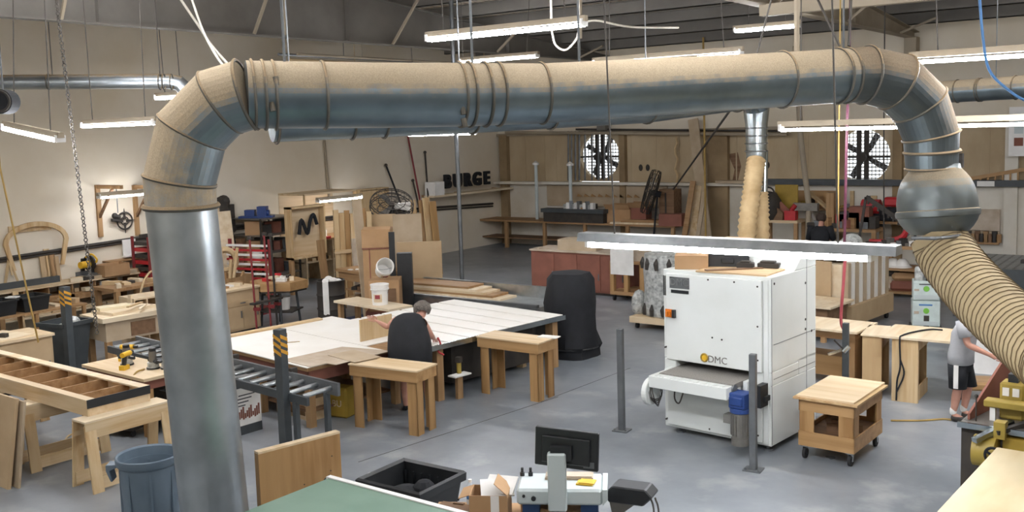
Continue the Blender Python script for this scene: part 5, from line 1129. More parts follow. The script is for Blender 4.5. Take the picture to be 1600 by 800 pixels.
# brown cabinets, handcart, film drum in the middle distance
p = at(930, 462, 0)
chest('brown_cabinet', 'low brown two-door cabinet standing left of the paper-draped handcart', 'cabinet', (p.x-.5, p.y+.45, 0), 0, 2.6, .8, 1.0, 'hardboard', 'cardred', 4)
S('cabinet_carton', 'mdf2', M().box(-.5, .5, -.3, .3, 0, .25), 'flat pale carton lying on the brown two-door cabinet', 'carton', (p.x-.6, p.y+.45, 1.001), .1)
t = T('timber_cart', 'small timber cart on castors with a paper sheet draped over its front', 'cart', (-10.7, 19.4, 0), 0)
M().box(-.45, .45, -.4, .4, .14, .22).obj('deck', 'midwood', t); m = M()
for x in (-.4, -.05, .35):
    for y in (-.35, .35): M().box(x-.05, x+.05, y-.05, y+.05, .22, .88).obj('post', 'amberz', t)
M().box(-.45, .45, -.4, .4, .84, .90).obj('top', 'midwood', t)
for x in (-.38, .38):
    for y in (-.33, .33): M().cyl((x-.02, y, .06), (x+.02, y, .06), .06, 12).box(x-.03, x+.03, y-.03, y+.03, .1, .14).obj('caster', 'rubber', t)
pc = M(); pc.box(-.42, .16, -.415, -.405, .60, 1.42); S('draped_paper', 'paper', pc, 'white paper sheet hanging on the front of the small timber cart', 'paper', (-10.7, 19.4, 0))
S('cart_parcel', 'hardboard', M().ball((0, 0, .22), .32, 12, 1.1, .9, .8).box(-.2, .3, -.25, .2, 0, .3), 'wrapped grey brown parcel on the small timber cart', 'parcel', (-10.45, 19.4, .901), .2)
t = T('film_roll', 'large drum of clear film and dark sheeting on a wheeled dolly left of the sander', 'roll', (-8.75, 17.0, .24), 0)
M().lathe([(0, 0), (.40, 0), (.42, .1), (.40, .5), (.42, .9), (.39, 1.18), (.2, 1.22), (0, 1.2)], 26).obj('film', 'bag', t, smooth=True); m = M()
for k in range(12):
    a = -2.6+.28*k; q = V((.425*math.cos(a), .425*math.sin(a), 0)); h0 = .02 if k % 2 else .9
    M().tube([q+V((0, 0, h0)), q*1.01+V((.02*math.sin(k), 0, h0+.12)), q+V((0, 0, h0+.22))], [.04, .05, .01], 5).obj('dark_tatter', 'dark', t)
M().ball((-.52, -.1, .18), .2, 10, .7, 1, 1.4).obj('loose_film', 'bag', t)
t = T('dolly', 'low wooden dolly on castors under the film drum', 'dolly', (-8.75, 17.0, 0), 0); M().box(-.52, .52, -.5, .5, .12, .235).obj('deck', 'plylight', t)
for x in (-.4, .4):
    for y in (-.4, .4): M().cyl((x-.02, y, .055), (x+.02, y, .055), .055, 12).box(x-.03, x+.03, y-.03, y+.03, .08, .12).obj('caster', 'rubber', t)
p = gp(895, 16.6)
t = T('bagged_stand', 'tall bundle wrapped in black sheeting behind the second amber table', 'bundle', (at(888, 562, 0).x-.15, at(888, 562, 0).y+.35, 0), .2)
m = M(); pr = [(0, 0), (.46, 0), (.44, .12), (.48, .2), (.42, .5), (.44, .9), (.40, 1.3), (.32, 1.42), (0, 1.46)]
m.lathe(pr, 22)
for v in m.b.verts:
    a = math.atan2(v.co.y, v.co.x); k = 1+.07*math.sin(5*a+v.co.z*4)+.04*math.sin(11*a-v.co.z*7); v.co.x *= k; v.co.y *= k
m.obj('sheeting', 'blackc', t, smooth=True); M().ring((0, 0, .17), (0, 0, 1), .47, .015, 22, 5).obj('tie', 'black', t)
lay('pine_block', 'pine', (.12, .12, .3), 'short pine post standing behind the second amber table legs', 'post', at(815, 573, 0), .1)
# ---- shelving right, vice bench, red machine
def shelf_bench(name, label, px0, px1, y, d, h, levels, topm, rz=0):
    a, b = ony(px0, 400, y), ony(px1, 400, y); w = b.x-a.x
    t = T(name, label, 'bench', ((a.x+b.x)/2, y+d/2, 0), rz)
    M().box(-w/2, w/2, -d/2, d/2, h-.07, h).obj('top', topm, t)
    for l in levels: M().box(-w/2, w/2, -d/2+.03, d/2, l-.04, l).obj('shelf', 'midwood', t)
    n = max(2, int(w/1.6)+1)
    for k in range(n):
        x = -w/2+.06+(w-.12)*k/(n-1)
        for y_ in (-d/2+.06, d/2-.06): M().box(x-.05, x+.05, y_-.05, y_+.05, 0, h-.07).obj('leg', 'midwoodz', t)
    return t, w
Yr = 22.0
t, w = shelf_bench('shelf_bench', 'wooden bench with open lower shelves left of the tan hose', 1372, 1462, Yr, .8, 1.12, (.12, .62), 'midwood')
bx = t.location.x
for i, px in enumerate((1394, 1409)): p = ony(px, 420, Yr+.3); S('hard_hat', 'paper', M().lathe([(.0, .19), (.07, .18), (.13, .12), (.15, .04), (.2, .02), (.2, 0), (.13, 0), (0, .0)], 18), ('left', 'right')[i]+' of two white hard hats on the shelf left of the tan hose', 'hat', (p.x, Yr+.35, .621), smooth=True)
for i, (px, w_, h_, z, mt, lb) in enumerate(((1383, .5, .3, .121, 'hardboard', 'grey brown sack on the bottom shelf under the hard hats'), (1414, .6, .22, .121, 'cardred', 'brown parcel on the bottom shelf right of the sack'), (1412, .5, .18, .342, 'card', 'smaller tan parcel stacked on the brown parcel'), (1386, .45, .22, .425, 'dark', 'dark sack lying on the grey brown sack'))):
    p = ony(px, 440, Yr+.4); S('sack', mt, M().box(-w_/2, w_/2, -.25, .25, 0, h_), lb, 'sack', (p.x, Yr+.4, z if z != .425 else .422), .15*i, bevel=.06)
p = ony(1396, 385, Yr+.4); t = T('red_clamp_jack', 'curved red machine arm on the bench left of the duct ball', 'machine', (p.x, Yr+.35, 1.121), 0)
m = M(); m.tube(spline([(-.5, 0, .04), (-.1, 0, .06), (.2, 0, .16), (.34, 0, .42)], 6), [.05]*7+[.07]*12, 8); m.obj('arm', 'red', t); M().box(-.55, .4, -.15, .15, 0, .04).obj('base', 'dark', t); M().bar((.3, 0, .2), (.62, 0, .48), .05, .05).obj('lever', 'steel', t)
p = ony(1385, 355, Yr+.6); t = T('notched_arm', 'black notched steel arm leaning above the red machine arm', 'arm', (p.x-.1, Yr+.6, 1.121), 0)
m = M(); m.bar((-.35, 0, 1.0), (.75, 0, .25), .05, .1); m.bar((-.35, 0, 1.0), (-.5, 0, .0), .05, .05); m.bar((.7, 0, .3), (.72, 0, 0), .05, .05)
for k in range(9): m.box(-.3+.11*k-.02, -.3+.11*k+.02, -.03, .03, .84-.075*k, .9-.075*k)
m.obj('frame', 'dark', t); M().bar((.2, .02, .55), (.8, .02, .95), .04, .04).obj('rod', 'steel', t)
p = ony(1390, 320, YB-1.0)
t = T('red_radial_machine', 'red and black machine head on the back wall shelf under the right exhaust fan', 'machine', (p.x, YB-.75, p.z-.2), 0); M().box(-.9, 1.2, -.25, .75, -.30, -.24).obj('shelf', 'midwood', t); M().box(-.2, 1.1, -.14, .14, .14, .38).obj('head', 'red', t, bevel=.05); M().cyl((-.75, -.02, .12), (-.3, -.02, .12), .2, 14).obj('motor', 'red', t); M().box(-.45, .25, -.12, .12, -.24, .1).obj('body', 'blackc', t, bevel=.03); M().box(.3, 1.0, -.05, .05, -.18, -.12).obj('rail', 'steel', t)
# vice bench under the wall, tools
t, w = shelf_bench('tool_bench', 'pale wooden workbench against the white back wall left of the person in black', 1186, 1246, 25.4, .7, 1.25, (.35,), 'plylight')
tb = t.location.copy()
S('wall_picture', 'mustard2', M().box(-.32, .32, -.02, .02, -.45, .45), 'framed picture leaning on the white wall above the pale workbench', 'picture', (ony(1228, 335, 25.9).x, 25.95, 1.712), bevel=.01)['label'] = 'small framed picture standing on the pale workbench at the white wall'
b = T('tool_bag', 'dark round bag on the pale workbench beside the tan hose', 'bag', (ony(1203, 350, 25.7).x, 25.6, 1.251)); M().lathe([(0, 0), (.26, 0), (.36, .2), (.34, .5), (.2, .72), (0, .76)], 16).obj('bag', 'dark', b, smooth=True); M().tube(arc((0, 0, .7), .16, 0, PI, 8, 'xz'), .025, 6).obj('handle', 'dark', b)
S('red_gadget', 'red', M().box(-.15, .15, -.1, .1, 0, .25).cyl((0, 0, .25), (.12, 0, .4), .06), 'small red gadget on the pale workbench right of the picture', 'gadget', (ony(1236, 350, 25.6).x, 25.6, 1.251))
b = T('bird_house', 'small wooden house-shaped box on the pale workbench', 'box', (ony(1216, 352, 25.6).x, 25.55, 1.251)); M().prism([(-.18, 0), (.18, 0), (.18, .2), (0, .36), (-.18, .2)], -.12, .12, 'y').obj('body', 'darkwood', b); M().bar((-.24, 0, .17), (0, 0, .39), .28, .02, (0, 1, 0)).bar((.24, 0, .17), (0, 0, .39), .28, .02, (0, 1, 0)).obj('roof', 'cardred', b)
x0, x1 = yb(1232, 310, .08).x, yb(1312, 310, .08).x; z0, z1 = yb(1270, 320, .1).z, yb(1270, 298, .1).z
S('wall_backboard', 'amber', M().box(x0, x1, YB-.06, YB-.0, z0, z1), 'orange-brown plywood board fixed under the dark ledge of the back wall', 'board')
x0, x1 = yb(1195, 310, .3).x, yb(1420, 322, .3).x; S('wall_shelf', 'midwood', M().box(x0, x1, YB-.45, YB-.07, z0-.12, z0-.06), 'long thin shelf under the orange-brown board on the back wall', 'shelf')
for i, (x0, y0, x1, y1, mt, w_) in enumerate(((1264, 300, 1296, 328, 'pine', .16), (1198, 318, 1240, 303, 'pine', .16), (1296, 328, 1318, 322, 'ycord', .12), (1262, 322, 1310, 412, 'whitep', .05))):
    S('slanted_lath', mt, M().bar(yb(x0, y0, .35+.1*i), yb(x1, y1, .55+.1*i), w_, .05), ('pale lath slanting down to the right above the person in black', 'pale lath slanting up to the right on the wall shelf', 'short yellow lath near the hanging maroon hose', 'thin white stick leaning beside the person in black')[i], 'lath')
t = T('steel_column', 'slim grey upright pole in front of the back wall right of the shiny drop pipe', 'pole', (yb(1258, 300, 1.6).x, YB-1.6, 0)); M().tube([(-.25, 0, 5.8), (-.12, 0, 3.4), (.1, 0, 1.6), (.05, 0, 0)], .075, 10).obj('pipe', 'beam2', t); M().box(-.3, .35, -.08, .08, 1.5, 1.7).obj('bracket', 'cast', t)
offcuts('tools on the right back wall', 'small dark tool hung on the white back wall by the red machine', ['dark', 'midwood', 'steel', 'tancord'], [(V((yb(1306+8.5*k, 335, .05).x, YB-.06, yb(1306+8.5*k, 338+(k*7) % 20, .05).z)), (.1+.05*(k % 3), .08, .35+.12*(k % 4)), 0) for k in range(13)])
t, w = shelf_bench('back_bench', 'brown workbench along the white back wall behind the trough lamp', 1262, 1368, 25.2, .8, 1.1, (.3,), 'midwood')
for i, (px, mt, w_, h_) in enumerate(((1330, 'dark', .5, .4), (1345, 'cardred', .5, .55), (1318, 'red', .3, .35), (1360, 'dark', .35, .3), (1300, 'midwoodz', .2, .9))):
    lay('bench_item', mt, (w_, .35, h_), ('dark grinder box', 'reddish wooden box', 'red tool box', 'dark small box', 'upright yellowish timber')[i]+' on the brown bench at the white back wall', 'box', (ony(px, 360, 25.6).x, 25.6, 1.101), 0)
# ---- stack trolley
t = T('sheet_trolley', 'pale trolley loaded with upright white strips behind the white sander', 'trolley', (-5.85, 18.85, 0), -.12)
M().box(-.5, .5, -.95, .95, .14, .5).obj('base_box', 'mdf', t); M().box(-.48, .12, -.98, -.94, .5, 1.3).obj('end_panel', 'mdf', t); M().box(-.5, -.46, -.95, .95, .5, 1.22).obj('back_panel', 'mdf', t)
for k in range(11): M().box(.30-.012*(k % 3), .42, -.92+.17*k, -.80+.17*k, .5, 1.28+.02*(k % 2)).obj('strip', 'sheet' if k % 2 else 'mdf2', t)
M().box(-.1, .30, -.92, .95, .5, 1.24).obj('load', 'pale', t)
for x in (-.4, .4):
    for y in (-.85, .85): M().cyl((x-.025, y, .06), (x+.025, y, .06), .06, 12).box(x-.03, x+.03, y-.03, y+.03, .1, .14).obj('caster', 'rubber', t)
S('shrink_film', 'bag', M().box(-.4, .35, -.8, .8, 0, .16).ball((.1, -.3, .16), .2, 10).ball((-.1, .4, .16), .22, 10), 'grey film and scraps heaped on top of the pale trolley', 'film', (-5.85, 18.85, 1.30), -.12, bevel=.02)
t = T('plank_table', 'low table of rough planks beside the pale trolley behind the sander', 'table', (-6.05, 17.35, 0), -.1)
for k in range(3): M().box(-.7, .6, -.5+.34*k, -.18+.34*k, .62, .66).obj('plank', 'pale', t)
M().box(-.6, .5, -.4, .4, .2, .62).obj('crate', 'darkwood', t); m = M(); [m.box(x-.04, x+.04, y-.04, y+.04, .0, .2) for x in (-.5, .4) for y in (-.33, .33)]; m.obj('foot', 'midwood', t)
# ---- right hand tables
c = at(1305, 512, .86)
t = T('plywood_table', 'pale plywood table half hidden behind the white sander', 'table', (-4.75, 14.5, 0), -.06)
M().box(-.85, .55, -.42, .42, .83, .86).obj('top', 'pale', t); M().box(-.8, .5, -.36, .36, .72, .83).obj('apron', 'midwood', t)
for x in (-.74, .44): M().box(x-.05, x+.05, -.34, .34, .0, .72).obj('leg', 'midwoodz', t)
M().box(-.7, .3, -.1, .3, .1, .4).obj('lower_crate', 'amber', t)
t = T('pedestal_table', 'narrow plywood stand between the two pale tables right of the sander', 'table', (-4.05, 14.32, 0), .12)
M().box(-.14, .16, -.36, .38, .84, .86).obj('top', 'pale', t); M().box(-.12, .14, -.34, -.32, .02, .84).obj('front_panel', 'plyz', t); M().box(-.12, .14, .32, .34, 0, .84).obj('back_panel', 'plyz', t); M().box(-.12, -.1, -.32, .32, 0, .84).obj('side_panel', 'plyz', t); M().box(.12, .14, -.3, .32, .66, .84).obj('rail', 'plyz', t)
t = T('pedestal_table', 'pine pedestal table with a black cord dangling, left of the person in grey', 'table', (-3.38, 14.2, 0), .03)
M().box(-.48, .50, -.38, .50, .87, .90).obj('top', 'pale', t)
bx_ = (-.32, .12, -.36, .40)
M().box(-.32, -.02, -.36, -.335, 0, .87).obj('front_panel', 'pinez', t); M().box(-.02, .02, -.36, -.30, 0, .87).obj('corner_post', 'pinez', t); M().box(-.32, -.02, .36, .385, 0, .87).obj('back_panel', 'pinez', t); M().box(-.32, -.295, -.335, .36, 0, .87).obj('side_panel', 'pinez', t); M().box(-.02, .0, -.3, .36, .0, .2).obj('lower_rail', 'pinez', t); M().box(-.02, .0, -.3, .36, .7, .87).obj('upper_rail', 'pinez', t)
m = M(); m.tube(spline([(.2, .3, .91), (.05, .25, .915), (-.1, .0, .915), (-.2, -.3, .91), (-.21, -.40, .86), (-.2, -.40, .5), (-.24, -.39, .3), (-.25, -.39, .02)], 6), .012, 6)
m.tube(spline([(-.2, -.4, .6), (-.15, -.4, .4), (-.24, -.395, .15)], 6), .012, 6)
S('extension_lead', 'blackc', m, 'black cord draped over the pine pedestal table to the floor', 'cord', (-3.38, 14.2, 0), .03)
# stacked tool cases
t0 = at(1441, 524, 0)
for i, (z, h, w_) in enumerate(((.16, .46, .46), (.63, .34, .44))):
    t = T('tool_case', ('lower', 'upper')[i]+' pale grey-green tool case of the stack behind the pedestal table', 'case', (t0.x, t0.y+.2, z), .3)
    M().box(-w_/2, w_/2, -.2, .2, 0, h).obj('case', 'sysgrey', t, bevel=.015); M().box(-w_/2+.03, w_/2-.03, -.21, -.2, .02, .1).obj('latch_strip', 'greygreen', t); M().cyl((0, -.215, h*.62), (0, -.2, h*.62), .05, 16).obj('latch', 'lime', t); M().box(-.12, .1, -.207, -.2, h*.82, h*.88).obj('name_strip', 'bluecord' if i == 0 else 'greypost', t)
    if i == 0: M().box(-.04, .05, -.208, -.2, .0, .2).obj('socket', 'dark', t)
    M().box(-.2, -.12, -.208, -.2, h*.5, h*.6).obj('badge', 'hardboard', t)
S('case_dolly', 'greypost', M().box(-.26, .26, -.24, .24, .08, .155).cyl((-.2, -.2, .045), (-.2, -.16, .045), .045).cyl((.2, -.2, .045), (.2, -.16, .045), .045).cyl((-.2, .16, .045), (-.2, .2, .045), .045).cyl((.2, .16, .045), (.2, .2, .045), .045), 'dark wheeled base under the pale tool cases', 'dolly', (t0.x, t0.y+.2, 0), .3)
S('clear_jar', 'bag', M().lathe([(0, 0), (.08, 0), (.08, .2), (.06, .24), (0, .24)], 14), 'clear jar on top of the pale tool cases', 'jar', (t0.x-.1, t0.y+.15, .971), smooth=True)
S('small_can', 'blackc', M().lathe([(0, 0), (.09, 0), (.09, .12), (0, .16)], 14), 'small black object on top of the pale tool cases', 'cap', (t0.x+.1, t0.y+.15, .971), smooth=True)
p = at(1475, 625, 0)
t = T('orange_scooter', 'small orange wooden dolly behind the person in grey', 'dolly', (-2.75, 14.55, 0), .4); M().box(-.3, .3, -.22, .22, .14, .26).obj('tray', 'amber', t, bevel=.03)
for x in (-.22, .22):
    for y in (-.15, .15): M().cyl((x-.02, y, .06), (x+.02, y, .06), .06, 12).box(x-.025, x+.025, y-.03, y+.03, .1, .14).obj('caster', 'rubber', t)
p = at(1482, 520, .9); t = T('white_bench', 'small white stand with a pinkish top behind the grey person', 'stand', (-2.95, 16.2, 0), .1); M().box(-.3, .3, -.3, .3, .92, .98).obj('top', 'pale', t); M().box(-.26, .26, -.26, .26, .0, .88).obj('body', 'whitep', t); M().box(-.3, .3, -.3, .3, .88, .92).obj('trim', 'pink', t)
# ---- perforated bench, racks at the far right
a, b = ony(1480, 400, 21.0), ony(1640, 400, 21.0)
t = T('downdraft_bench', 'large grey perforated bench behind the tan hose', 'bench', (a.x+.2, 20.4, 0), 0)
m = M(); m.box(0, 4.2, 0, 2.2, .93, .97); m.obj('top', 'peg', t)
m = M()
for i in range(26):
    for j in range(13): m.cyl((.12+.16*i, .12+.165*j, .971), (.12+.16*i, .12+.165*j, .9725), .03, 6)
m.obj('hole', 'dark', t)
M().box(0, 4.2, -.02, 0, .25, .97).obj('front_panel', 'greypost', t); m = M(); [m.box(x-.05, x+.05, .0, .1, 0, .25) for x in (.1, 4.1)]; [m.box(x-.05, x+.05, 2.1, 2.2, 0, .93) for x in (.1, 4.1)]; m.obj('leg', 'greypost', t)
db = V((a.x+.2, 20.4, .9726))
S('red_edge_board', 'cardred', M().box(0, 1.6, -.2, .2, 0, .16), 'reddish brown board on the perforated bench at the right picture edge', 'board', db+V((2.0, 1.7, .0)), .05)
S('bent_tool', 'dark', M().tube(spline([(0, 0, .05), (.1, .1, .25), (.2, .25, .5), (.4, .4, .62)], 6), .04, 6).box(-.08, .08, -.08, .08, 0, .06), 'dark bent tool standing on the perforated bench', 'tool', db+V((1.15, 1.0, 0)))
lay('yellow_note', 'lime', (.28, .2, .02), 'yellow-green card on the perforated bench by the bent tool', 'card', db+V((1.55, 1.1, 0)), .3)
x0, x1 = yb(1500, 340, .1).x, yb(1562, 340, .1).x
S('grey_sheet', 'hardboard', M().box(x0, x1, YB-.08, YB-.0, yb(1530, 360, .1).z, yb(1530, 327, .1).z), 'grey sheet fixed to the white wall behind the hose top', 'sheet')
t = T('file_rack', 'wall rack with a row of dark files behind the hose top', 'rack', (x0, YB-.12, yb(1530, 381, .1).z)); wv = x1-x0; hh = yb(1530, 361, .1).z-yb(1530, 381, .1).z
M().box(0, wv, -.04, .1, 0, .05).obj('rail', 'midwood', t); M().box(0, wv, .06, .1, 0, hh).obj('board', 'mdf2', t)
for k in range(9): M().box(.06+wv*k/9.3, .06+wv*k/9.3+.12, -.02, .05, .05, hh*(.8+.2*(k % 2))).obj('file', ('darkwood', 'dark', 'midwoodz')[k % 3], t)
t = T('wooden_rake', 'orange toothed wooden lath lying on the dark back ledge right of the duct', 'lath', (yb(1512, 282, .2).x, YB-.16, Z1+.141)); M().bar((0, 0, .02), (1.45, 0, .3), .06, .09).obj('bar', 'amber', t); m = M()
for k in range(8): m.box(.1+.17*k, .14+.17*k, -.02, .02, .0, .04+.034*k)
m.obj('tooth', 'amber', t); lay('ledge_label', 'paper', (.4, .02, .13), 'white label on the dark back ledge right of the duct', 'label', (yb(1540, 290, .28).x, YB-.27, Z1-.01))
p = yb(1593, 215, .2); t = T('wall_switchbox', 'white electrical box with a small sign high on the right of the back wall', 'box', (p.x, YB-.3, p.z)); M().box(-.22, .22, -.02, .14, -.45, .75).obj('case', 'whitep', t); M().box(-.1, .1, -.03, -.02, -.2, .0).obj('sign', 'cardred', t); M().box(-.1, .1, -.03, -.02, .1, .4).obj('panel', 'greygreen', t)
p = yb(1578, 330, .05)
# ---- yellow planer table and plywood crate
t = T('yellow_shaper', 'mustard yellow woodworking machine with a cast table at the right edge', 'machine', (-2.08, 10.25, 0), -.05)
M().box(.0, 1.6, 0, .9, .84, .88).obj('table', 'cast', t); M().box(-.02, 1.62, -.03, .0, .83, .885).obj('table_edge', 'ductclean', t)
M().box(.30, 1.5, .12, .85, 0, .84).obj('base', 'dark', t); M().box(.0, .28, .05, .86, 0, .84).obj('side_cabinet', 'dark', t)
M().box(.17, 1.5, .16, .30, 1.02, 1.09).obj('beam', 'mustard', t, bevel=.01)
hbo = M().box(.28, .50, .31, .50, .88, 1.25).obj('head', 'mustard', t, bevel=.02); M().box(.35, .44, .34, .46, 1.25, 1.33).obj('cap', 'black', hbo)
M().box(.31, .37, .297, .31, 1.12, 1.20).obj('warning_label', 'paper', hbo); M().box(.40, .46, .297, .31, 1.12, 1.20).obj('warning_label', 'paper', hbo)
M().box(.34, .46, .6, .72, .88, 1.55).obj('column', 'mustard', t); M().box(.22, .27, .2, .25, .88, 1.02).obj('beam_post', 'whitep', t); M().box(1.2, 1.25, .2, .25, .88, 1.02).obj('beam_post', 'whitep', t)
M().bar((.20, -.28, .80), (.44, .12, .92), .06, .045).obj('fence_bar', 'ductclean', t); M().bar((.36, -.12, .86), (.60, .2, .93), .05, .04).obj('guide_bar', 'dark', t); M().box(.33, .43, -.12, .0, .80, .96).obj('clamp_block', 'mustard', t)
m = M().tf((.38, -.30, .68)); m.ring((0, 0, 0), (.2, 1, .1), .085, .014, 22, 6)
for k in range(3): m.bar((0, 0, 0), (.085*math.cos(k*2.1+.5), 0, .085*math.sin(k*2.1+.5)), .018, .018, (0, 1, 0))
m.cyl((0, .0, 0), (0, .2, 0), .02, 8); m.obj('handwheel', 'blackc', t)
M().cyl((.16, -.10, .66), (.36, -.10, .66), .15, 22).obj('drum', 'mustard', t, smooth=True); M().box(.40, 1.5, -.06, .08, .45, .80).obj('cross_rail', 'mustard2', t)
M().box(.62, .9, .3, .55, .88, 1.12).obj('gauge', 'steel', t); M().cyl((.12, .1, .88), (.12, .1, 1.12), .008, 6).ball((.12, .1, 1.13), .02, 8).obj('stop_pin', 'dark', t)
# board held by the person
tl = at(1557, 562, 1.14); m = M()
A = at(1500, 640, .89); B_ = V((A.x+.42, A.y+1.15, .89))
m.prism([(0, 0), (1.55, 0), (1.55, .62), (1.2, .66), (0, .06)], -.012, .012, 'y')
S('held_board', 'cardred', m, 'brown board standing on the cast table edge, held by the person in grey', 'board', (-2.02, 10.34, .886), math.radians(78))
t = T('plywood_stack', 'stack of pale plywood sheets at the bottom right corner', 'stack', (-1.57, 9.22, 0), -.05); 
for k in range(6): M().box(.0, 2.44, -2.4, 0, .88+.02*k, .898+.02*k).obj('sheet', 'paley', t)
M().box(.05, 2.4, -2.35, -.05, .78, .88).obj('pallet', 'midwood', t); m = M(); [m.box(x-.06, x+.06, y-.06, y+.06, 0, .78) for x in (.12, 2.3) for y in (-2.25, -.15)]; m.obj('leg', 'midwoodz', t)
# ---- left near: side table with routers, black tubs, feed box
t = T('router_table', 'small wooden table with routers behind the ladder beam', 'table', (-12.0, 7.72, 0), -.05)
M().box(-.85, .72, -.32, .36, .76, .80).obj('top', 'plylight', t); M().box(-.8, .68, -.28, .32, .64, .76).obj('apron', 'cardred', t)
for x in (-.75, .62):
    for y in (-.22, .26): M().box(x-.055, x+.055, y-.055, y+.055, 0, .64).obj('leg', 'amberz', t)
M().box(-.75, .62, -.2, .25, .18, .21).obj('shelf', 'midwood', t)
def router(p, rz, label, mt):
    t = T('router', label, 'router', p, rz); M().cyl((0, 0, 0), (0, 0, .02), .09, 18).obj('base', 'black', t); M().cyl((0, 0, .02), (0, 0, .09), .075, 16).obj('shield', 'bag', t); M().cyl((0, 0, .09), (0, 0, .24), .05, 16).obj('motor', mt, t)
    M().cyl((-.13, 0, .1), (.13, 0, .1), .022, 8).obj('handle', 'black', t); M().cyl((0, 0, .24), (0, 0, .28), .045, 14).obj('cap', 'black', t)
router((-12.25, 7.75, .801), .3, 'left router with a clear shield on the small wooden table', 'cast')
router((-11.72, 7.8, .801), -.2, 'right router beside the yellow drill on the small wooden table', 'cast')
router((-11.55, 7.9, .801), .9, 'rear router at the right end of the small wooden table', 'steel')
def drill(p, rz, label):
    t = T('cordless_drill', label, 'drill', p, rz); M().cyl((-.1, 0, .2), (.09, 0, .2), .035, 12).obj('body', 'yellow', t); M().cyl((.09, 0, .2), (.15, 0, .2), .02, 10).obj('chuck', 'black', t); M().bar((-.04, 0, .18), (-.07, 0, .06), .04, .05, (1, 0, 0)).obj('grip', 'black', t); M().box(-.13, 0, -.04, .04, 0, .06).obj('battery', 'yellow', t)
drill((-12.05, 7.62, .801), 2.0, 'yellow cordless drill at the front of the small router table')
drill((-12.45, 7.9, .801), .5, 'yellow cordless drill at the back left of the small router table')
m = M().tube(spline([(0, 0, 0), (.1, -.2, .0), (.15, -.34, -.15), (.18, -.36, -.4)], 6), .012, 6); S('drill_lead', 'ycord', m, 'yellow cord hanging from the front of the router table', 'cord', (-11.75, 7.68, .815))
for i, (x, y, rz) in enumerate(((-12.2, 8.42, .1), (-11.62, 8.28, -.05))):
    b = T('black_tub', ('taller back', 'shorter front')[i]+' of two black tubs left of the big duct under the conveyor', 'tub', (x, y, 0), rz); h = (.55, .42)[i]
    m = M(); A, B = frus(m, .46, .4, 0, .58, .5, h); m.f(A); A, _ = frus(m, .44, .38, .02, .55, .47, h-.01); m.f(A); m.obj('tub', 'black', b); m = M(); frus(m, .62, .54, h-.05, .64, .56, h); frus(m, .64, .56, h, .55, .47, h); m.obj('rim', 'black', b)
t = T('feed_box', 'white printed box with a red picture on the floor just right of the duct', 'box', (-10.5, 8.2, 0), PI/2-.17+.1)
M().box(-.26, .26, -.14, .14, .12, .62).obj('carton', 'paper', t); M().box(-.262, .262, -.142, .142, 0, .12).obj('dark_band', 'greypost', t); M().box(-.26, .26, -.14, .14, .62, .65).obj('lid', 'greypost', t)
m = M()
for k in range(12): m.box(-.12+.03*k, -.095+.03*k, -.1425, -.139, .2+.012*(k % 3), .28+.03*((k*5) % 4))
pc = m.obj('printed_picture', 'cardred', t); m = M()
for k in range(4): m.box(-.14+.02*k, .02+.05*k, -.1425, -.139, .38+.045*k, .395+.045*k)
m.obj('printed_lines', 'greypost', t)
t = T('yellow_sack', 'dark yellow sack with pale letters under the amber table', 'sack', (-9.85, 9.45, 0), .15); M().box(-.16, .16, -.12, .12, 0, .42).obj('sack', 'mustard2', t, bevel=.03); text_mesh('lettering', 'BU', .13, .002, 'pale', t, (.0, -.123, .2))
t = T('low_box', 'low brown box under the white sheets near the conveyor end', 'box', (-10.3, 9.3, 0), -.14); M().box(-.5, .3, -.25, .25, .0, .3).obj('body', 'plylight', t); M().box(-.4, .2, -.255, -.25, .06, .22).obj('front', 'midwood', t)
m = M(); m.tube(spline([(0, 0, .01), (.3, .1, .01), (.4, .35, .01), (.1, .45, .01), (-.15, .25, .01), (.1, .0, .01), (.5, -.1, .012), (.75, .1, .01)], 8), .012, 6)
S('floor_lead', 'tancord', m, 'tan cord looped on the floor under the ladder beam', 'cord', at(95, 690, 0))
m = M(); m.tube([at(1318, 652, .012)+V((-.1, .55, 0))+V((0, -.2, .25))] if 0 else spline([at(1392, 657, .012), at(1440, 657, .012), at(1480, 655, .012), at(1520, 662, .012)], 6), .012, 6)
S('floor_lead', 'ycord', m, 'yellow cord lying on the floor between rolling cart and yellow machine', 'cord')
t = T('planer', 'mustard yellow planer at the far end of the tan hose, beyond the right picture edge', 'machine', (4.75, 8.95, 0), .5)
M().box(-.5, .6, -.4, .4, 0, .75).obj('base', 'dark', t); M().box(-.55, .7, -.45, .45, .75, 1.4).obj('head', 'mustard', t, bevel=.03); M().box(-.7, 1.2, -.3, .3, .6, .66).obj('table', 'cast', t)
# ================================================================ PEOPLE
def skin(name, mat, J, E, root, parent=None, sub=2):
    me = bpy.data.meshes.new(name); ks = list(J); ix = {k: i for i, k in enumerate(ks)}
    me.from_pydata([tuple(J[k][0]) for k in ks], [(ix[a], ix[b]) for a, b in E], []); me.materials.append(X[mat])
    o = bpy.data.objects.new(name, me); COL.objects.link(o)
    md = o.modifiers.new('skin', 'SKIN'); md.use_smooth_shade = True; md.branch_smoothing = .6
    lay_ = me.skin_vertices[0] if me.skin_vertices else None
    if lay_ is None:
        bm = bmesh.new(); bm.from_mesh(me); bm.verts.layers.skin.verify(); bm.to_mesh(me); bm.free(); lay_ = me.skin_vertices[0]
    for k, i in ix.items():
        r = J[k][1]; lay_.data[i].radius = r if isinstance(r, tuple) else (r, r); lay_.data[i].use_root = k in root
    s = o.modifiers.new('sub', 'SUBSURF'); s.levels = s.render_levels = sub
    if parent: o.parent = parent
    return o
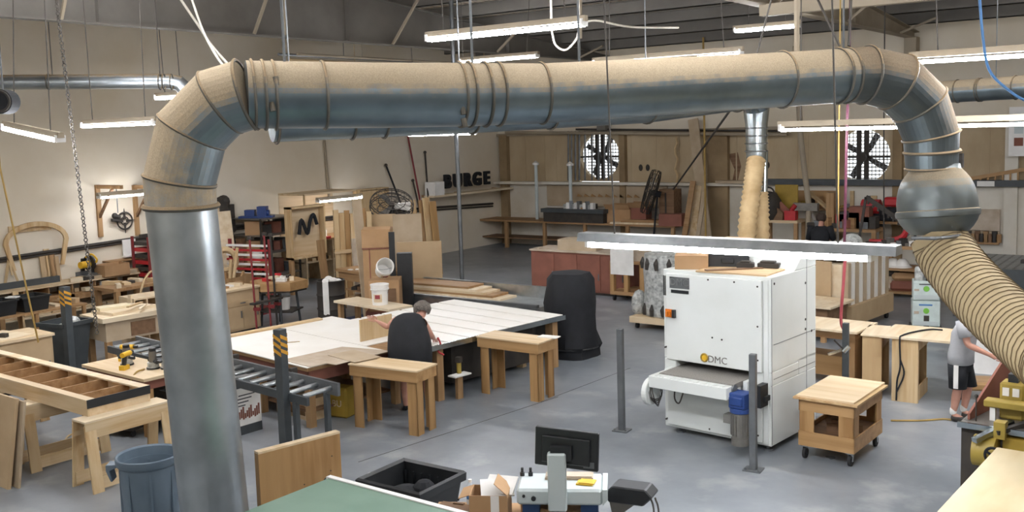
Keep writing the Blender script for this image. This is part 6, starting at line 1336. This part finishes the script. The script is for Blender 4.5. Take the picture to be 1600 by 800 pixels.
def hand(J, E, roots, tag_, wrist, d, side, curl, s=1.0):
    """palm and five bent fingers: d along the forearm, side towards the thumb, curl the way the fingers bend"""
    d, side, curl = V(d).normalized(), V(side).normalized(), V(curl).normalized(); w = V(wrist)
    J[tag_+'palm'] = (w+d*.05*s, (.034*s, .018*s)); J[tag_+'kn'] = (w+d*.085*s, (.038*s, .014*s)); E.append((tag_+'palm', tag_+'kn'))
    for k, (o, l) in enumerate(((.032, .07), (.011, .082), (-.010, .076), (-.030, .06))):
        b = w+d*.075*s+side*o*s; p = [b, b+d*l*.45*s+curl*.012*s, b+d*l*.75*s+curl*.035*s, b+d*l*.8*s+curl*.06*s]
        for q in range(4): J['%sf%d%d' % (tag_, k, q)] = (p[q], .0085*s)
        for q in range(3): E.append(('%sf%d%d' % (tag_, k, q), '%sf%d%d' % (tag_, k, q+1)))
        roots.append('%sf%d0' % (tag_, k))
    b = w+d*.03*s+side*.028*s
    for q, p in enumerate((b, b+side*.03*s+d*.02*s+curl*.01*s, b+side*.035*s+d*.05*s+curl*.03*s)): J['%st%d' % (tag_, q)] = (p, .0095*s)
    E += [(tag_+'t0', tag_+'t1'), (tag_+'t1', tag_+'t2')]; roots.append(tag_+'t0')
def person(name, label, P, headdir, headup, mats, hair, R=1.0, roots0=('pelvis',), handvec=None):
    """P: joint positions; one continuous skinned body with clothes and hair as parts"""
    base = (P['footL']+P['footR'])/2; base.z = 0
    t = T(name, label, 'person', base); P = {k: V(v)-base for k, v in P.items()}
    f = V(headdir).normalized(); up = V(headup).normalized(); sd = f.cross(up).normalized()
    J = {'pelvis': (P['pelvis'], .13*R), 'belly': (P['pelvis'].lerp(P['chest'], .5), .125*R), 'chest': (P['chest'], .135*R), 'neck': (P['neck'], .055), 'jaw': (P['head']-up*.06+f*.015, (.062, .07)), 'skull': (P['head']+up*.03, (.076, .09)), 'crown': (P['head']+up*.09-f*.01, (.05, .06))}
    E = [('pelvis', 'belly'), ('belly', 'chest'), ('chest', 'neck'), ('neck', 'jaw'), ('jaw', 'skull'), ('skull', 'crown')]; roots = list(roots0)
    for s in 'LR':
        J['sh'+s] = (P['sh'+s], .062); J['el'+s] = (P['el'+s], .043); J['fa'+s] = (P['el'+s].lerp(P['wr'+s], .35), .042); J['wr'+s] = (P['wr'+s], .027)
        E += [('chest', 'sh'+s), ('sh'+s, 'el'+s), ('el'+s, 'fa'+s), ('fa'+s, 'wr'+s), ('wr'+s, s+'palm')]
        J['hip'+s] = (P['hip'+s], .095*R); J['kn'+s] = (P['knee'+s], .06*R); J['cf'+s] = (P['knee'+s].lerp(P['ank'+s], .35), .06*R); J['an'+s] = (P['ank'+s], .036); J['ft'+s] = (P['foot'+s]+V((0, 0, .035)), (.036, .03))
        E += [('pelvis', 'hip'+s), ('hip'+s, 'kn'+s), ('kn'+s, 'cf'+s), ('cf'+s, 'an'+s), ('an'+s, 'ft'+s)]
        hd_ = (P['wr'+s]-P['el'+s]).normalized(); th, cu = handvec[s]
        hand(J, E, roots, s, P['wr'+s], hd_, th, cu)
    J['nose0'] = (P['head']+f*.085-up*.005, .012); J['nose1'] = (P['head']+f*.108-up*.03, .014); E.append(('nose0', 'nose1')); roots.append('nose0')
    for q, s_ in enumerate((-1, 1)):
        J['ear%d' % q] = (P['head']+sd*s_*.078+up*.02, .015); J['earb%d' % q] = (P['head']+sd*s_*.082-up*.025, .011); E.append(('ear%d' % q, 'earb%d' % q)); roots.append('ear%d' % q)
    body = skin('body', 'skin', J, E, roots, t)
    m = M()
    for s_ in (-1, 1): m.ball(P['head']+f*.082+sd*s_*.032+up*.012, .011, 8)
    m.obj('eyes', 'blackc', t); M().tube([P['head']+f*.088+sd*.022-up*.062, P['head']+f*.094-up*.060, P['head']+f*.088-sd*.022-up*.062], .006, 6).obj('mouth', 'pink', t)
    m = M(); Q = Matrix((sd, f, up)).transposed().to_4x4(); Q.translation = P['head']+up*.045-f*.022; m.T = Q
    m.lathe([(hair*.06, -.10), (hair*.095, -.07), (hair*.105, -.01), (hair*.1, .045), (hair*.06, .09), (0, .102)], 16)
    for v in m.b.verts: n = (v.co*41); v.co += (v.co-Q.translation).normalized()*.006*math.sin(n.x*1.7+n.y*2.3+n.z*1.9)
    # open the face side of the hair
    inv = Q.inverted(); dl = [v for v in m.b.verts if (inv @ v.co).y > .045 and (inv @ v.co).z < .05]; bmesh.ops.delete(m.b, geom=dl, context='VERTS')
    h = m.obj('hair', mats['hair'], t, smooth=True, sharp=2)
    for s in 'LR':
        a = P['ank'+s]; ft = P['foot'+s]; d = (ft-a); d.z = 0; d = d.normalized() if d.length > 1e-4 else f
        skin('shoe', mats['shoe'], {'h': (V((a.x, a.y, .045))-d*.03, .043), 'm': (V((a.x, a.y, .045))+d*.07, .043), 't': (V((a.x, a.y, .036))+d*.17, (.045, .034))}, [('h', 'm'), ('m', 't')], ['h'], t)
    return t, P
# -- the person in the black dress bent over the sheets
d0 = 13.75
away = V((-.588, .809, 0)); rgt = V((.809, .588, 0))
B0 = V((-9.12, 10.16, 0))
P = dict(pelvis=B0-rgt*.06+V((0, 0, .90)), chest=B0+away*.24-rgt*.10+V((0, 0, 1.20)), neck=B0+away*.36+rgt*.03+V((0, 0, 1.29)), head=B0+away*.44+rgt*.09+V((0, 0, 1.315)),
         shL=B0+away*.30-rgt*.27+V((0, 0, 1.25)), shR=B0+away*.26+rgt*.10+V((0, 0, 1.24)), elL=B0+away*.36-rgt*.40+V((0, 0, 1.12)), wrL=B0+away*.38-rgt*.52+V((0, 0, 1.19)), elR=B0+away*.30+rgt*.22+V((0, 0, .99)), wrR=B0+away*.42+rgt*.24+V((0, 0, .94)))
for s, k, fy in (('L', -.15, 0), ('R', .16, .05)):
    P['hip'+s] = B0+rgt*k*.7+V((0, 0, .80)); P['knee'+s] = B0+rgt*k+away*(.04+fy)+V((0, 0, .45)); P['ank'+s] = B0+rgt*k+away*fy+V((0, 0, .08)); P['foot'+s] = B0+rgt*k+away*(.12+fy)
t, Q = person('person', 'person in a black dress and grey hair bending over the white sheets', P, away*.6-V((0, 0, .8)), away*.8+V((0, 0, .6)), dict(hair='grayhair', shoe='blackc'), 1.22, 1.25,
              handvec=dict(L=(V((0, 0, 1)), -rgt), R=(-rgt, V((0, 0, -1)))))
up_ = V((0, 0, 1)); tl_ = (away*.75+up_*.66).normalized()
pv = Q['pelvis']; ch = Q['chest']
m = M().loft([(pv+V((0, 0, -.42)), rgt*.29, away*.24), (pv+V((0, 0, -.2)), rgt*.31, away*.26), (pv+V((0, 0, .0)), rgt*.315, (away*.27+up_*.02)), (pv.lerp(ch, .45), rgt*.295, (away*.24-up_*.10)), (ch-V((0, 0, .04)), rgt*.265, (away*.20-up_*.13)), (ch+away*.08+up_*.045+rgt*.01, rgt*.21, (away*.13-up_*.11)), (ch+away*.16+up_*.08+rgt*.04, rgt*.11, (away*.07-up_*.06))], 26)
o = m.obj('dress', 'blackc', t, smooth=True, sharp=2); md = o.modifiers.new('sub', 'SUBSURF'); md.levels = md.render_levels = 1
S('red_strap', 'red', M().tube(spline([(0, 0, 0), (.03, .02, -.1), (.0, .0, -.2), (.06, .05, -.26)], 6), .014, 6), 'red strap hanging from the right hand of the person in black', 'strap', P['wrR']+rgt*.06+V((0, 0, .0)))
# -- the person in a grey shirt by the yellow machine
B0 = V((-2.74, 13.34, 0)); rt_ = V((.809, .588, 0)); nr = V((.588, -.809, 0)); fc = (rt_*.8+nr*.6).normalized(); sdv = V((-fc.y, fc.x, 0))
P = dict(pelvis=B0+fc*.03+V((0, 0, .82)), chest=B0+fc*.07+V((0, 0, 1.14)), neck=B0+fc*.13+V((0, 0, 1.36)), head=B0+fc*.21+V((0, 0, 1.50)),
         shL=B0+fc*.09+sdv*.19+V((0, 0, 1.28)), shR=B0+fc*.09-sdv*.19+V((0, 0, 1.28)), elL=B0+fc*.24+sdv*.24+V((0, 0, 1.05)), wrL=B0+fc*.46+sdv*.16+V((0, 0, .98)), elR=B0+fc*.16-sdv*.25+V((0, 0, 1.04)), wrR=B0+fc*.40-sdv*.16+V((0, 0, .92)))
for s, k, fy in (('L', .1, .05), ('R', -.1, -.03)):
    P['hip'+s] = B0+sdv*k*.9+fc*.02+V((0, 0, .75)); P['knee'+s] = B0+sdv*k+fc*(fy+.05)+V((0, 0, .44)); P['ank'+s] = B0+sdv*k+fc*fy+V((0, 0, .09)); P['foot'+s] = B0+sdv*k+fc*(fy+.13)
t, Q = person('person', 'person in a grey shirt and black shorts standing at the yellow machine', P, fc-V((0, 0, .35)), V((0, 0, 1))+fc*.3, dict(hair='brownhair', shoe='dark'), 1.08, 1.0, handvec=dict(L=(V((0, 0, 1)), -sdv), R=(V((0, 0, 1)), sdv)))
pv = Q['pelvis']; ch = Q['chest']; z_ = V((0, 0, 1))
m = M().loft([(pv+z_*-.07, sdv*.205, fc*.15), (pv+z_*.05, sdv*.20, fc*.15), (pv.lerp(ch, .55), sdv*.195, fc*.145), (ch, sdv*.205, fc*.15), (ch+z_*.12+fc*.03, sdv*.19, fc*.12), (Q['neck']-z_*.05, sdv*.10, fc*.08)], 24)
for s in 'LR': e = Q['sh'+s].lerp(Q['el'+s], .66); dd = (e-Q['sh'+s]).normalized(); w_ = dd.cross(sdv).normalized(); u_ = w_.cross(dd).normalized(); m.loft([(Q['sh'+s]-dd*.05, u_*.07, w_*.08), (Q['sh'+s]+dd*.05, u_*.078, w_*.085), (e, u_*.076, w_*.082)], 16)
m.obj('shirt', 'greycloth', t, smooth=True, sharp=2)
m = M().loft([(pv+z_*.02, sdv*.185, fc*.14), (pv+z_*-.06, sdv*.19, fc*.145), (pv+z_*-.16, sdv*.185, fc*.14)], 22)
for s in 'LR': m.loft([(Q['hip'+s]+z_*.0, sdv*.105, fc*.125), (Q['hip'+s].lerp(Q['knee'+s], .5), sdv*.105, fc*.115), (Q['hip'+s].lerp(Q['knee'+s], 1.0), sdv*.10, fc*.105)], 18)
sh = m.obj('shorts', 'blackc', t, smooth=True, sharp=2)
a, b = Q['hipR']-sdv*.112, Q['hipR'].lerp(Q['kneeR'], .95)-sdv*.105
M().bar(a+fc*.0, b, .02, .055, fc).obj('side_stripe', 'paper', t)
for s in 'LR': skin('sock', 'paper', {'a': (Q['ank'+s]+V((0, 0, .1)), .047), 'b': (Q['ank'+s]-V((0, 0, .01)), .045)}, [('a', 'b')], ['a'], t)
# -- the person at the back wall
p = gp(1281, 23.2); B0 = V((p.x, p.y, 0)); fc = V((-.1, 1, 0)).normalized(); sdv = V((-1, -.1, 0)).normalized()
P = dict(pelvis=B0+V((0, 0, .9)), chest=B0+fc*.05+V((0, 0, 1.24)), neck=B0+fc*.08+V((0, 0, 1.44)), head=B0+fc*.13+V((0, 0, 1.56)), shL=B0+fc*.05+sdv*.2+V((0, 0, 1.37)), shR=B0+fc*.05-sdv*.2+V((0, 0, 1.37)), elL=B0+fc*.1+sdv*.28+V((0, 0, 1.12)), wrL=B0+fc*.33+sdv*.2+V((0, 0, 1.08)), elR=B0+fc*.1-sdv*.28+V((0, 0, 1.12)), wrR=B0+fc*.33-sdv*.2+V((0, 0, 1.08)))
for s, k in (('L', .1), ('R', -.1)):
    P['hip'+s] = B0+sdv*k*.9+V((0, 0, .85)); P['knee'+s] = B0+sdv*k+fc*.03+V((0, 0, .48)); P['ank'+s] = B0+sdv*k+V((0, 0, .09)); P['foot'+s] = B0+sdv*k+fc*.13
t, Q = person('person', 'person in a black jacket seen from behind at the back wall bench', P, fc-V((0, 0, .3)), V((0, 0, 1))+fc*.3, dict(hair='brownhair', shoe='dark'), 1.1, 1.0, handvec=dict(L=(V((0, 0, 1)), -sdv), R=(V((0, 0, 1)), sdv)))
pv = Q['pelvis']; ch = Q['chest']; z_ = V((0, 0, 1))
m = M().loft([(pv+z_*-.08, sdv*.21, fc*.16), (pv.lerp(ch, .5), sdv*.20, fc*.155), (ch, sdv*.22, fc*.16), (ch+z_*.12+fc*.03, sdv*.21, fc*.13), (Q['neck']-z_*.03, sdv*.10, fc*.085)], 24)
for s in 'LR':
    p0_, p1_, p2_ = Q['sh'+s], Q['el'+s], Q['el'+s].lerp(Q['wr'+s], .92)
    m.tube([p0_+z_*.03, p0_.lerp(p1_, .5), p1_, p1_.lerp(p2_, .5), p2_], [.088, .08, .072, .062, .05], 14)
m.obj('jacket', 'blackc', t, smooth=True, sharp=2)
J = {'p': (Q['pelvis'], (.165, .14))}; E = []
for s in 'LR': J['h'+s] = (Q['hip'+s], .11); J['k'+s] = (Q['knee'+s], .085); J['a'+s] = (Q['ank'+s]+V((0, 0, .03)), .07); E += [('p', 'h'+s), ('h'+s, 'k'+s), ('k'+s, 'a'+s)]
skin('trousers', 'greypost', J, E, ['p'], t)
# ================================================================ CABLES AND HOSES FROM THE ROOF
def drop(name, mat, pts, r, label, cat='cord', top=True):
    pts = [V(p) for p in pts]
    if top: p = pts[0]; pts = [V((p.x, p.y, zt(p.y)))]+pts
    return S(name, mat, M().tube(pts, r, 6), label, cat)
c0, c1 = dp(88, 0, 13.5), dp(152, 522, 13.9)
m = M(); top = c0+(c0-c1)*((zt(c0.y)-c0.z)/(c0.z-c1.z)); n = 130; dv = (c1-top)/n
for k in range(n): m.ring(top+dv*(k+.5), (1, 0, 0) if k % 2 else (0, 1, 0), abs(dv.length)*.5, .009, 8, 4)
S('hanging_chain', 'wire', m, 'long steel chain hanging from the roof to the far left bench area', 'chain')
drop('cord', 'ycord', [dp(0, 262, 12.5), dp(60, 535, 12.9)], .012, 'thin yellow cord hanging down across the far left benches')
drop('air_hose', 'magenta', [dp(1329, 0, 12.9), dp(1323, 220, 12.95), dp(1319, 400, 13.0)], .02, 'maroon air hose hanging from the roof behind the right end of the duct', 'hose')
drop('air_hose', 'pink', spline([dp(1322, 385, 12.95), dp(1318, 440, 12.95), dp(1314, 500, 12.95), dp(1320, 520, 12.9), dp(1318, 545, 12.9)], 6), .022, 'pinkish red air hose with a nozzle on the post behind the rolling cart', 'hose', False)
t = T('air_nozzle', 'chrome air gun hooked on the post behind the rolling cart', 'nozzle', dp(1318, 546, 12.45)); M().bar((0, 0, 0), (-.16, -.1, -.06), .03, .03).obj('barrel', 'chrome', t); M().cyl((.0, 0, -.03), (.06, .02, .04), .03).obj('fitting', 'chrome', t); M().bar((-.0, 0, 0), (-.1, -.06, .12), .015, .02).obj('trigger', 'dark', t)
drop('cord', 'ycord', [dp(1313, 0, 13.2), dp(1309, 390, 13.4)], .01, 'thin yellowish cord hanging beside the maroon air hose')
drop('overhead_cable', 'bluecord', spline([dp(1530, -10, 9.5), dp(1536, 60, 9.5), dp(1546, 110, 9.5), dp(1575, 140, 9.5), dp(1605, 158, 9.5), dp(1660, 170, 9.5)], 6), .014, 'bright blue cord looping down at the upper right')
drop('guy_rope', 'dark', [dp(1146, 165, 16.3), dp(1052, 296, 27.3)], .022, 'dark diagonal rope from the shiny drop pipe to the tilted cage fan', 'rope', False)
a = dp(1380, 300, 12.0); drop('pendant_line', 'dark', [dp(1381, 200, 20.5), dp(1381, 424, 20.5)], .015, 'dark cord holding the yellow pendant switch')
b = dp(1381, 432, 20.5); t = T('pendant_switch', 'yellow pendant control hanging in front of the shelf with hard hats', 'switch', b); M().box(-.06, .06, -.05, .05, -.2, .1).obj('case', 'yellow', t, bevel=.02); M().cyl((0, -.06, 0), (0, -.05, 0), .025).obj('button', 'dark', t)
drop('light_cable', 'rope', spline([dp(905, 40, 13.0), dp(930, 32, 13.2), dp(985, 42, 13.6), dp(1060, 43, 14.5)], 6), .014, 'pale cable running from the highest strip light along the purlins', 'cable')
drop('light_cable', 'rope', spline([dp(862, 48, 13), dp(868, 70, 13), dp(884, 78, 13), dp(900, 62, 13), dp(904, 48, 13)], 6), .014, 'pale cable loop drooping under the right end of the highest strip light', 'cable')
drop('light_cable', 'rope', spline([dp(283, 0, 11), dp(310, 40, 11), dp(330, 70, 11), dp(360, 105, 10)], 6), .014, 'pale rope from the roof down to the left duct elbow', 'rope')
drop('light_cable', 'rope', spline([dp(300, 0, 10.5), dp(318, 50, 10), dp(345, 98, 8.6), dp(358, 103, 8.45)], 6), .012, 'second pale rope from the roof tied around the left duct elbow', 'rope')
drop('cable_swag', 'dark', spline([dp(-20, 12, 23), dp(50, 24, 23.5), dp(85, 6, 24), dp(130, 2, 24.3), dp(160, 28, 24.8), dp(260, 45, 25.6), dp(420, 62, 27)], 8), .04, 'thick dark cable swagged along the roof beam at the upper left', 'cable', False)
drop('guy_wire', 'wire', [dp(1205, 0, 10), dp(1180, 95, 9.95)], .01, 'thin dark wire down to the middle of the big duct right half', 'wire')
for i, (x0, x1) in enumerate(((1278, 1312), (1330, 1326))): drop('guy_wire', 'wire', [dp(x0, 0, 10.3), dp(x1, 72, 10.2)], .014, ('left', 'right')[i]+' of the dark wires holding the duct where the right elbow starts', 'wire')
for i, (x, y, d) in enumerate(((1245, 100, 10.1), (445, 55, 20), (907, 60, 18))): drop('hanger_pipe', 'beam2', [dp(x, 0, d), dp(x, y, d)], .03, ('grey hooked pipe above the right half of the duct', 'thin grey brace rod in front of the roof beam at upper left', 'thin grey rod above the middle of the duct')[i], 'pipe')
drop('conduit_drop', 'steel', [dp(712, 200, 23), dp(717, 300, 23.2), at(722, 540, .87)*.0+V((dp(717, 300, 23.2).x, dp(717, 300, 23.2).y, 0))], .05, 'upright grey steel pole in front of the black sign letters', 'pole', True)
p = dp(6, 159, 13.0); t = T('hanging_drum', 'round black hanging drum cut off by the far left edge', 'drum', p); M().cyl((-.08, .1, 0), (.08, -.1, 0), .16, 24).obj('drum', 'blackc', t); M().ring((.08, -.1, 0), (.8, -1, 0), .13, .02, 24).obj('rim', 'dark', t); M().cyl((0, 0, .15), (0, 0, zt(p.y)-p.z), .012, 6).obj('hanging_rod', 'steel', t)
# ================================================================ MORE OF THE CLUTTER
rnd = random.Random(11)
t = T('junk_bench', 'low bench heaped with junk at the left wall behind the clamp stand', 'bench', (-19.35, 14.92, 0)); M().box(-.5, .5, -1.05, 1.05, .82, .88).obj('top', 'midwood', t); M().box(-.45, .45, -1.0, 1.0, .3, .34).obj('shelf', 'darkwood', t)
for x in (-.42, .42):
    for y in (-.98, 0, .98): M().box(x-.05, x+.05, y-.05, y+.05, 0, .82).obj('leg', 'midwoodz', t)
mats_ = ['dark', 'midwood', 'pale', 'cardred', 'greypost', 'tancord', 'card', 'steel', 'red', 'paper', 'darkwood']
offcuts('junk on the low bench', 'odd piece of junk heaped on the low bench at the left wall', mats_, [(V((-19.65+.3*(k % 3), 13.98+.083*k, .881)), (rnd.uniform(.12, .3), rnd.uniform(.1, .3), rnd.uniform(.1, .6)), rnd.uniform(-.8, .8)) for k in range(23)])
offcuts('junk under the low bench', 'odd piece of junk on the shelf of the low bench at the left wall', mats_[::-1], [(V((-19.35, 14.0+.155*k, .341)), (.5, .18, rnd.uniform(.12, .4)), rnd.uniform(-.2, .2)) for k in range(12)])
for k in range(7):
    px = 336+8*k+rnd.uniform(-2, 2); b = onw(px, 400, .42); b.z = 0; h = rnd.uniform(1.5, 2.3); m = M().bar((0, 0, 0), (-.38, rnd.uniform(-.12, .12), h), rnd.uniform(.03, .1), .03)
    S('leaning_stick', ('pinez', 'dark', 'midwoodz', 'tancord', 'mdf2')[k % 5], m, 'odd stick leaning on the left wall behind the junk bench and rack', 'stick', b, 0, 'sticks leaning on the left wall')
# bits on the white wall at the right back
offcuts('bits on the long wall shelf', 'small odd object standing on the long thin shelf of the back wall', ['dark', 'card', 'red', 'midwood', 'paper', 'mustard2'], [(V((yb(1202+11*k, 318, .3).x, YB-.26, yb(1270, 320, .1).z-.0599)), (.18, .14, .12+.06*(k % 4)), .2*k) for k in range(8)])
offcuts('bits on the brown bench', 'small dark part lying on the brown bench at the white back wall', ['dark', 'steel', 'cardred', 'midwood'], [(V((ony(1268+9*k, 360, 25.4).x, 25.4+.05*(k % 3), 1.101)), (.2, .12, .12+.05*(k % 4)), .4*k) for k in range(10)])
offcuts('parts on the shelf bench', 'small part lying on the wooden bench left of the tan hose', ['steel', 'dark', 'cast', 'paper'], [(V((ony(1376+7*k, 385, Yr+.1).x, Yr+.12, 1.121)), (.14, .12, .06+.05*(k % 3)), .5*k) for k in range(8)])
m = M()
for k in range(5): m.tube(spline([yb(1345+8*k, 318, .06), yb(1348+8*k, 338+3*k, .1), yb(1338+9*k, 352, .08), yb(1334+8*k, 362, .06)], 5), .02, 5)
S('wall_cables', 'steel', m, 'loose grey cables looped on the white back wall under the red machine', 'cables')
# parts scattered on the white sheets and tables
t = T('tape_dispenser', 'small dark tape dispenser on the back white sheet', 'dispenser', ptb(-1.0, 1.85, .864), .4); M().box(-.06, .06, -.03, .03, 0, .03).obj('base', 'dark', t); M().cyl((0, -.02, .05), (0, .02, .05), .04).obj('roll', 'hardboard', t)
S('pencil', 'ycord', M().cyl((-.09, 0, .006), (.09, 0, .006), .005, 6), 'short pencil on the front white sheet', 'pencil', ptb(-1.5, .8, .864), .9)
S('timber_strip', 'pine', M().box(-1.3, 1.0, -.06, .06, 0, .03), 'pale timber strip along the far edge of the white sheets', 'strip', ptb(-2.66, 1.1, .864), PI/2-.14)
# castors and clutter under the ladder beam, sawdust sweepings on the floor
t = T('small_dolly', 'small dark dolly on castors behind the right pine trestle', 'dolly', at(172, 690, 0)+V((-.15, .35, 0)), .3); M().box(-.25, .25, -.18, .18, .09, .13).obj('deck', 'dark', t)
for x in (-.2, .2):
    for y in (-.13, .13): M().cyl((x-.015, y, .045), (x+.015, y, .045), .045, 10).obj('caster', 'rubber', t)
for i, (dx, z) in enumerate(((-.5, 5.62), (-.75, 5.52), (-1.1, 5.66))):
    S('roof_pipe', ('beam2', 'tancord', 'steel')[i], M().cyl((-16+dx, 15, z), (-16+dx, YB, z-.0), .03, 8).cyl((-16+dx, 17, z), (-16+dx, 17, zt(17)), .008, 4).cyl((-16+dx, 22, z), (-16+dx, 22, zt(22)), .008, 4), ('upper', 'lowest', 'rear')[i]+' of the thin pipes running under the grey roof beam at upper left', 'pipe')
# every leg a part of its own
def split_parts(o, name):
    bm = bmesh.new(); bm.from_mesh(o.data); todo = set(bm.verts); isl = []
    while todo:
        st = [todo.pop()]; g = []
        while st:
            v = st.pop(); g.append(v)
            for e in v.link_edges:
                w = e.other_vert(v)
                if w in todo: todo.discard(w); st.append(w)
        isl.append([v.index for v in g])
    bm.free()
    if len(isl) < 2: return
    for g in isl:
        k = set(g); ix = {}; vs = []
        for i in sorted(g): ix[i] = len(vs); vs.append(o.data.vertices[i].co[:])
        fs = [[ix[i] for i in p.vertices] for p in o.data.polygons if p.vertices[0] in k]
        me = bpy.data.meshes.new(name); me.from_pydata(vs, [], fs); me.materials.append(o.data.materials[0])
        q = bpy.data.objects.new(name, me); COL.objects.link(q); q.parent = o.parent; q.location = o.location; q.rotation_euler = o.rotation_euler
    bpy.data.objects.remove(o)
for o in [o for o in list(bpy.data.objects) if o.type == 'MESH' and o.parent and o.name.split('.')[0] in ('leg_frame', 'foot', 'clamp_knob', 'handle_pair')]: split_parts(o, 'leg')
for o in [o for o in list(bpy.data.objects) if o.type == 'MESH' and o.parent and o.name.split('.')[0] == 'frame' and o.parent.name.split('.')[0] in ('clamp_rack', 'steel_rack', 'crate_shelf', 'clamp_shelf')]: split_parts(o, 'post')
